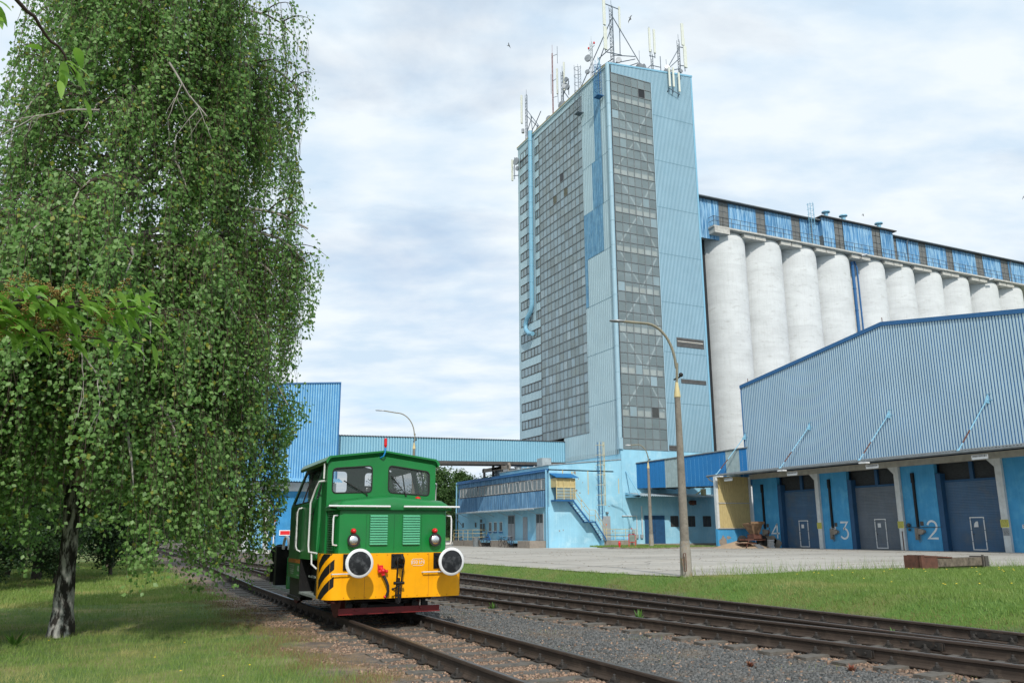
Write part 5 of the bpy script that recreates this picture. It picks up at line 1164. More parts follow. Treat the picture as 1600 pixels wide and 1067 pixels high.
for (y0, y1, num) in BAYS:
    pier0 = y0+4.15 if num == '4' else y0+4.28
    gate0, gate1 = y0+.02, pier0-.36
    mb = MB(); mb.box(WX, WX+.3, pier0, y1, .3, 5.92); w = mb.build('pier_wall', 'wall_blue', ha)
    mb = MB(); mb.box(WX+.02, WX+.5, gate1, pier0, .3, 5.3); mb.box(WX+.35, WX+.5, gate0, gate1, 4.72, 4.86); mb.box(WX+.35, WX+.5, (gate0+gate1)/2-.12, (gate0+gate1)/2+.12, 4.86, 5.92); mb.build('gate_frame', 'dark_blue', ha)
    mb = MB(); mb.box(WX+.52, WX+.56, gate0, pier0, 4.8, 5.95)
    mb.build('grille', 'mesh_dark', ha)
    # sectional gate with fine horizontal ribs
    g = 'gate_grey' if num == '3' else 'gate_blue'
    mb = MB(); z = .46; n = 44; h = (4.74-z)/n
    for i in range(n):
        o = .0 if i % 8 else .012
        mb.quad((WX+.40+o, gate0, z+h*i), (WX+.40+o, gate1, z+h*i), (WX+.385+o, gate1, z+h*(i+.75)), (WX+.385+o, gate0, z+h*(i+.75)), 0)
        mb.quad((WX+.385+o, gate0, z+h*(i+.75)), (WX+.385+o, gate1, z+h*(i+.75)), (WX+.40, gate1, z+h*(i+1)), (WX+.40, gate0, z+h*(i+1)), 0)
    gt = mb.build('roller_gate', g, ha)
    if num == '3':
        for i in range(9): pass
    wy0 = gate0+ {'4': 1.50, '3': 1.52, '2': 1.50}[num]; wy1 = wy0+.95
    mb = MB(); xx = WX+.37
    for a, b, c, d in ((wy0, wy1, 2.48, 2.54), (wy0, wy1, .55, .61)): mb.box(xx-.02, xx+.01, a, b, c, d)
    for a in (wy0, wy1-.06):
        for c, d in ((.61, 1.05), (1.09, 1.72), (1.76, 2.36), (2.40, 2.48)): mb.box(xx-.02, xx+.01, a, a+.06, c, d)
    wk = mb.build('wicket_door', 'sign_white', gt)
    mb = MB(); cy_ = (wy0+wy1)/2+.1; mb.box(xx-.005, xx+.005, cy_-.13, cy_+.13, 1.96, 2.24) if num != '2' else mb.prism([(xx, cy_-.15, 1.93), (xx, cy_+.15, 1.93), (xx, cy_+.1, 2.15), (xx, cy_-.02, 2.27), (xx, cy_-.15, 2.27)], (xx, 0, 0), (xx-.01, 0, 0)); mb.build('notice', 'sign_white', gt)
    mb = MB(); mb.ball((xx, wy1-.13, 1.5), .035); mb.box(xx-.01, xx, wy1-.2, wy1-.1, 1.49, 1.52); mb.build('door_handle', 'ink', wk)
    mb = MB(); base_y = pier0+.98 if num != '4' else pier0+1.0; H_ = 1.14; z0_ = 1.2
    for s_ in NUM[num]: stroke(mb, [(base_y-p[0]*H_, z0_+p[1]*H_) for p in s_], .13, WX-.004)
    mb.build('painted_number', 'number_white', w)
    # cable duct and control boxes
    yc = base_y+.55
    mb = MB(); mb.box(WX-.12, WX, yc+.0, yc+.15, 1.95, 5.3); mb.box(WX-.16, WX, yc-.02, yc+.17, 4.8, 5.45); mb.build('cable_duct', 'black_paint', w)
    mb = MB(); mb.box(WX-.18, WX, yc+.05, yc+.28, 1.15, 1.9, 0); mb.box(WX-.2, WX, yc-.25, yc+.02, 1.5, 1.85, 1); mb.lathe([(.11, -.22), (.11, 0), ], (WX, yc-.33, 1.68), 'X', 10, 1); mb.lathe([(.09, -.22), (.09, 0)], (WX, yc+.16, 1.25), 'X', 10, 0); mb.tube([(WX-.1, yc+.1, 1.15), (WX-.12, yc+.02, 1.0), (WX-.1, yc-.08, 1.1), (WX-.1, yc-.1, 1.5)], .015, 4, 0)
    mb.build('control_box', ['pole_concrete', 'bare_concrete'], w)
    mb = MB(); mb.box(WX-.01, WX, yc-.32, yc-.06, 2.05, 2.32); 
    mb.build('switch_plate', 'frame_dark', w)
    if num == '2':
        mb = MB(); mb.box(WX-.1, WX, yc+1.1, yc+1.45, 1.85, 2.05, 0); mb.ball((WX-.1, yc+.75, 2.1), .13, 1); mb.tube([(WX-.05, yc+1.2, 1.95), (WX-.05, base_y-1.1, 1.95)], .02, 4, 1); mb.ball((WX-.1, yc+.72, 1.8), .09, 1)
        mb.build('warning_buzzer', ['sign_white', 'frame_dark'], w)
def notice(name, x, ya, yb, za, zb, m, parent, rows):
    mb = MB(); mb.box(x-.012, x, ya, yb, za, zb); s = mb.build(name, m, parent); mb = MB(); rr = random.Random(int(ya*10))
    for r in range(rows):
        z = zb-(zb-za)*(r+.65)/(rows+.3); y = yb-.04
        while y > ya+.06:
            l_ = rr.uniform(.03, .09); l_ = min(l_, y-ya-.04); mb.box(x-.015, x-.012, y-l_, y, z, z+(zb-za)*.4/rows); y -= l_+.025
    mb.build('lettering', 'ink', s)
for a, b in cols[:3]: notice('safety_sign', HX-.062, a-.02, b+.06, 1.9, 2.35, 'sign_yellow', ha, 6)
notice('safety_sign', HX-.062, 31.98, 32.38, 1.42, 1.86, 'door_grey', ha, 6)
for y in (45.65, 31.3): notice('wall_notice', WX-.002, y-.45, y, 1.83, 2.05, 'sign_white', ha, 2)
for y in (53.0, 46.0, 38.9, 31.4): notice('hanging_sign', 44.2, y-.95, y+.05, 5.66, 5.92, 'sign_white', ha, 1)
for y in (53.6, 46.6, 39.2):
    mb = MB(); mb.box(43.55, 44.1, y-.5, y-.35, 6.0, 6.08); mb.box(43.5, 43.85, y-.9, y-.3, 5.98, 6.06); mb.build('canopy_lamp', 'sign_white', cn)
mb = MB(); mb.box(WX, WX+.3, 25.2, 31.98, .3, 5.92); mb.build('pier_wall', 'wall_blue', ha)
mb = MB(); mb.box(HX-.1, HX-.05, 39.35, 39.39, .47, 1.7); mb.build('drain_rod', 'rust', ha)
# end wall of the canopy: yellow sheeting on a blue plinth
ye = 53.75
mb = MB(); corr(mb, ('B', ye), 44.0, 47.2, 2.0, 6.1, .21, .04); mb.build('end_sheeting', ['yellow_clad', 'yellow_clad'], ha)
mb = MB(); mb.box(43.98, 47.2, ye-.09, ye-.045, 3.93, 4.02); mb.box(43.9, 47.4, ye-.1, ye, 1.94, 2.02); mb.build('sheeting_rail', 'beam_grey', ha)
mb = MB(); mb.box(43.8, 47.6, ye, ye+.25, .1, 1.95); mb.box(44.0, 47.4, ye+.02, ye+.1, 1.95, 6.1); mb.build('end_plinth', 'wall_blue', ha)
for x in (43.82, 47.25):
    mb = MB(); mb.box(x, x+.2, ye-.08, ye+.2, 1.95, 6.1); mb.build('end_post', 'column_white', ha)
rr = random.Random(3)
for (cx_, cz_, rx_, rz_, n) in ((44.35, .9, .42, .55, 11), (44.9, 1.25, .25, .15, 9)):
    mb = MB(); mb.add([(cx_+rx_*math.cos(2*math.pi*i/n)*rr.uniform(.6, 1.15), ye-.004, cz_+rz_*math.sin(2*math.pi*i/n)*rr.uniform(.6, 1.15)) for i in range(n)], [tuple(range(n))]); mb.build('fallen_plaster', 'bare_concrete', ha)
for (cy_, cz_, ry_, rz_, n) in ((51.9, 1.0, .55, .45, 12), (51.3, .8, .5, .4, 11), (52.3, 1.25, .3, .2, 9)):
    mb = MB(); mb.add([(WX-.004-.001*int(cy_*10 % 3), cy_+ry_*math.cos(2*math.pi*i/n)*rr.uniform(.6, 1.15), cz_+rz_*math.sin(2*math.pi*i/n)*rr.uniform(.6, 1.15)) for i in range(n)], [tuple(range(n))]); mb.build('fallen_plaster', 'bare_concrete', ha)

# conveyor bridge between the tower base and the hall
cb_ = thing('conveyor_bridge', (41.9, 62, 5.5), 'royal blue enclosed bridge with grey panels joining the tower base to the hall', 'bridge', 'enclosed conveyor bridges')
A_, B_ = Vector((41.88, 62.0)), Vector((47.9, 53.3)); nn = Vector((B_.y-A_.y, -(B_.x-A_.x))).normalized()*-1
if nn.x < 0: nn = -nn
def bz(t): return 7.68+.92*t
def bseg(t0, t1, m, name, n_=30):
    mb = MB(); k = max(2, int(n_*(t1-t0)))
    for i in range(k):
        a = A_.lerp(B_, t0+(t1-t0)*i/k); b = A_.lerp(B_, t0+(t1-t0)*(i+1)/k); mid = a.lerp(b, .5); ta, tb_ = t0+(t1-t0)*i/k, t0+(t1-t0)*(i+1)/k; tm = (ta+tb_)/2; o = -nn*.02
        mb.quad((a.x+o.x, a.y+o.y, 5.5), (mid.x+o.x, mid.y+o.y, 5.5), (mid.x+o.x, mid.y+o.y, bz(tm)), (a.x+o.x, a.y+o.y, bz(ta)))
        mb.quad((mid.x, mid.y, 5.5), (b.x, b.y, 5.5), (b.x, b.y, bz(tb_)), (mid.x, mid.y, bz(tm)))
    mb.build(name, m, cb_)
for t0, t1, m, nm in ((0, .25, 'royal_blue', 'wall_panel'), (.25, .385, 'translucent_grey', 'translucent_panel'), (.385, .76, 'royal_blue', 'wall_panel'), (.76, .87, 'translucent_grey', 'translucent_panel'), (.87, 1, 'royal_blue', 'wall_panel')): bseg(t0, t1, m, nm)
mb = MB(); d = nn*2.6
mb.add([(A_.x, A_.y, 5.5), (B_.x, B_.y, 5.5), (B_.x+d.x, B_.y+d.y, 5.5), (A_.x+d.x, A_.y+d.y, 5.5)], [(0, 1, 2, 3)])
for t in np.linspace(0, 1, 9): a = A_.lerp(B_, t); mb.bar((a.x, a.y, 5.46), (a.x+d.x, a.y+d.y, 5.46), .07)
mb.build('floor', 'frame_grey', cb_)
mb = MB(); o = -nn*.15
mb.add([(A_.x+o.x, A_.y+o.y, bz(0)), (B_.x+o.x, B_.y+o.y, bz(1)), (B_.x+d.x, B_.y+d.y, bz(1)), (A_.x+d.x, A_.y+d.y, bz(0)), (A_.x+o.x, A_.y+o.y, bz(0)+.07), (B_.x+o.x, B_.y+o.y, bz(1)+.07), (B_.x+d.x, B_.y+d.y, bz(1)+.07), (A_.x+d.x, A_.y+d.y, bz(0)+.07)], [(0, 1, 2, 3), (4, 5, 6, 7), (0, 1, 5, 4)]); mb.build('roof', 'frame_grey', cb_)
mb = MB(); mb.box(48.0, 48.35, 60.6, 60.95, 4.9, 5.5); mb.tube([(48.1, 60.7, 5.45), (47.4, 60.8, 5.0)], .06, 6); mb.build('support', 'cream', cb_)
# long pale bridge from the train shed to the tower
lb = thing('conveyor_bridge', (29, 72.15, 7.9), 'long pale blue corrugated bridge joining the train shed to the tower', 'bridge', 'enclosed conveyor bridges')
BY = ('B', 72.15)
zb_ = lambda u: 8.05+(u-17.3)*.020; zt_ = lambda u: 10.14+(u-17.3)*.0175
mb = MB(); corr(mb, BY, 16.9, TX-.02, zb_, zt_, .25, .05, 0, 1, .55); mb.build('cladding', ['bridge_rib', 'bridge_groove'], lb)
mb = MB(); n = 92
for i in range(n):
    xa = 16.9+(TX-16.9)*i/n; mb.prism([(xa, 72.0, zt_(xa)), (xa+.13, 72.0, zt_(xa)), (xa+.13, 72.0, zt_(xa)+.07), (xa, 72.0, zt_(xa)+.07)], (0, 72.0, 0), (0, 72.1, 0))
mb.prism([(16.9, 72.05, zt_(16.9)), (TX-.03, 72.05, zt_(TX)), (TX-.03, 72.05, zt_(TX)+.05), (16.9, 72.05, zt_(16.9)+.05)], (0, 72.05, 0), (0, 74.6, 0)); mb.build('roof', 'frame_dark', lb)
mb = MB(); mb.prism([(16.9, 72.12, zb_(16.9)-.28), (TX-.03, 72.12, zb_(TX)-.28), (TX-.03, 72.12, zb_(TX)), (16.9, 72.12, zb_(16.9))], (0, 72.12, 0), (0, 74.5, 0)); mb.build('floor_girder', 'frame_dark', lb)
mb = MB(); mb.box(33.3, 33.5, 72.2, 72.4, 6.9, 8.2); mb.box(33.3, 33.5, 74.2, 74.4, 6.9, 8.2); mb.box(33.3, 33.5, 72.2, 74.4, 7.7, 7.9); mb.box(31.2, 34.6, 72.2, 72.5, 7.35, 7.9) if False else None
mb.build('support', 'frame_dark', lb)

# ================================================================ annex
AX = 32.95; PX = ('A', AX)
an = thing('annex_building', (AX, 62, .45), 'two storey annex with a dark blue upper floor and a ribbon of small windows', 'building')
mb = MB(); mb.box(AX, AX+6.5, 62.05, 82.3, .2, 3.82); aw = mb.build('ground_wall', 'pale_wall', an)
mb = MB(); corr(mb, PX, 62.3, 82.3, 3.8, 5.22, .45, .03, 0, 0); corr(mb, PX, 62.3, 82.3, 6.22, 6.82, .45, .03, 0, 0); mb.box(AX+.02, AX+6.5, 62.3, 82.25, 3.8, 6.8, 0); mb.build('upper_cladding', 'annex_clad', an)
mb = MB(); mb.wbox(PX, 62.0, 82.45, 6.82, 6.98, -.1, .12); mb.tube([(AX-.16, 62.2, 6.78), (AX-.16, 82.5, 6.72)], .06, 6); mb.box(AX, AX+6.5, 62.0, 82.4, 6.85, 6.95)
mb.build('roof', 'edge_blue', an)
for y in (82.45, 62.12): mb = MB(); mb.tube([(AX-.14, y, 6.9), (AX-.14, y, .45)], .08, 8); mb.build('downpipe', 'trim_blue', an)
mb = MB(); mb.wbox(PX, 62.4, 81.85, 5.2, 5.28, -.02, .04); mb.wbox(PX, 62.4, 81.85, 6.17, 6.24, -.02, .04)
nwin = 24; dw_ = (81.75-62.5)/nwin
for i in range(nwin+1): mb.wbox(PX, 62.5+dw_*i-.04, 62.5+dw_*i+.04, 5.24, 6.2, -.02, .035)
wf = mb.build('window_band', 'frame_dark', an)
for i in range(nwin):
    a = 62.5+dw_*i+.07; b = a+dw_-.14; mb = MB(); tilt = i in (3, 6, 9, 18); o = .11 if tilt else 0
    mb.quad((AX-.012, a+.04, 5.32), (AX-.012, b-.04, 5.32), (AX-.012-o, b-.04, 6.14), (AX-.012-o, a+.04, 6.14), 0)
    if True:
        P0 = lambda y, t: (AX-.02-o*t, y, 5.30+.86*t)
        for p, q in ((P0(a, 0), P0(b, 0)), (P0(a, 1), P0(b, 1)), (P0(a, 0), P0(a, 1)), (P0(b, 0), P0(b, 1))): mb.bar(p, q, .035, 1)
    mb.build('window', ['annex_glass', 'white_frame'], an)
mb = MB()
for i in range(60):
    ya = 62.4+.29*i; mb.quad((31.75, ya, 3.70), (31.75, ya+.15, 3.66), (AX, ya+.15, 3.78), (AX, ya, 3.82)); mb.quad((31.75, ya+.15, 3.66), (31.75, ya+.29, 3.70), (AX, ya+.29, 3.82), (AX, ya+.15, 3.78))
mb.box(31.72, 31.78, 62.4, 79.8, 3.58, 3.66)
for y in (64, 67, 70, 73, 76, 79.5): mb.bar((31.8, y, 3.66), (AX, y, 3.2), .04)
mb.tube([(31.75, 79.75, 3.62), (31.75, 79.9, 3.2), (32.6, 80.2, 2.4)], .04, 5)
mb.build('canopy', 'frame_light', an)
for a, b, c, d, kind in ((75.05, 76.45, 1.06, 3.1, 'b'), (68.5, 69.9, 1.06, 3.26, 'g2'), (65.95, 66.8, 1.07, 3.05, 'g1'), (62.9, 64.25, 1.08, 3.27, 'g2')):
    mb = MB(); mb.wbox(PX, a, b, c, d, 0, .05, 0)
    if kind == 'g2': mb.wbox(PX, a+.08, (a+b)/2-.05, d-.75, d-.06, .05, .056, 1); mb.wbox(PX, (a+b)/2+.05, b-.08, d-.75, d-.06, .05, .056, 1); mb.wbox(PX, (a+b)/2-.01, (a+b)/2+.01, c, d, .05, .056, 2)
    if kind == 'b': mb.wbox(PX, a+.1, (a+b)/2-.05, c+.8, d-.5, .05, .056, 1); mb.wbox(PX, (a+b)/2+.05, b-.1, c+.1, d-.1, .05, .056, 1); mb.wbox(PX, a, b, d-.5, d-.4, .05, .07, 0)
    mb.build('door', [('trim_blue' if kind == 'b' else 'door_grey'), 'window_dark', 'dark_gap'], an)
for a, b, c, d in ((80.7, 81.1, 2.25, 2.73), (77.35, 77.75, 2.25, 2.73), (73.65, 74.3, 1.83, 2.73), (72.45, 73.1, 1.83, 2.73), (71.2, 71.85, 1.83, 2.73)):
    mb = MB(); mb.wbox(PX, a, b, c, d, 0, .012, 0); mb.wbox(PX, a+.07, b-.07, c+.07, d-.07, .012, .016, 1)
    if b-a > .5: mb.wbox(PX, (a+b)/2-.03, (a+b)/2+.03, c, d, .012, .025, 0); mb.wbox(PX, a-.05, b+.05, c-.12, c-.02, 0, .08, 2)
    mb.build('window', ['white_frame' if b-a > .5 else 'frame_dark', 'window_dark', 'edge_blue'], an)
mb = MB(); mb.box(31.3, AX, 62.3, 64.6, .3, 1.05, 0); mb.box(31.3, AX, 66.6, 70.3, .3, 1.05, 0); mb.box(31.3, AX, 72.5, 79.5, .3, 1.0, 0); mb.box(31.5, AX, 64.6, 66.6, .3, .56, 0); mb.box(31.5, AX, 70.3, 72.5, .3, .56, 0)
mb.build('loading_dock', 'bare_concrete', an)
for a_, b_ in ((64.6, 66.6), (70.3, 72.5)): mb = MB(); mb.box(31.28, AX, a_, b_, .85, 1.06, 0); mb.build('dock_lintel', 'trim_blue', an)
mb = MB(); mb.box(32.3, 32.4, 64.6, 66.6, .56, .86); mb.box(32.3, 32.4, 70.3, 72.5, .56, .86); mb.build('dock_opening', 'dark_gap', an)
railing('dock_railing', [(31.35, 79.4, 1.0), (31.35, 74.5, 1.0), (32.8, 74.5, 1.0)], 1.0, 'cream', an)
mb = MB(); mb.prism([(31.4, 70.4, 1.05), (31.4, 72.0, 1.05), (31.4, 71.0, 1.7)], (31.4, 0, 0), (31.45, 0, 0)); mb.build('dock_plate', 'edge_blue', an)
mb = MB(); mb.tube([(31.6, 70.2, 1.9), (31.6, 72.2, 1.06)], .03, 5); mb.tube([(31.6, 71.6, 1.5), (31.6, 71.6, 1.0)], .03, 5); mb.build('step_rail', 'frame_light', an)
# things on the annex roof
ac = thing('roof_unit', (34.2, 74.5, 6.95), 'grey ventilation unit with posts on the annex roof under the bridge', 'ventilation unit')
mb = MB(); mb.box(33.6, 35.0, 72.6, 74.4, 6.95, 7.8); mb.lathe([(.3, 6.95), (.3, 7.7), (.4, 7.8)], (34.4, 70.8, 0), n=12); mb.build('cabinet', 'galv', ac)
mb = MB(); mb.box(33.3, 33.5, 76.4, 76.6, 6.95, 8.0); mb.box(33.3, 33.45, 70.4, 76.8, 7.6, 7.95); mb.box(33.3, 33.5, 70.6, 70.8, 6.95, 8.15); mb.build('beam_frame', 'bare_concrete', ac)
for y in (67.5, 68.4, 69.4, 66.2): mb = MB(); mb.lathe([(.12, 6.95), (.12, 7.35), (.2, 7.4), (.02, 7.55)], (33.8, y, 0), n=10); mb.build('roof_cowl', 'frame_light', ac)
mb = MB(); mb.box(33.6, 34.5, 64.3, 65.3, 6.95, 8.1); mb.build('chimney', 'frame_light', ac)

# ================================================================ train shed on the left
SX0, SX1, SY = 9.55, 16.9, 70.0
sh = thing('train_shed', (SX0, SY, .45), 'tall bright blue corrugated shed behind the birch with a blue roller door', 'warehouse')
mb = MB(); szt = lambda u: 13.75+(u-SX0)*.09
corr(mb, ('B', SY), SX0, SX1, 6.0, szt, .21, .05, 0, 1, .5); mb.build('front_cladding', ['shed_rib', 'shed_blue'], sh)
mb = MB(); corr(mb, ('A', SX0), SY, 118, 1.9, 13.7, .5, .05, 0, 0); mb.box(SX0-.02, SX0+.1, SY, 118, .2, 1.9, 1); mb.build('side_cladding', ['bridge_groove', 'bare_concrete'], sh)
mb = MB(); mb.box(SX0+.2, SX1-.05, SY+.3, 118, .2, 13.6); mb.build('shed_body', 'bridge_groove', sh)
mb = MB(); mb.prism([(SX0-.1, SY-.1, szt(SX0)), (SX1+.05, SY-.1, szt(SX1)), (SX1+.05, SY-.1, szt(SX1)+.12), (SX0-.1, SY-.1, szt(SX0)+.12)], (0, SY-.1, 0), (0, 118, 0)); mb.box(SX1-.02, SX1+.05, SY-.08, SY+.2, 6, szt(SX1)); mb.build('roof_edge', 'edge_blue', sh)
mb = MB(); n = 36
for i in range(n):
    xa = SX0-.4+(SX1+.6-SX0)*i/n; xb = SX0-.4+(SX1+.6-SX0)*(i+1)/n; xm = (xa+xb)/2
    mb.quad((xa, SY-1.4, 5.9), (xm, SY-1.4, 5.82), (xm, SY, 6.2), (xa, SY, 6.28)); mb.quad((xm, SY-1.4, 5.82), (xb, SY-1.4, 5.9), (xb, SY, 6.28), (xm, SY, 6.2))
mb.build('canopy', 'shed_rib', sh)
mb = MB(); mb.box(SX0, SX1, SY-.06, SY+.25, 5.15, 5.85); mb.build('lintel', 'column_white', sh)
mb = MB(); mb.box(SX0-.02, SX0+.5, SY-.06, SY+.25, .2, 5.2); mb.box(SX0+1.6, SX0+2.0, SY-.05, SY+.25, .2, 5.2); mb.build('column', 'column_white', sh)
for a_, b_ in ((.5, 1.6), (6.6, SX1-SX0)): mb = MB(); mb.box(SX0+a_, SX0+b_, SY, SY+.2, .2, 5.2); mb.build('front_wall', 'shed_rib', sh)
mb = MB(); n = 56; z = .46; h = (5.16-z)/n
for i in range(n):
    mb.quad((SX0+2, SY+.1, z+h*i), (SX0+6.6, SY+.1, z+h*i), (SX0+6.6, SY+.06, z+h*(i+.5)), (SX0+2, SY+.06, z+h*(i+.5))); mb.quad((SX0+2, SY+.06, z+h*(i+.5)), (SX0+6.6, SY+.06, z+h*(i+.5)), (SX0+6.6, SY+.1, z+h*(i+1)), (SX0+2, SY+.1, z+h*(i+1)))
rd = mb.build('roller_door', 'wall_blue', sh)
mb = MB(); mb.box(12.42, 13.34, SY+.0, SY+.04, 1.58, 2.02, 0); mb.box(12.50, 13.26, SY-.01, SY+.0, 1.65, 1.95, 1); mb.build('warning_board', ['sign_white', 'signal_red'], rd)
mk = thing('marker_post', (12.2, 66.0, .45), 'thin white post with a red ball on top beside the blue shed door', 'post')
mb = MB(); mb.tube([(12.0*66/70+.0, 66.0, .4), (12.0*66/70, 66.0, 2.6)], .05, 8); mb.build('pole', 'white_paint', mk)
mb = MB(); mb.ball((12.0*66/70, 66.0, 2.72), .13); mb.build('ball', 'signal_red', mk, smooth=True)
mk.location = (12.2, 66.0, .45)

# ================================================================ street lamps
def street_lamp(label, P, ztop, arm, zarm, zend, r0, r1, two=False):
    t = thing('street_lamp', P, label, 'street lamp', 'concrete street lamps round the yard'); x, y, z = P
    mb = MB(); n = 20; mb.tube([(x, y, z-.2+(ztop-z+.2)*i/n) for i in range(n+1)], [r0+(r1-r0)*i/n for i in range(n+1)], 14); pl_ = mb.build('concrete_pole', 'pole_concrete', t, smooth=True)
    mb = MB(); mb.tube([(x, y, z-.2), (x, y, z+.55), (x, y, z+1.05)], [r0*1.18, r0*1.13, r0*.99], 14); mb.build('pole_foot', 'pole_base', t, smooth=True)
    mb = MB(); mb.tube([(x, y, ztop-.05), (x, y, ztop+.02), (x, y, ztop+.35), (x, y, ztop+.42)], [r1*1.2, r1*1.15, r1*.6, r1*.5], 12); mb.build('collar', 'cream', t, smooth=True)
    L_ = Vector(arm); mb = MB(); pts = [(x, y, ztop+.3), (x-L_.x*.02, y-L_.y*.02, ztop+.45+.25*(zarm-ztop))]
    za = ztop+.4
    for i in range(13):
        a = R(90*i/12); pts.append((x+L_.x*.46*(1-math.cos(a)), y+L_.y*.46*(1-math.cos(a)), za+(zarm-za)*(.25+.75*math.sin(a))))
    pts.append((x+L_.x*.80, y+L_.y*.80, zend)); mb.tube(pts, .042, 8); mb.build('arm', 'lamp_arm', t, smooth=True)
    mb = MB(); e = Vector((x+L_.x*.76, y+L_.y*.76, zend)); f = Vector((x+L_.x, y+L_.y, zend+(zend-zarm)*.1+.02)); d = (f-e).normalized()
    mb.tube([e, e+d*.15, e.lerp(f, .5), f-d*.05, f], [.045, .075, .085, .06, .02], 10)
    for i in range(len(mb.v)): mb.v[i] = (mb.v[i][0], mb.v[i][1], e.z+(mb.v[i][2]-e.z)*.6)
    mb.build('lamp_head', 'galv' if not two else 'sign_white', t, smooth=True)
    mb = MB(); mb.ball((x+.14, y-.05, ztop+.66), .07); mb.tube([(x-.09, y, ztop+.5), (x+.12, y, ztop+.6)], .03, 6); mb.build('bracket', 'rubber', t)
    return t
s1 = street_lamp('tall concrete street lamp standing on the lawn edge in front of the hall', (15.42, 20.45, .42), 5.82, (-1.83, .87), 8.13, 8.20, .148, .088)
mb = MB(); q = [(15.20, 20.25, .62), (15.26, 20.22, .62), (15.26, 20.22, 1.12), (15.20, 20.25, 1.12)]
for i in range(4): mb.bar(q[i], q[(i+1) % 4], .02)
mb.build('inspection_frame', 'rust', s1)
street_lamp('smaller concrete street lamp on the grass island by the blue tower wall', (38.9, 55.9, .5), 6.8, (-1.6, .78), 8.66, 8.62, .17, .09, True)
street_lamp('concrete street lamp rising behind the locomotive cab roof', (20.35, 60.0, .45), 8.02, (-2.75, 1.3), 10.74, 10.92, .17, .10)

# ================================================================ small things in the yard
h = thing('fire_hydrant', (34.6, 56.6, .5), 'small red fire hydrant at the tip of the grass island', 'hydrant')
x, y = 36.1, 56.2; h.location = (x, y, .55)
mb = MB(); mb.lathe([(.07, .5), (.07, .85), (.10, .87), (.10, .93), (.06, 1.0), (.02, 1.05)], (x, y, 0), n=12); mb.tube([(x-.12, y, .80), (x+.12, y, .80)], .035, 8); mb.build('body', 'signal_red', h, smooth=True)
bd = thing('notice_stand', (37.4, 56.3, .55), 'red framed stand holding a grey notice board on the grass island', 'sign')
x = 37.35; y = 56.3; mb = MB()
for dx_ in (-.3, .3): mb.tube([(x+dx_, y, .5), (x+dx_, y, 1.55)], .025, 5); mb.tube([(x+dx_, y, .6), (x+dx_*1.2, y+.6, .6)], .02, 5)
for z in (.6, .95, 1.55): mb.tube([(x-.3, y, z), (x+.3, y, z)], .02, 5)
mb.ball((x, y, 2.0), .05); mb.build('frame', 'signal_red', bd); mb = MB(); mb.box(x-.27, x+.27, y-.02, y+.02, 1.0, 1.5); mb.build('board', 'plate_grey', bd)
# concrete and timber beam with rusty ends
wb = thing('rusty_buffer_stop', (24.6, 18.9, .47), 'weathered timber and concrete beam with rusty steel ends lying at the edge of the lawn', 'beam')
bx0, by0 = 24.3, 19.6; dX = Vector((3.85, .25, 0))
mb = MB(); c0 = Vector((bx0, by0, .46)); u = dX.normalized(); v_ = Vector((-u.y, u.x, 0))
def obox(mb, o, a0, a1, b0, b1, z0, z1, m=0):
    P = [o+u*a+v_*b+Vector((0, 0, z)) for z in (z0, z1) for a, b in ((a0, b0), (a1, b0), (a1, b1), (a0, b1))]
    mb.add(P, [(0, 3, 2, 1), (4, 5, 6, 7), (0, 1, 5, 4), (1, 2, 6, 5), (2, 3, 7, 6), (3, 0, 4, 7)], m)
obox(mb, c0, .9, 3.6, 0, .5, .09, .36); obox(mb, c0, .9, 3.4, .1, .4, 0, .09); mb.build('timber', 'old_wood', wb)
mb = MB(); obox(mb, c0, .12, .90, -.02, .55, .0, .40); obox(mb, c0, .0, .1, -.05, .6, .0, .47); obox(mb, c0, -.03, .14, -.08, .0, .0, .49); mb.prism([c0+Vector((0, -.03, .43)), c0+u*1.7+Vector((0, -.03, .36)), c0+u*1.7+Vector((0, -.03, .40)), c0+Vector((0, -.03, .49))], (0, 0, 0), v_*.5); mb.build('rusty_end', 'rust', wb)
mb = MB(); obox(mb, c0, 3.55, 3.75, -.03, .55, .02, .40); obox(mb, c0, 3.38, 3.44, -.06, .0, .05, .44); mb.build('steel_clamp', 'frame_dark', wb)
# sand heap, seed cart, pallets
sd = []; n = 46
def heap(name, label, cx, cy, rx, ry, h, cat):
    V = []; F = []; k = 22
    for i in range(k+1):
        for j in range(k+1):
            a, b = i/k*2-1, j/k*2-1; r = min(1, math.hypot(a, b)); z = h*max(0, 1-r)**.9+.03*math.sin(a*9+b*7)*(1-r)
            V.append((cx+a*rx, cy+b*ry, .45+z))
    for i in range(k):
        for j in range(k): F.append((i*(k+1)+j, i*(k+1)+j+1, (i+1)*(k+1)+j+1, (i+1)*(k+1)+j))
    o = np_obj(name, V, F, 'sand'); [setattr(p, 'use_smooth', True) for p in o.data.polygons]; tag(o, label, cat); return o
heap('sand_heap', 'heap of tan sand and crumbled plaster against the blue end wall', 45.0, 52.3, 2.6, 1.8, .70, 'sand heap')
ct = thing('seed_cart', (45.3, 51.2, .45), 'old two wheeled spreader cart with a sandy hopper parked by the sand heap', 'cart')
cx, cy = 45.25, 51.3
for dx_, nm in ((.55, 'wheel'), (-.55, 'wheel')):
    mb = MB(); mb.lathe([(.16, -.1), (.3, -.11), (.40, -.08), (.42, 0), (.40, .08), (.3, .11), (.16, .1)], (cx+.75 if dx_ > 0 else cx-.45, cy+(0 if dx_ > 0 else .5), .86), 'Y', 24); w = mb.build('wheel', 'rubber', ct, smooth=True)
    mb = MB(); mb.lathe([(.01, -.10), (.08, -.10), (.22, -.07), (.23, .05), (.01, .05)], (cx+.75 if dx_ > 0 else cx-.45, cy+(0 if dx_ > 0 else .5), .86), 'Y', 16); mb.build('hub', 'wheel_red', w)
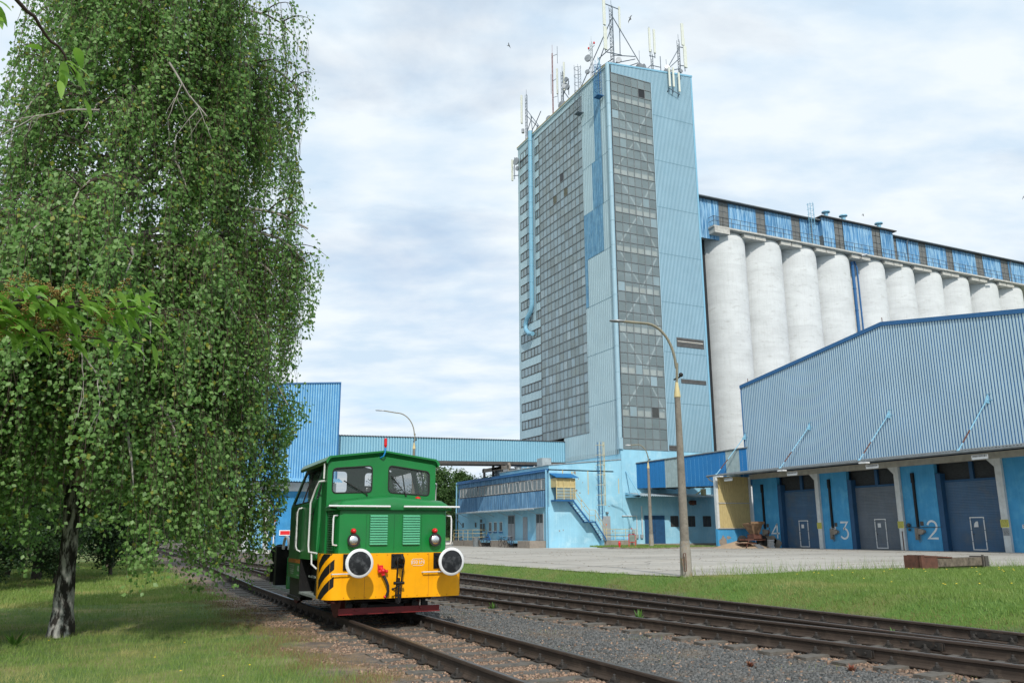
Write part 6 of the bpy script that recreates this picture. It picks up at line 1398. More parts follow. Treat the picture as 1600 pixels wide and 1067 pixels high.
mb = MB(); mb.add([(cx-.5, cy-.5, 2.0), (cx+.55, cy-.5, 2.15), (cx+.55, cy+.4, 2.15), (cx-.5, cy+.4, 2.0), (cx-.1, cy-.2, 1.3), (cx+.35, cy-.2, 1.3), (cx+.35, cy+.15, 1.3), (cx-.1, cy+.15, 1.3)], [(0, 1, 5, 4), (1, 2, 6, 5), (2, 3, 7, 6), (3, 0, 4, 7), (4, 5, 6, 7)]); mb.box(cx-.52, cx+.58, cy-.53, cy-.48, 1.98, 2.14); mb.build('hopper', 'hopper_tan', ct)
mb = MB(); mb.box(cx-.9, cx+.8, cy-.3, cy-.2, .95, 1.05); mb.box(cx-.9, cx+.8, cy+.2, cy+.3, .95, 1.05); mb.box(cx-.2, cx+.5, cy-.3, cy+.3, 1.0, 1.35); mb.tube([(cx+.5, cy, 1.2), (cx+1.3, cy, 1.25), (cx+1.45, cy, 1.75)], .03, 5); mb.box(cx-1.3, cx-.3, cy-.6, cy+.2, .75, .80); mb.tube([(cx-.6, cy-.3, 1.0), (cx-1.1, cy-.6, .55)], .04, 5); mb.build('chassis', 'rust', ct)
mb = MB(); mb.add([(cx-.2, cy-.7, .47), (cx+.3, cy-.7, .5), (cx+.2, cy-.3, .72), (cx-.3, cy-.3, .7)], [(0, 1, 2, 3)]); mb.build('loose_sheet', 'galv', ct)
ct.scale = (1.2, 1.2, 1.2)
pa = thing('brick_stack', (47.0, 51.2, .47), 'small stack of white bricks beside the sand heap under number 4', 'bricks')
mb = MB()
for r in range(5):
    for c in range(4): mb.box(46.55, 46.95, 50.85+c*.22+(.08 if r % 2 else 0), 51.04+c*.22+(.08 if r % 2 else 0), .47+r*.13, .58+r*.13)
mb.build('brick_layers', 'sign_white', pa)
# bicycles by the annex
def bicycle(x, y, ang, label, m):
    t = thing('bicycle', (x, y, .46), label, 'bicycle', 'bicycles parked along the annex'); 
    def add(name, mb, mt):
        o = mb.build(name, mt, None); o.parent = t; return o
    for d in (-.52, .52):
        mb = MB(); mb.tube([(0, d+.33*math.cos(a), .34+.33*math.sin(a)) for a in np.linspace(0, 2*math.pi, 21)], .02, 5, caps=False)
        for a in np.linspace(0, math.pi, 7)[:-1]: mb.tube([(0, d+.32*math.cos(a), .34+.32*math.sin(a)), (0, d-.32*math.cos(a), .34-.32*math.sin(a))], .004, 3)
        add('wheel', mb, 'rubber')
    mb = MB()
    for p, q in (((-.52, .34), (-.08, .30)), ((-.08, .30), (-.20, .80)), ((-.52, .34), (-.17, .70)), ((-.08, .30), (.36, .72)), ((-.17, .70), (.34, .80)), ((.33, .90), (.52, .34))): mb.tube([(0, *p), (0, *q)], .018, 5)
    add('frame', mb, m)
    mb = MB(); mb.tube([(-.25, .36, .98), (0, .33, .93), (.25, .36, .98)], .015, 5); add('handlebar', mb, 'galv')
    mb = MB(); mb.box(-.07, .07, -.36, -.10, .86, .92); add('saddle', mb, 'rubber')
    t.rotation_euler = (R(6), 0, ang); return t
bicycle(31.6, 79.6, R(8), 'dark red bicycle leaning at the far left corner of the annex', 'wheel_red')
bicycle(31.4, 77.6, R(-6), 'dark blue bicycle second from the far end of the annex', 'dark_blue')
bicycle(31.0, 70.9, R(20), 'black bicycle by the grey bin before the annex dock', 'rubber')
bicycle(30.8, 66.5, R(5), 'black bicycle standing in front of the dock wall between the openings', 'black_paint')
bicycle(30.8, 65.0, R(-5), 'dark blue bicycle nearest the low dock opening on the right', 'dark_blue')
bn = thing('waste_bin', (31.0, 72.6, .46), 'grey cylindrical bin by the annex railing', 'bin')
mb = MB(); mb.lathe([(.01, .46), (.26, .46), (.28, 1.3), (.30, 1.32), (.01, 1.36)], (31.0, 72.9, 0), n=16); mb.build('body', 'frame_grey', bn)
# birds
def bird(x, y, z, s, a, label):
    t = thing('bird', (x, y, z), label, 'bird', 'birds flying over the yard'); mb = MB()
    mb.ball((0, 0, 0), .1*s, sc=(.8, 2.2, .7)); mb.add([(0, -.1*s, .02), (0, .1*s, .02), (.35*s, .05*s, .14*s), (.65*s, -.12*s, .05*s), (.33*s, -.1*s, .13*s)], [(0, 1, 2, 4), (4, 2, 3)]); mb.add([(0, -.1*s, .02), (0, .1*s, .02), (-.35*s, .05*s, .14*s), (-.65*s, -.12*s, .05*s), (-.33*s, -.1*s, .13*s)], [(0, 1, 2, 4), (4, 2, 3)]); mb.add([(0, .18*s, 0), (.08*s, .36*s, 0), (-.08*s, .36*s, 0)], [(0, 1, 2)])
    o = mb.build('body', 'bird_dark', None); o.parent = t; t.rotation_euler = (.2, a, a*2); return t
bird(33.2, 47.6, 41.0, .6, 1.1, 'dark bird gliding just right of the tallest mast'); bird(28.5, 60.0, 44.6, .5, .4, 'tiny bird in the clouds left of the tower')
bird(62, 52, 31.0, .4, .3, 'tiny bird in the sky right of the tower top'); bird(84, 50, 36.0, .5, .9, 'tiny bird over the far right end of the silos')
# ================================================================ vegetation
def leaf_quads(C, size, rng, droop=.5, aspect=.8, fold=.25, face=None):
    """C (n,3) leaf centres -> folded four point leaves hanging with random facing; returns V, F"""
    n = len(C); s = size*rng.uniform(.7, 1.25, n)
    az = rng.uniform(0, 2*np.pi, n); el = rng.uniform(-1.35, -.1, n) if droop > .3 else rng.uniform(-1, .6, n)
    d = np.stack([np.cos(az)*np.cos(el), np.sin(az)*np.cos(el), np.sin(el)], 1)      # leaf axis
    t = rng.normal(size=(n, 3)) if face is None else face+rng.normal(size=(n, 3))*.55
    w = np.cross(d, t); w /= np.linalg.norm(w, axis=1, keepdims=True)+1e-9
    nn = np.cross(d, w); a = C; L1 = (s[:, None])*d; Wv = (s*aspect*.5)[:, None]*w
    V = np.stack([a, a+L1*.38+Wv+nn*(s*fold*.3)[:, None], a+L1, a+L1*.38-Wv+nn*(s*fold*.3)[:, None]], 1).reshape(-1, 3)
    b = np.arange(n)*4; F = np.stack([np.stack([b, b+1, b+2], 1), np.stack([b, b+2, b+3], 1)], 1).reshape(-1, 3)
    return V, F
def tube_np(paths, radii, n=4):
    """many polylines (k,3) with radii (k,) into one V, F of quads"""
    VV, FF = [], []; o = 0
    for P, r in zip(paths, radii):
        P = np.asarray(P, float); k = len(P); T = np.gradient(P, axis=0); T /= np.linalg.norm(T, axis=1, keepdims=True)+1e-9
        A = np.cross(T, [0.13, 0.21, 0.97]); nrm = np.linalg.norm(A, axis=1, keepdims=True); A = np.where(nrm < .05, np.cross(T, [1, 0, 0]), A); A /= np.linalg.norm(A, axis=1, keepdims=True)+1e-9
        B = np.cross(T, A); ang = np.arange(n)*2*np.pi/n
        ring = P[:, None, :]+(A[:, None, :]*np.cos(ang)[None, :, None]+B[:, None, :]*np.sin(ang)[None, :, None])*np.asarray(r)[:, None, None]
        VV.append(ring.reshape(-1, 3)); i = np.arange(k-1)[:, None]*n; j = np.arange(n)[None, :]
        q = np.stack([i+j, i+(j+1) % n, i+n+(j+1) % n, i+n+j], -1).reshape(-1, 4)+o; FF.append(q); o += k*n
    return np.concatenate(VV), np.concatenate(FF)
def smooth_obj(o): o.data.polygons.foreach_set('use_smooth', [True]*len(o.data.polygons)); return o

# ---- the weeping birch
rg = np.random.default_rng(21)
bt = thing('birch_tree', (-.6, 17.1, 0), 'large weeping silver birch in the left foreground with drooping leafy twigs', 'tree', 'trees on the left')
trunk = np.array([(-.62, 17.1, -.1), (-.61, 17.1, .15), (-.62, 17.1, .9), (-.66, 17.1, 2.4), (-.55, 17.12, 3.8), (-.42, 17.15, 5.4), (-.48, 17.1, 7.4), (-.42, 17.1, 9.4), (-.38, 17.0, 11.5), (-.3, 17.0, 14.0), (-.3, 17.0, 15.8)])
tz = np.linspace(-.1, 15.8, 60); tp = np.stack([np.interp(tz, trunk[:, 2], trunk[:, 0]), np.interp(tz, trunk[:, 2], trunk[:, 1]), tz], 1)
tr = np.interp(tz, [-.1, .2, .8, 3, 6, 10, 14, 15.8], [.23, .19, .15, .125, .105, .08, .04, .012])*(1+.05*rg.normal(size=60))
V, F = tube_np([tp], [tr], 20)
V = np.asarray(V); cen = np.repeat(tp, 20, 0); ang = np.tile(np.arange(20), 60); rid = 1+.07*np.sin(ang*2.3+cen[:, 2]*1.2)+.05*rg.normal(size=len(V))*(cen[:, 2] < 2.5); V = cen+(V-cen)*rid[:, None]
smooth_obj(np_obj('trunk', V, F, 'bark', bt))
SIL = np.array([(-1, .07), (-.10, .12), (-.068, .150), (-.026, .164), (.054, .168), (.10, .175), (.125, .186), (.146, .196), (.165, .184), (.209, .180), (.274, .192), (.343, .211), (.39, .190), (.425, .178), (.488, .162), (.5525, .187), (.62, .172), (.70, .172), (.85, .13), (1.2, .05)])
SIL_L = np.array([(-1, -9), (.33, -9), (.37, -.155), (.50, -.150), (.60, -.142), (.75, -.13), (1.2, -.05)])
def inside(P, slack=0.0):
    """natural outline of the crown: how far it may lean out sideways at each height, seen along the slope of the ground"""
    P = np.atleast_2d(P); e = (P[:, 2]-1.74)/P[:, 1]; r = P[:, 0]/P[:, 1]
    return (r < np.interp(e, SIL[:, 0], SIL[:, 1])+slack) & (r > np.interp(e, SIL_L[:, 0], SIL_L[:, 1])-slack)
def Rmax(z, az):
    right = np.interp(z, [0, 1, 2.5, 4, 6, 7.6, 9.9, 11, 13.5, 15.5], [3.0, 3.4, 3.95, 4.25, 4.15, 4.1, 3.15, 3.3, 3.2, .8])
    left = np.interp(z, [0, 1, 3, 6, 8, 9.5, 12, 14, 15.5], [3.2, 3.6, 4.4, 4.6, 4.0, 2.6, 2.0, 1.5, .6])
    c = (math.cos(az)+1)/2; q = .80 if -1.45 < (az+math.pi) % (2*math.pi)-math.pi < -.2 else 1; return float(right*c+left*(1-c))*q
limbs, lr = [], []; strands = []; twigs, twr = [], []
NL = 90
XL = [(10.2, 0, 3.1, 3.0), (9.5, 15, 3.4, 2.4), (10.8, 30, 2.8, 2.6), (8.0, 8, 3.65, 2.8), (8.6, 5, 3.5, 2.0), (5.6, 0, 4.1, 1.9), (5.2, 12, 4.0, 1.9), (6.2, 20, 4.0, 1.5), (4.0, 18, 4.1, 1.2), (3.6, 12, 4.15, 1.0), (3.2, 4, 4.1, .9), (6.6, -6, 3.9, 1.4), (6.4, 6, 4.35, 1.7), (7.2, -3, 4.25, 1.3), (6.9, 14, 4.3, 1.3), (9.2, 4, 3.8, 2.6), (9.8, -4, 3.7, 2.2), (3.4, 170, 3.6, .9), (3.8, 200, 3.8, .8), (4.4, 215, 3.6, .8), (3.2, 235, 2.6, .7)]
for i in range(NL+14+len(XL)):
    z0 = 2.3+12.6*((i+.5)/NL)**1.05; az = i*2.39996+rg.uniform(-.25, .25)
    if i >= NL: z0 = rg.uniform(3.4, 7.0); az = R(rg.uniform(-150, 15))
    elif z0 > 5 and rg.random() < .16: continue
    b = np.array([np.interp(z0, trunk[:, 2], trunk[:, 0]), np.interp(z0, trunk[:, 2], trunk[:, 1]), z0])
    rise = rg.uniform(.5, 1.7)*(1.15-z0/18); zt = z0+rise; R1 = Rmax(min(zt, 15.3), az)*rg.uniform(.70, .92)
    if i >= NL+14: z0, az, R1, rise = XL[i-NL-14]; az = R(az); b = np.array([np.interp(z0, trunk[:, 2], trunk[:, 0]), 17.1, z0]); rise /= 1.0
    k = 14; t = np.linspace(0, 1, k); wob = np.cumsum(rg.normal(size=(k, 2))*.045, axis=0)*t[:, None]
    h = rise*2.1*t-rise*1.15*t**2.4-(.9+.4*rg.random())*t**5
    P = np.stack([b[0]+math.cos(az)*R1*t+wob[:, 0], b[1]+math.sin(az)*R1*t+wob[:, 1], b[2]+h], 1)
    ok_ = inside(P, -.002); cut = int(np.argmin(ok_)) if not ok_.all() else len(P)
    limbs.append(P[:max(cut, 3)]); r0 = np.interp(z0, [2, 8, 15], [.075, .055, .022]); lr.append((r0*(1-t)**.8+.008)[:max(cut, 3)])
    for s_ in range(9):                       # side branches
        tt = rg.uniform(.22, 1.0); j = tt*(k-1); j0 = int(min(j, k-2)); p = P[j0]+(P[j0+1]-P[j0])*(j-j0)
        a2 = az+rg.choice([-1, 1])*rg.uniform(.35, 1.2); l2 = rg.uniform(.5, 1.5)*(1.25-.5*tt)
        u = np.linspace(0, 1, 7); Q = np.stack([p[0]+math.cos(a2)*l2*u, p[1]+math.sin(a2)*l2*u, p[2]+.35*l2*u-.55*l2*u**2.5], 1)
        twigs.append(Q); twr.append(.016*(1-u)+.004)
        for q_ in range(8):
            uu = rg.uniform(.25, 1.0); jq = uu*6; jj = int(min(jq, 5)); strands.append((Q[jj]+(Q[jj+1]-Q[jj])*(jq-jj), a2, tt))
    for s_ in range(14):
        tt = rg.uniform(.3, 1.0); j = tt*(k-1); j0 = int(min(j, k-2)); strands.append((P[j0]+(P[j0+1]-P[j0])*(j-j0), az+rg.uniform(-.5, .5), tt))
V, F = tube_np(limbs, lr, 7); smooth_obj(np_obj('limb', V, F, 'limb_pale', bt))
# second leader from low on the trunk
V, F = tube_np([[(-.45, 17.1, 2.1), (-.8, 17.2, 3.3), (-1.0, 17.3, 5.0), (-1.0, 17.4, 7.2), (-1.25, 17.4, 9.5), (-1.3, 17.4, 12)]], [np.array([.12, .10, .085, .07, .05, .02])], 10); smooth_obj(np_obj('limb', V, F, 'bark', bt))
# hanging strands
SP, SR, LC = [], [], []
for (p, a, tt) in strands:
    sl_ = rg.uniform(-.03, .006); sl_ = sl_ if rg.random() < .7 else .010
    if p[0] > 2.3 and p[1] < 16.4 and p[2] < 9: continue
    if p[2] > 9 and rg.random() < .22: continue
    if not inside(p, sl_)[0] or (tt < .45 and rg.random() < .45): continue
    zmin = rg.uniform(.6, 1.7) if tt > .5 else rg.uniform(1.3, 2.8)
    if abs(p[0]+.65) < .9 and p[1] < 17.1: zmin = max(zmin, rg.uniform(1.6, 2.7))
    if p[0] < -1.3: zmin = rg.uniform(.5, 1.5)
    Lh = rg.uniform(.6, 2.3) if rg.random() < .8 else rg.uniform(2.0, 3.4)
    Lh = min(Lh, p[2]-zmin)
    if p[2] < 5.0 and tt > .5 and rg.random() < .75: Lh = max(Lh, (p[2]-zmin)*rg.uniform(.65, 1.0))
    if Lh < .3: continue
    k = max(4, int(Lh/.22)); u = np.linspace(0, 1, k); out = rg.uniform(.05, .3)
    x = p[0]+math.cos(a)*out*u**.6+np.cumsum(rg.normal(size=k)*.032); y = p[1]+math.sin(a)*out*u**.6+np.cumsum(rg.normal(size=k)*.032); z = p[2]-Lh*u+.06*np.sin(u*3)
    P = np.stack([x, y, z], 1); SP.append(P); SR.append(.0045*(1-u)+.0018)
    nlv = int(Lh*21*rg.uniform(.7, 1.2)); q = np.sort(rg.random(nlv))*(k-1)*.999; j0 = q.astype(int); f = (q-j0)[:, None]
    LC.append(P[j0]*(1-f)+P[j0+1]*f+rg.normal(size=(nlv, 3))*np.array([.06, .06, .03]))
for Q in twigs:
    nlv = 12; q = rg.random(nlv)*5.99; j0 = q.astype(int); f = (q-j0)[:, None]; LC.append(Q[j0]*(1-f)+Q[j0+1]*f+rg.normal(size=(nlv, 3))*.05)
keep = [i for i, q in enumerate(twigs+SP) if inside(np.asarray(q)[[0, len(q)//2, -1]], .012).all()]
V, F = tube_np([(twigs+SP)[i] for i in keep], [(twr+SR)[i] for i in keep], 3); np_obj('twigs', V, F, 'twig', bt)
LC = np.concatenate(LC); LC = LC[inside(LC, .012+.006*np.sin(LC[:, 2]*3.0+LC[:, 0]*2))]; print('birch leaves', len(LC))
V, F = leaf_quads(LC, .080, rg, face=np.stack([(LC[:, 0]+.45)*.35, (LC[:, 1]-17.1)*.35, np.full(len(LC), .55)], 1)); np_obj('crown', V, F, 'birch_leaf', bt)
# bare dead branchlets
dead, dr = [], []
def fork(p, d, l, r, depth):
    k = 6; u = np.linspace(0, 1, k); P = p+np.outer(u, d)*l+np.cumsum(rg.normal(size=(k, 3))*.02*l, 0); P[:, 2] -= .15*l*u**2; dead.append(P); dr.append(r*(1-.6*u))
    if depth:
        for _ in range(3):
            q = P[rg.integers(2, 6)]; d2 = d+rg.normal(size=3)*.55+np.array([0, 0, -.35]); d2 /= np.linalg.norm(d2); fork(q, d2, l*.6, r*.5, depth-1)
for p, d in (((-1.9, 14.0, 4.9), (-.3, -.3, -.7)), ((-2.6, 14.2, 4.6), (-.6, -.2, -.6)), ((-1.0, 13.8, 4.8), (.5, -.1, -.5)), ((-.8, 14.2, 8.6), (-.6, 0, -.1)), ((.2, 13.9, 9.6), (.2, -.1, -.3))):
    d = np.array(d); dead.clear(); dr.clear(); fork(np.array(p), d/np.linalg.norm(d), 1.1, .022, 2)
    V, F = tube_np(dead, dr, 4); np_obj('bare_branch', V, F, 'limb_pale', bt)

# ---- generic broadleaf trees for the background, made once and copied
def make_tree(seed, h, rad, nleaf, lsize, leafm, label, slender=False):
    r = np.random.default_rng(seed); t = thing('broadleaf_tree', (0, 0, 0), label, 'tree')
    k = 12; z = np.linspace(0, h*.92, k); tx = np.cumsum(r.normal(size=(k, 2))*.06*h/12, 0)
    P = np.stack([tx[:, 0], tx[:, 1], z], 1); V, F = tube_np([P], [np.linspace(.022*h, .01, k)], 8)
    smooth_obj(np_obj('trunk', V, F, 'bark_dark', t)); Ls, Lr, C = [], [], []
    for i in range(26):
        z0 = h*(.12+.8*((i+.5)/26)); az = i*2.4+r.uniform(-.3, .3); b = np.array([np.interp(z0, z, P[:, 0]), np.interp(z0, z, P[:, 1]), z0])
        prof = math.sin(math.pi*min(1, max(.06, (z0/h-.02)))**.75); L_ = rad*max(.25, prof)*r.uniform(.75, 1.1)
        u = np.linspace(0, 1, 6); Q = b+np.stack([math.cos(az)*L_*u, math.sin(az)*L_*u, h*.09*u-.02*h*u**3], 1); Ls.append(Q); Lr.append(.006*h*(1-u)+.01)
        for c in range(9):
            cc = Q[r.integers(1, 6)]+r.normal(size=3)*np.array([.28, .28, .2])*rad*.5; m_ = nleaf//(26*9); s = rad*r.uniform(.10, .2)
            C.append(cc+r.normal(size=(m_, 3))*np.array([s, s, s*.75]))
    V, F = tube_np(Ls, Lr, 5); np_obj('limb', V, F, 'bark_dark', t)
    V, F = leaf_quads(np.concatenate(C), lsize, r, droop=0); np_obj('crown', V, F, leafm, t); return t
tA = make_tree(1, 12, 4.2, 15000, .30, 'tree_leaf', 'bushy green tree behind the annex, nearest the locomotive'); tB = make_tree(2, 13, 3.8, 15000, .28, 'tree_leaf_dark', 'dark leafy tree standing behind the birch'); tC = make_tree(3, 14, 3.2, 12000, .34, 'tree_leaf', 'slim pale tree')
used = set()
def plant(proto, x, y, s, rz, label, group):
    if proto.name not in used: t = proto; used.add(proto.name)
    else: t = copy_tree(proto)
    t.location = (x, y, 0); t.scale = (s, s, s*RNG.uniform(.92, 1.08)); t.rotation_euler.z = rz; tag(t, label, 'tree' if s > .45 else 'shrub', group); return t
gb = 'trees behind the annex and bridge'
for p in [(tA, 43, 116, .95, .3, 'bushy green tree just right of the locomotive cab beyond the annex corner'), (tC, 47.5, 118, .80, 1.3, 'slim tree second from the locomotive beyond the annex'), (tB, 51, 124, .85, 2.2, 'dark tree above the left part of the annex roof'),
          (tA, 55, 122, .84, 3.1, 'rounded tree above the middle of the annex roof'), (tC, 59, 126, .80, 4.0, 'slim tree beside the bridge support'), (tB, 63, 125, .82, 5.1, 'dark tree above the right half of the annex roof'), (tA, 68, 128, .80, .8, 'small crown near the right end of the annex roof'), (tB, 38, 128, .9, .8, 'dark tree partly hidden behind the locomotive')]: plant(*p, gb)
for i, (x, y) in enumerate([(44.5, 112), (49, 113), (54, 115)]): plant(tB, x, y, .42, i*2.0, ['low dark bush at the annex corner', 'low dark bush behind the left end of the annex', 'low bush behind the annex middle'][i], gb)
gl = 'trees behind the birch'
for p in [(tB, -8.5, 30, .72, .3, 'dark tree at the far left edge behind the birch'), (tB, -5.0, 34, .8, 1.9, 'dark tree behind the birch trunk, left side'), (tA, -2.4, 38, .72, 2.7, 'green tree behind the birch trunk, right side'), (tB, .2, 50, .85, 3.3, 'dark tree behind the drooping birch twigs'),
          (tA, 2.6, 74, .85, 4.4, 'green tree beside the track far behind the birch'), (tB, -12, 38, .9, 5.0, 'tall dark tree outside the lawn on the left'), (tC, -6.5, 46, .9, 1.0, 'slim tree far behind the birch on the left'), (tB, 1.5, 98, .9, 0.5, 'dark tree where the track disappears'), (tA, 6.8, 150, .9, 2.0, 'green tree at the very end of the track'), (tB, 12, 165, 1.0, 2.6, 'dark tree beyond the end of the shed'), (tC, -1, 130, .9, 3.0, 'slim tree left of the far track')]: plant(*p, gl)
for i, (x, y, s_) in enumerate([(-5.4, 27, .28), (-3.4, 31, .30), (-1.6, 34, .26), (.2, 40, .32), (-7, 33, .36), (1.6, 56, .4), (-3.8, 42, .4)]): plant(tB, x, y, s_, i*1.3, ['low shrub at the left edge behind the birch', 'low shrub directly behind the birch trunk', 'small shrub right of the birch trunk', 'round shrub behind the drooping twigs', 'larger shrub at the back left', 'shrub beside the far track', 'dark shrub far behind the birch trunk'][i], 'shrubs behind the birch')
# far wood closing the horizon
n = 60000; x = RNG.uniform(-260, 260, n); hgt = 9+3.0*np.sin(x*.09)+2.0*np.sin(x*.31+1)+1.5*np.sin(x*.83); z = RNG.random(n)**.8*hgt; y = 215+.12*np.abs(x)+RNG.uniform(-6, 6, n)
V, F = leaf_quads(np.stack([x, y, z], 1), 1.5, RNG, droop=0); tag(np_obj('distant_wood', V, F, 'tree_leaf_dark'), 'dark wood closing the horizon beyond the buildings', 'wood', kind='stuff')
fe = thing('mesh_fence', (6, 134, 0), 'low wire mesh fence crossing behind the far end of the track', 'fence')
mb = MB()
for x in np.arange(-6, 14, 2.5): mb.tube([(x, 134, 0), (x, 134, 1.6)], .04, 5)
for z in np.arange(.2, 1.6, .22): mb.tube([(-6, 134, z), (13, 134, z)], .012, 3)
mb.build('mesh', 'galv', fe)

# ---- bird cherry branches reaching in from the left
ch = thing('cherry_tree', (-3.6, 3.0, 0), 'bird cherry branches with large glossy leaves and brown flower spikes reaching in from the left', 'tree', 'trees on the left')
rc = np.random.default_rng(5)
mb = MB(); mb.tube([(-3.6, 3.0, -.2), (-3.5, 3.0, 1.4), (-3.45, 3.1, 2.6), (-3.1, 3.3, 3.8), (-2.6, 3.4, 4.6)], [.17, .14, .12, .09, .05], 12); mb.build('trunk', 'cherry_bark', ch, smooth=True)
BR = [([(-3.45, 3.05, 2.15), (-1.6, 3.0, 2.45), (-0.5, 3.06, 2.45), (-0.41, 3.19, 2.49), (-0.29, 3.33, 2.55), (-0.15, 3.48, 2.59), (0.05, 3.64, 2.66)], 150, .018),
      ([(-1.0, 3.0, 2.50), (-0.41, 3.19, 2.50), (-0.31, 3.3, 2.57), (-0.22, 3.41, 2.6), (0.06, 3.66, 2.69)], 85, .008),
      ([(-1.6, 3.0, 2.40), (-0.49, 3.07, 2.40), (-0.40, 3.2, 2.44), (-0.32, 3.31, 2.45), (-0.2, 3.44, 2.48), (0.06, 3.67, 2.51)], 95, .010),
      ([(-2.9, 3.3, 4.1), (-1.4, 2.9, 3.6), (-0.75, 2.7, 3.56), (-0.46, 2.89, 3.50), (-0.38, 3.01, 3.47), (-0.31, 3.13, 3.44), (-0.27, 3.19, 3.40)], 20, .012),
      ([(-0.9, 2.75, 3.55), (-0.6, 2.75, 3.42), (-0.50, 2.8, 3.38)], 7, .006)]
LV, LF, RV, RF = [], [], [], []; lo_ = 0; ro_ = 0
def big_leaf(p, d, s, roll):
    """pointed oval leaf, curved down along its length"""
    global lo_
    d = d/np.linalg.norm(d); w = np.cross(d, [0, 0, 1.0]); w /= np.linalg.norm(w)+1e-9; up_ = np.cross(w, d); w = w*math.cos(roll)+up_*math.sin(roll); up_ = np.cross(w, d)
    ts = [0, .18, .4, .62, .82, 1.0]; wd = [.02, .34, .5, .46, .27, .0]; rows = []
    for t, q in zip(ts, wd):
        c = p+d*s*t+np.array([0, 0, -1.0])*s*.55*t*t
        rows += [c-w*s*.42*q+up_*s*.09*q, c, c+w*s*.42*q+up_*s*.09*q]
    LV.append(np.array(rows))
    for i in range(5):
        for j in range(2): a = lo_+i*3+j; LF.append((a, a+1, a+4, a+3))
    lo_ += 18
def raceme(p, d, l):
    global ro_
    for i in range(70):
        t = (i+.5)/70; c = p+d*l*t+rc.normal(size=3)*.012*(1-.5*t); s = .0042
        v = c+np.array([(s, 0, -s*.7), (-s, 0, -s*.7), (0, s, s), (0, -s, s*.3)]); RV.append(v); RF.extend([(ro_, ro_+1, ro_+2), (ro_, ro_+3, ro_+1), (ro_+1, ro_+3, ro_+2), (ro_, ro_+2, ro_+3)]); ro_ += 4
tw_, twr_ = [], []
for bi, (pts, dens, r0) in enumerate(BR):
    P = np.array(pts, float); k = 24; s = np.linspace(0, len(P)-1, k); Q = np.stack([np.interp(s, np.arange(len(P)), P[:, i]) for i in range(3)], 1)+rc.normal(size=(k, 3))*.006
    tw_.append(Q); twr_.append(np.linspace(r0, .003, k))
    for j in range(int(dens)):
        t = rc.uniform(.03, 1.0)**.85 if j > 6 else .93+.01*j; q = t*(k-1)*.999; i0 = int(q); p = Q[i0]*(1-(q-i0))+Q[i0+1]*(q-i0); ax = Q[i0+1]-Q[i0]; ax /= np.linalg.norm(ax)+1e-9
        d = ax*rc.uniform(.1, .8)+rc.normal(size=3)*np.array([.6, .6, .35])+np.array([.2, 0, -.08]); big_leaf(p+rc.normal(size=3)*np.array([.03, .05, .035]), d, rc.uniform(.055, .085), rc.uniform(-.6, .6))
    for j in range(int(dens*.13)):
        t = rc.uniform(.05, .9); q = t*(k-1); i0 = int(q); d = rc.normal(size=3)*.5+np.array([.1, 0, rc.choice([-.6, .7])]); raceme(Q[i0], d/np.linalg.norm(d), rc.uniform(.08, .14))
V, F = tube_np(tw_, twr_, 6); np_obj('branch', V, F, 'cherry_bark', ch)
smooth_obj(np_obj('leaves', np.concatenate(LV), LF, 'cherry_leaf', ch)); np_obj('flower_spike', np.concatenate(RV), RF, 'raceme', ch)

# ---- grass, stones, flowers
def blades(n, xy, h, w, rng, name, matn, label, zf):
    x, y = xy; az = rng.uniform(0, 2*np.pi, n); hh = h*rng.uniform(.45, 1.3, n); ww = w*rng.uniform(.7, 1.4, n); lean = rng.normal(size=(n, 2))*.38*hh[:, None]
    z = zf(x, y)-.01; c, s = np.cos(az)*ww/2, np.sin(az)*ww/2
    V = np.stack([np.stack([x-c, y-s, z], 1), np.stack([x+c, y+s, z], 1), np.stack([x+lean[:, 0], y+lean[:, 1], z+hh], 1)], 1).reshape(-1, 3)
    F = np.arange(n*3).reshape(-1, 3); o = np_obj(name, V, F, matn); tag(o, label, 'grass', kind='stuff'); return o
gzv = np.vectorize(lambda x, y: ground_z(x, y))
rgx = np.random.default_rng(9)
def samp(n, x0, x1, y0, y1, acc):
    X, Y = [], []; m = 0
    while m < n:
        x = rgx.uniform(x0, x1, n); y = rgx.uniform(y0, y1, n); k = rgx.random(n) < acc(x, y); X.append(x[k]); Y.append(y[k]); m += k.sum()
    return np.concatenate(X)[:n], np.concatenate(Y)[:n]
def left_edge(y): return 3.15+.25*np.sin(y*1.3)+.2*np.sin(y*3.1)
xy = samp(34000, 0.8, 3.7, 5, 34, lambda x, y: np.exp(-((x-left_edge(y)+.45)/.55)**2)*np.clip(8/y, 0, 1)*(np.sin(x*3+y*1.9)+np.sin(y*4.3-x*2) > -.9))
blades(34000, xy, .06, .006, rgx, 'dry_grass', 'dry_grass', 'straw coloured dry grass between the lawn and the stones', gzv)
xy = samp(190000, -9, 3.4, 4.0, 26, lambda x, y: np.clip(6/np.hypot(x, y), 0, 1)**1.1*np.clip((left_edge(y)-x)/1.3, 0, 1)**1.0*(x > -1-.75*y+0))
blades(190000, xy, .085, .007, rgx, 'grass', 'grass_shade', 'rough lawn under the birch, patchy green and straw', gzv)
xy = samp(70000, -16, 3.6, 24, 60, lambda x, y: np.clip((left_edge(y)-x)/1.3, 0, 1)*(x > -.13*y-3)*np.clip(26/y, 0, 1))
blades(70000, xy, .12, .022, rgx, 'grass', 'grass_shade', 'lawn stretching away under the trees beside the track', gzv)
ye_ = np.array([p[1] for p in yard_edge]); xe_ = np.array([p[0] for p in yard_edge])
def right_ok(x, y):
    ok = x > 13.72+.12*np.sin(y*2.2)
    lim = np.where(x < 15.2, 99, np.interp(x, [15.2, 17.4, 19.9, 24.3, 30, 60], [20.3, 20.7, 21.1, 20.6, 19.9, 17]))
    return ok*(y < lim+.1)
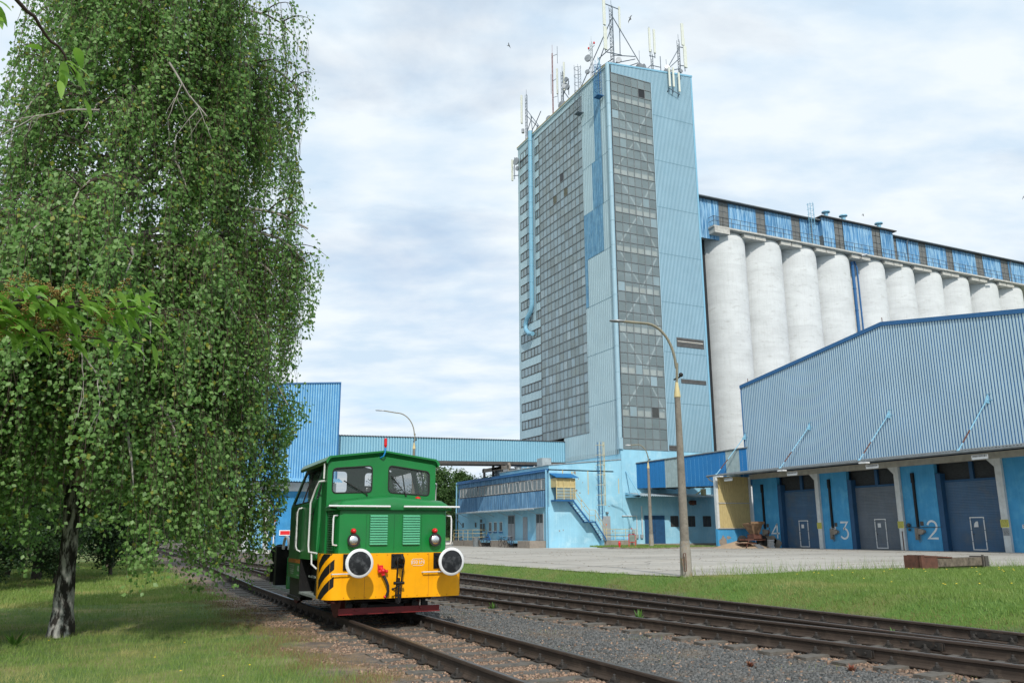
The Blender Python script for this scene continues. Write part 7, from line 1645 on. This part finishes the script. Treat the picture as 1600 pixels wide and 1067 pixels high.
xy = samp(150000, 13.5, 34, 5, 60, lambda x, y: np.where(y > 20.2, (x > 13.72)*(x < np.interp(y, [20.2, 22.5, 26.5, 31, 38, 42, 50], [15.2, 15.0, 15.3, 15.6, 15.6, 14.2, 11.0])+.08+.12*np.sin(y*3)), right_ok(x, y))*np.clip(14/np.hypot(x, y), 0, 1))
blades(150000, xy, .095, .013, rgx, 'grass', 'grass_sun', 'bright green sunlit grass between the rails and the concrete yard', gzv)
xy = samp(16000, 13.45, 15.2, 6, 40, lambda x, y: np.exp(-((x-13.9)/.45)**2)*np.clip(14/y, 0, 1)*(np.sin(x*4+y*1.3)+np.sin(y*2.9) > -1.0))
blades(16000, xy, .07, .010, rgx, 'dry_grass', 'dry_grass', 'bleached dry grass strip beside the far rail', gzv)
xy = samp(9000, 35.8, 43.5, 53.1, 61.5, lambda x, y: (((x-40.2)/4.6)**4+((y-57.4)/4.3)**4 < 1))
blades(9000, xy, .14, .04, rgx, 'grass', 'grass_sun', 'short grass covering the kerbed island by the tower', lambda x, y: np.full_like(x, .56))
xy = samp(2600, 3.3, 13.5, 5, 30, lambda x, y: (np.sin(x*2.1+y*1.7)+np.sin(y*3.3-x) > 1.35))
blades(2600, xy, .07, .006, rgx, 'weeds', 'grass_shade', 'thin weeds and dry stalks scattered in the ballast', gzv)
def stones(n, xy, s0, s1, name, matn, label, dz=0.0):
    x, y = xy; base = np.array([(-1, -1, -1), (1, -1, -1), (1, 1, -1), (-1, 1, -1), (-1, -1, 1), (1, -1, 1), (1, 1, 1), (-1, 1, 1)])*.5
    s = rgx.uniform(s0, s1, n); V = base[None]*s[:, None, None]*rgx.uniform(.55, 1.1, (n, 1, 3)); V = V*(1+rgx.normal(size=(n, 8, 3))*.22)
    a = rgx.uniform(0, 6.28, n); b = rgx.uniform(-.7, .7, n); c, s_ = np.cos(a)[:, None], np.sin(a)[:, None]; cb_, sb_ = np.cos(b)[:, None], np.sin(b)[:, None]
    X, Y, Z = V[..., 0], V[..., 1], V[..., 2]; Y, Z = Y*cb_-Z*sb_, Y*sb_+Z*cb_; X, Y = X*c-Y*s_, X*s_+Y*c
    V = np.stack([X+x[:, None], Y+y[:, None], Z+(gzv(x, y)+dz)[:, None]+s[:, None]*.12], -1).reshape(-1, 3)
    f = np.array([(0, 3, 2, 1), (4, 5, 6, 7), (0, 1, 5, 4), (1, 2, 6, 5), (2, 3, 7, 6), (3, 0, 4, 7)]); F = (f[None]+np.arange(n)[:, None, None]*8).reshape(-1, 4)
    o = np_obj(name, V, F, matn); tag(o, label, 'stones', kind='stuff'); return o
xcv = lambda y: np.interp(y, [2, 7, 12, 20, 30], [11.3, 10.72, 10.1, 9.16, 8.05])
near = lambda x, y: np.clip(7/np.hypot(x, y), 0, 1)**1.3
xy = samp(62000, 5.9, 13.7, 4.5, 26, lambda x, y: near(x, y)*np.where(np.abs(x-xcv(y)) < 1.45, .06, np.where(x > 11.0, .3, 1)))
stones(62000, xy, .016, .042, 'ballast', 'stone_grey', 'grey crushed stone ballast between the tracks')
xy = samp(52000, 2.5, 13.9, 4.5, 26, lambda x, y: near(x, y)*np.where(x < 5.8, np.where(x < 3.7, .42*(np.sin(x*2.7+y*1.1)+np.sin(y*2.9-x*1.7) > -.7), .62+.35*np.sin(y*1.7+x*3))*(x > left_edge(y)-.1+.3*np.sin(y*5)), np.where((np.abs(x-xcv(y)) < 1.1)|(x > 11.4), .8, .08)))
stones(52000, xy, .018, .042, 'ballast', 'stone_tan', 'tan and pinkish stone chips lying around the sleepers')
# dandelions
def flowers(n, x0, x1, y0, y1, name, label, s=.018, m='dandelion', h=.10):
    V, F = [], []; o = 0; x = rgx.uniform(x0, x1, n); y = rgx.uniform(y0, y1, n)
    for i in range(n):
        z = ground_z(x[i], y[i])+h*rgx.uniform(.6, 1.3); k = 7; V.append((x[i], y[i], z+s*.5))
        for j in range(k): V.append((x[i]+s*math.cos(j*2*math.pi/k), y[i]+s*math.sin(j*2*math.pi/k), z))
        for j in range(k): F.append((o, o+1+j, o+1+(j+1) % k))
        o += k+1
    ob = np_obj(name, V, F, m); tag(ob, label, 'flowers', kind='stuff')
flowers(48, 16.5, 27, 12.5, 19.6, 'dandelions', 'yellow dandelions dotted over the sunny lawn', .026)
flowers(14, -2.5, 2.0, 6.5, 16, 'dandelions', 'few yellow dandelions in the shaded lawn', .016)
# leafy weeds: three near the rails
def weed(x, y, h, n, label, m='weed'):
    t = thing('weed_plant', (x, y, ground_z(x, y)), label, 'weed', 'weeds growing by the rails'); r = np.random.default_rng(int(abs(x)*100)); V, F = [], []; o = 0
    for i in range(n):
        a = r.uniform(0, 6.28); l = h*r.uniform(.5, 1.1); e = r.uniform(.5, 1.3); b = np.array([x, y, ground_z(x, y)]); d = np.array([math.cos(a)*math.cos(e), math.sin(a)*math.cos(e), math.sin(e)]); w = np.array([-math.sin(a), math.cos(a), 0])*h*.08
        V += [b-w*.3, b+w*.3, b+d*l*.6+w, b+d*l*.6-w, b+d*l]; F += [(o, o+1, o+2), (o, o+2, o+3), (o+3, o+2, o+4)]; o += 5
    np_obj('leaves', V, F, m, t)
weed(8.35, 18.6, .22, 16, 'green weed beside the middle track close to the locomotive'); weed(10.0, 14.9, .26, 18, 'taller green weed between the rails of the middle track'); weed(12.3, 10.6, .2, 12, 'green weed between the far rails on the right')
weed(3.2, 8.4, .10, 9, 'small green sprout beside the nearest rail'); weed(2.9, 8.7, .11, 10, 'small bright sprout at the foot of the lawn'); weed(8.0, 9.3, .12, 40, 'reddish dry weed patch on the grey ballast', 'red_weed'); weed(8.9, 8.4, .13, 40, 'second reddish weed patch nearer the middle track', 'red_weed')
for x, y, l in ((20.5, 13.0, 'broad leaved dock plant in the right lawn'), (22.0, 13.6, 'wide weed rosette near the right edge of the lawn'), (-1.2, 15.9, 'tuft of long grass at the foot of the birch')): weed(x, y, .3, 22, l)

# fallen leaves, husks and weeds on the paving
n = 620; x = rgx.uniform(15.8, 46, n); y = rgx.uniform(20.5, 52, n); k = (y > np.interp(x, [15.2, 17.4, 19.9, 24.3, 30, 60], [21, 21.3, 21.6, 21.2, 20.5, 18])); x, y = x[k], y[k]; n = len(x)
s_ = rgx.uniform(.02, .07, n); a = rgx.uniform(0, 6.28, n); z = gzv(x, y)+.03
V = np.stack([np.stack([x+s_*np.cos(a+t)*(1.6 if i % 2 else .6), y+s_*np.sin(a+t)*(1.6 if i % 2 else .6), z+.012*(i % 2)], 1) for i, t in enumerate((0, 1.57, 3.14, 4.71))], 1).reshape(-1, 3)
o = np_obj('litter', V, np.arange(n*4).reshape(-1, 4), 'dead_leaf'); tag(o, 'brown husks and fallen leaves scattered over the concrete', 'litter', kind='stuff')
bl = []
for xx in np.arange(18, 46, 6.0): bl += [(xx+rgx.normal()*.03, yy) for yy in rgx.uniform(22, 56, 26)]
for yy in np.arange(24, 56, 6.0): bl += [(q, yy+rgx.normal()*.03) for q in rgx.uniform(16.5, 46, 34)]
bl = np.repeat(np.array(bl), 6, 0)+rgx.normal(size=(len(bl)*6, 2))*.04
blades(len(bl), (bl[:, 0], bl[:, 1]), .06, .012, rgx, 'joint_weeds', 'dry_grass', 'dry weeds growing along the joints of the concrete', lambda x, y: gzv(x, y)+.02)
bl = np.stack([rgx.uniform(15.2, 30, 700), np.zeros(700)], 1); bl[:, 1] = np.interp(bl[:, 0], [15.2, 17.4, 19.9, 24.3, 30], [20.3, 20.7, 21.1, 20.6, 19.9])+rgx.normal(size=700)*.15
blades(700, (bl[:, 0], bl[:, 1]), .38, .012, rgx, 'tall_grass', 'grass_sun', 'sparse tall grass stalks along the edge of the paving', gzv)
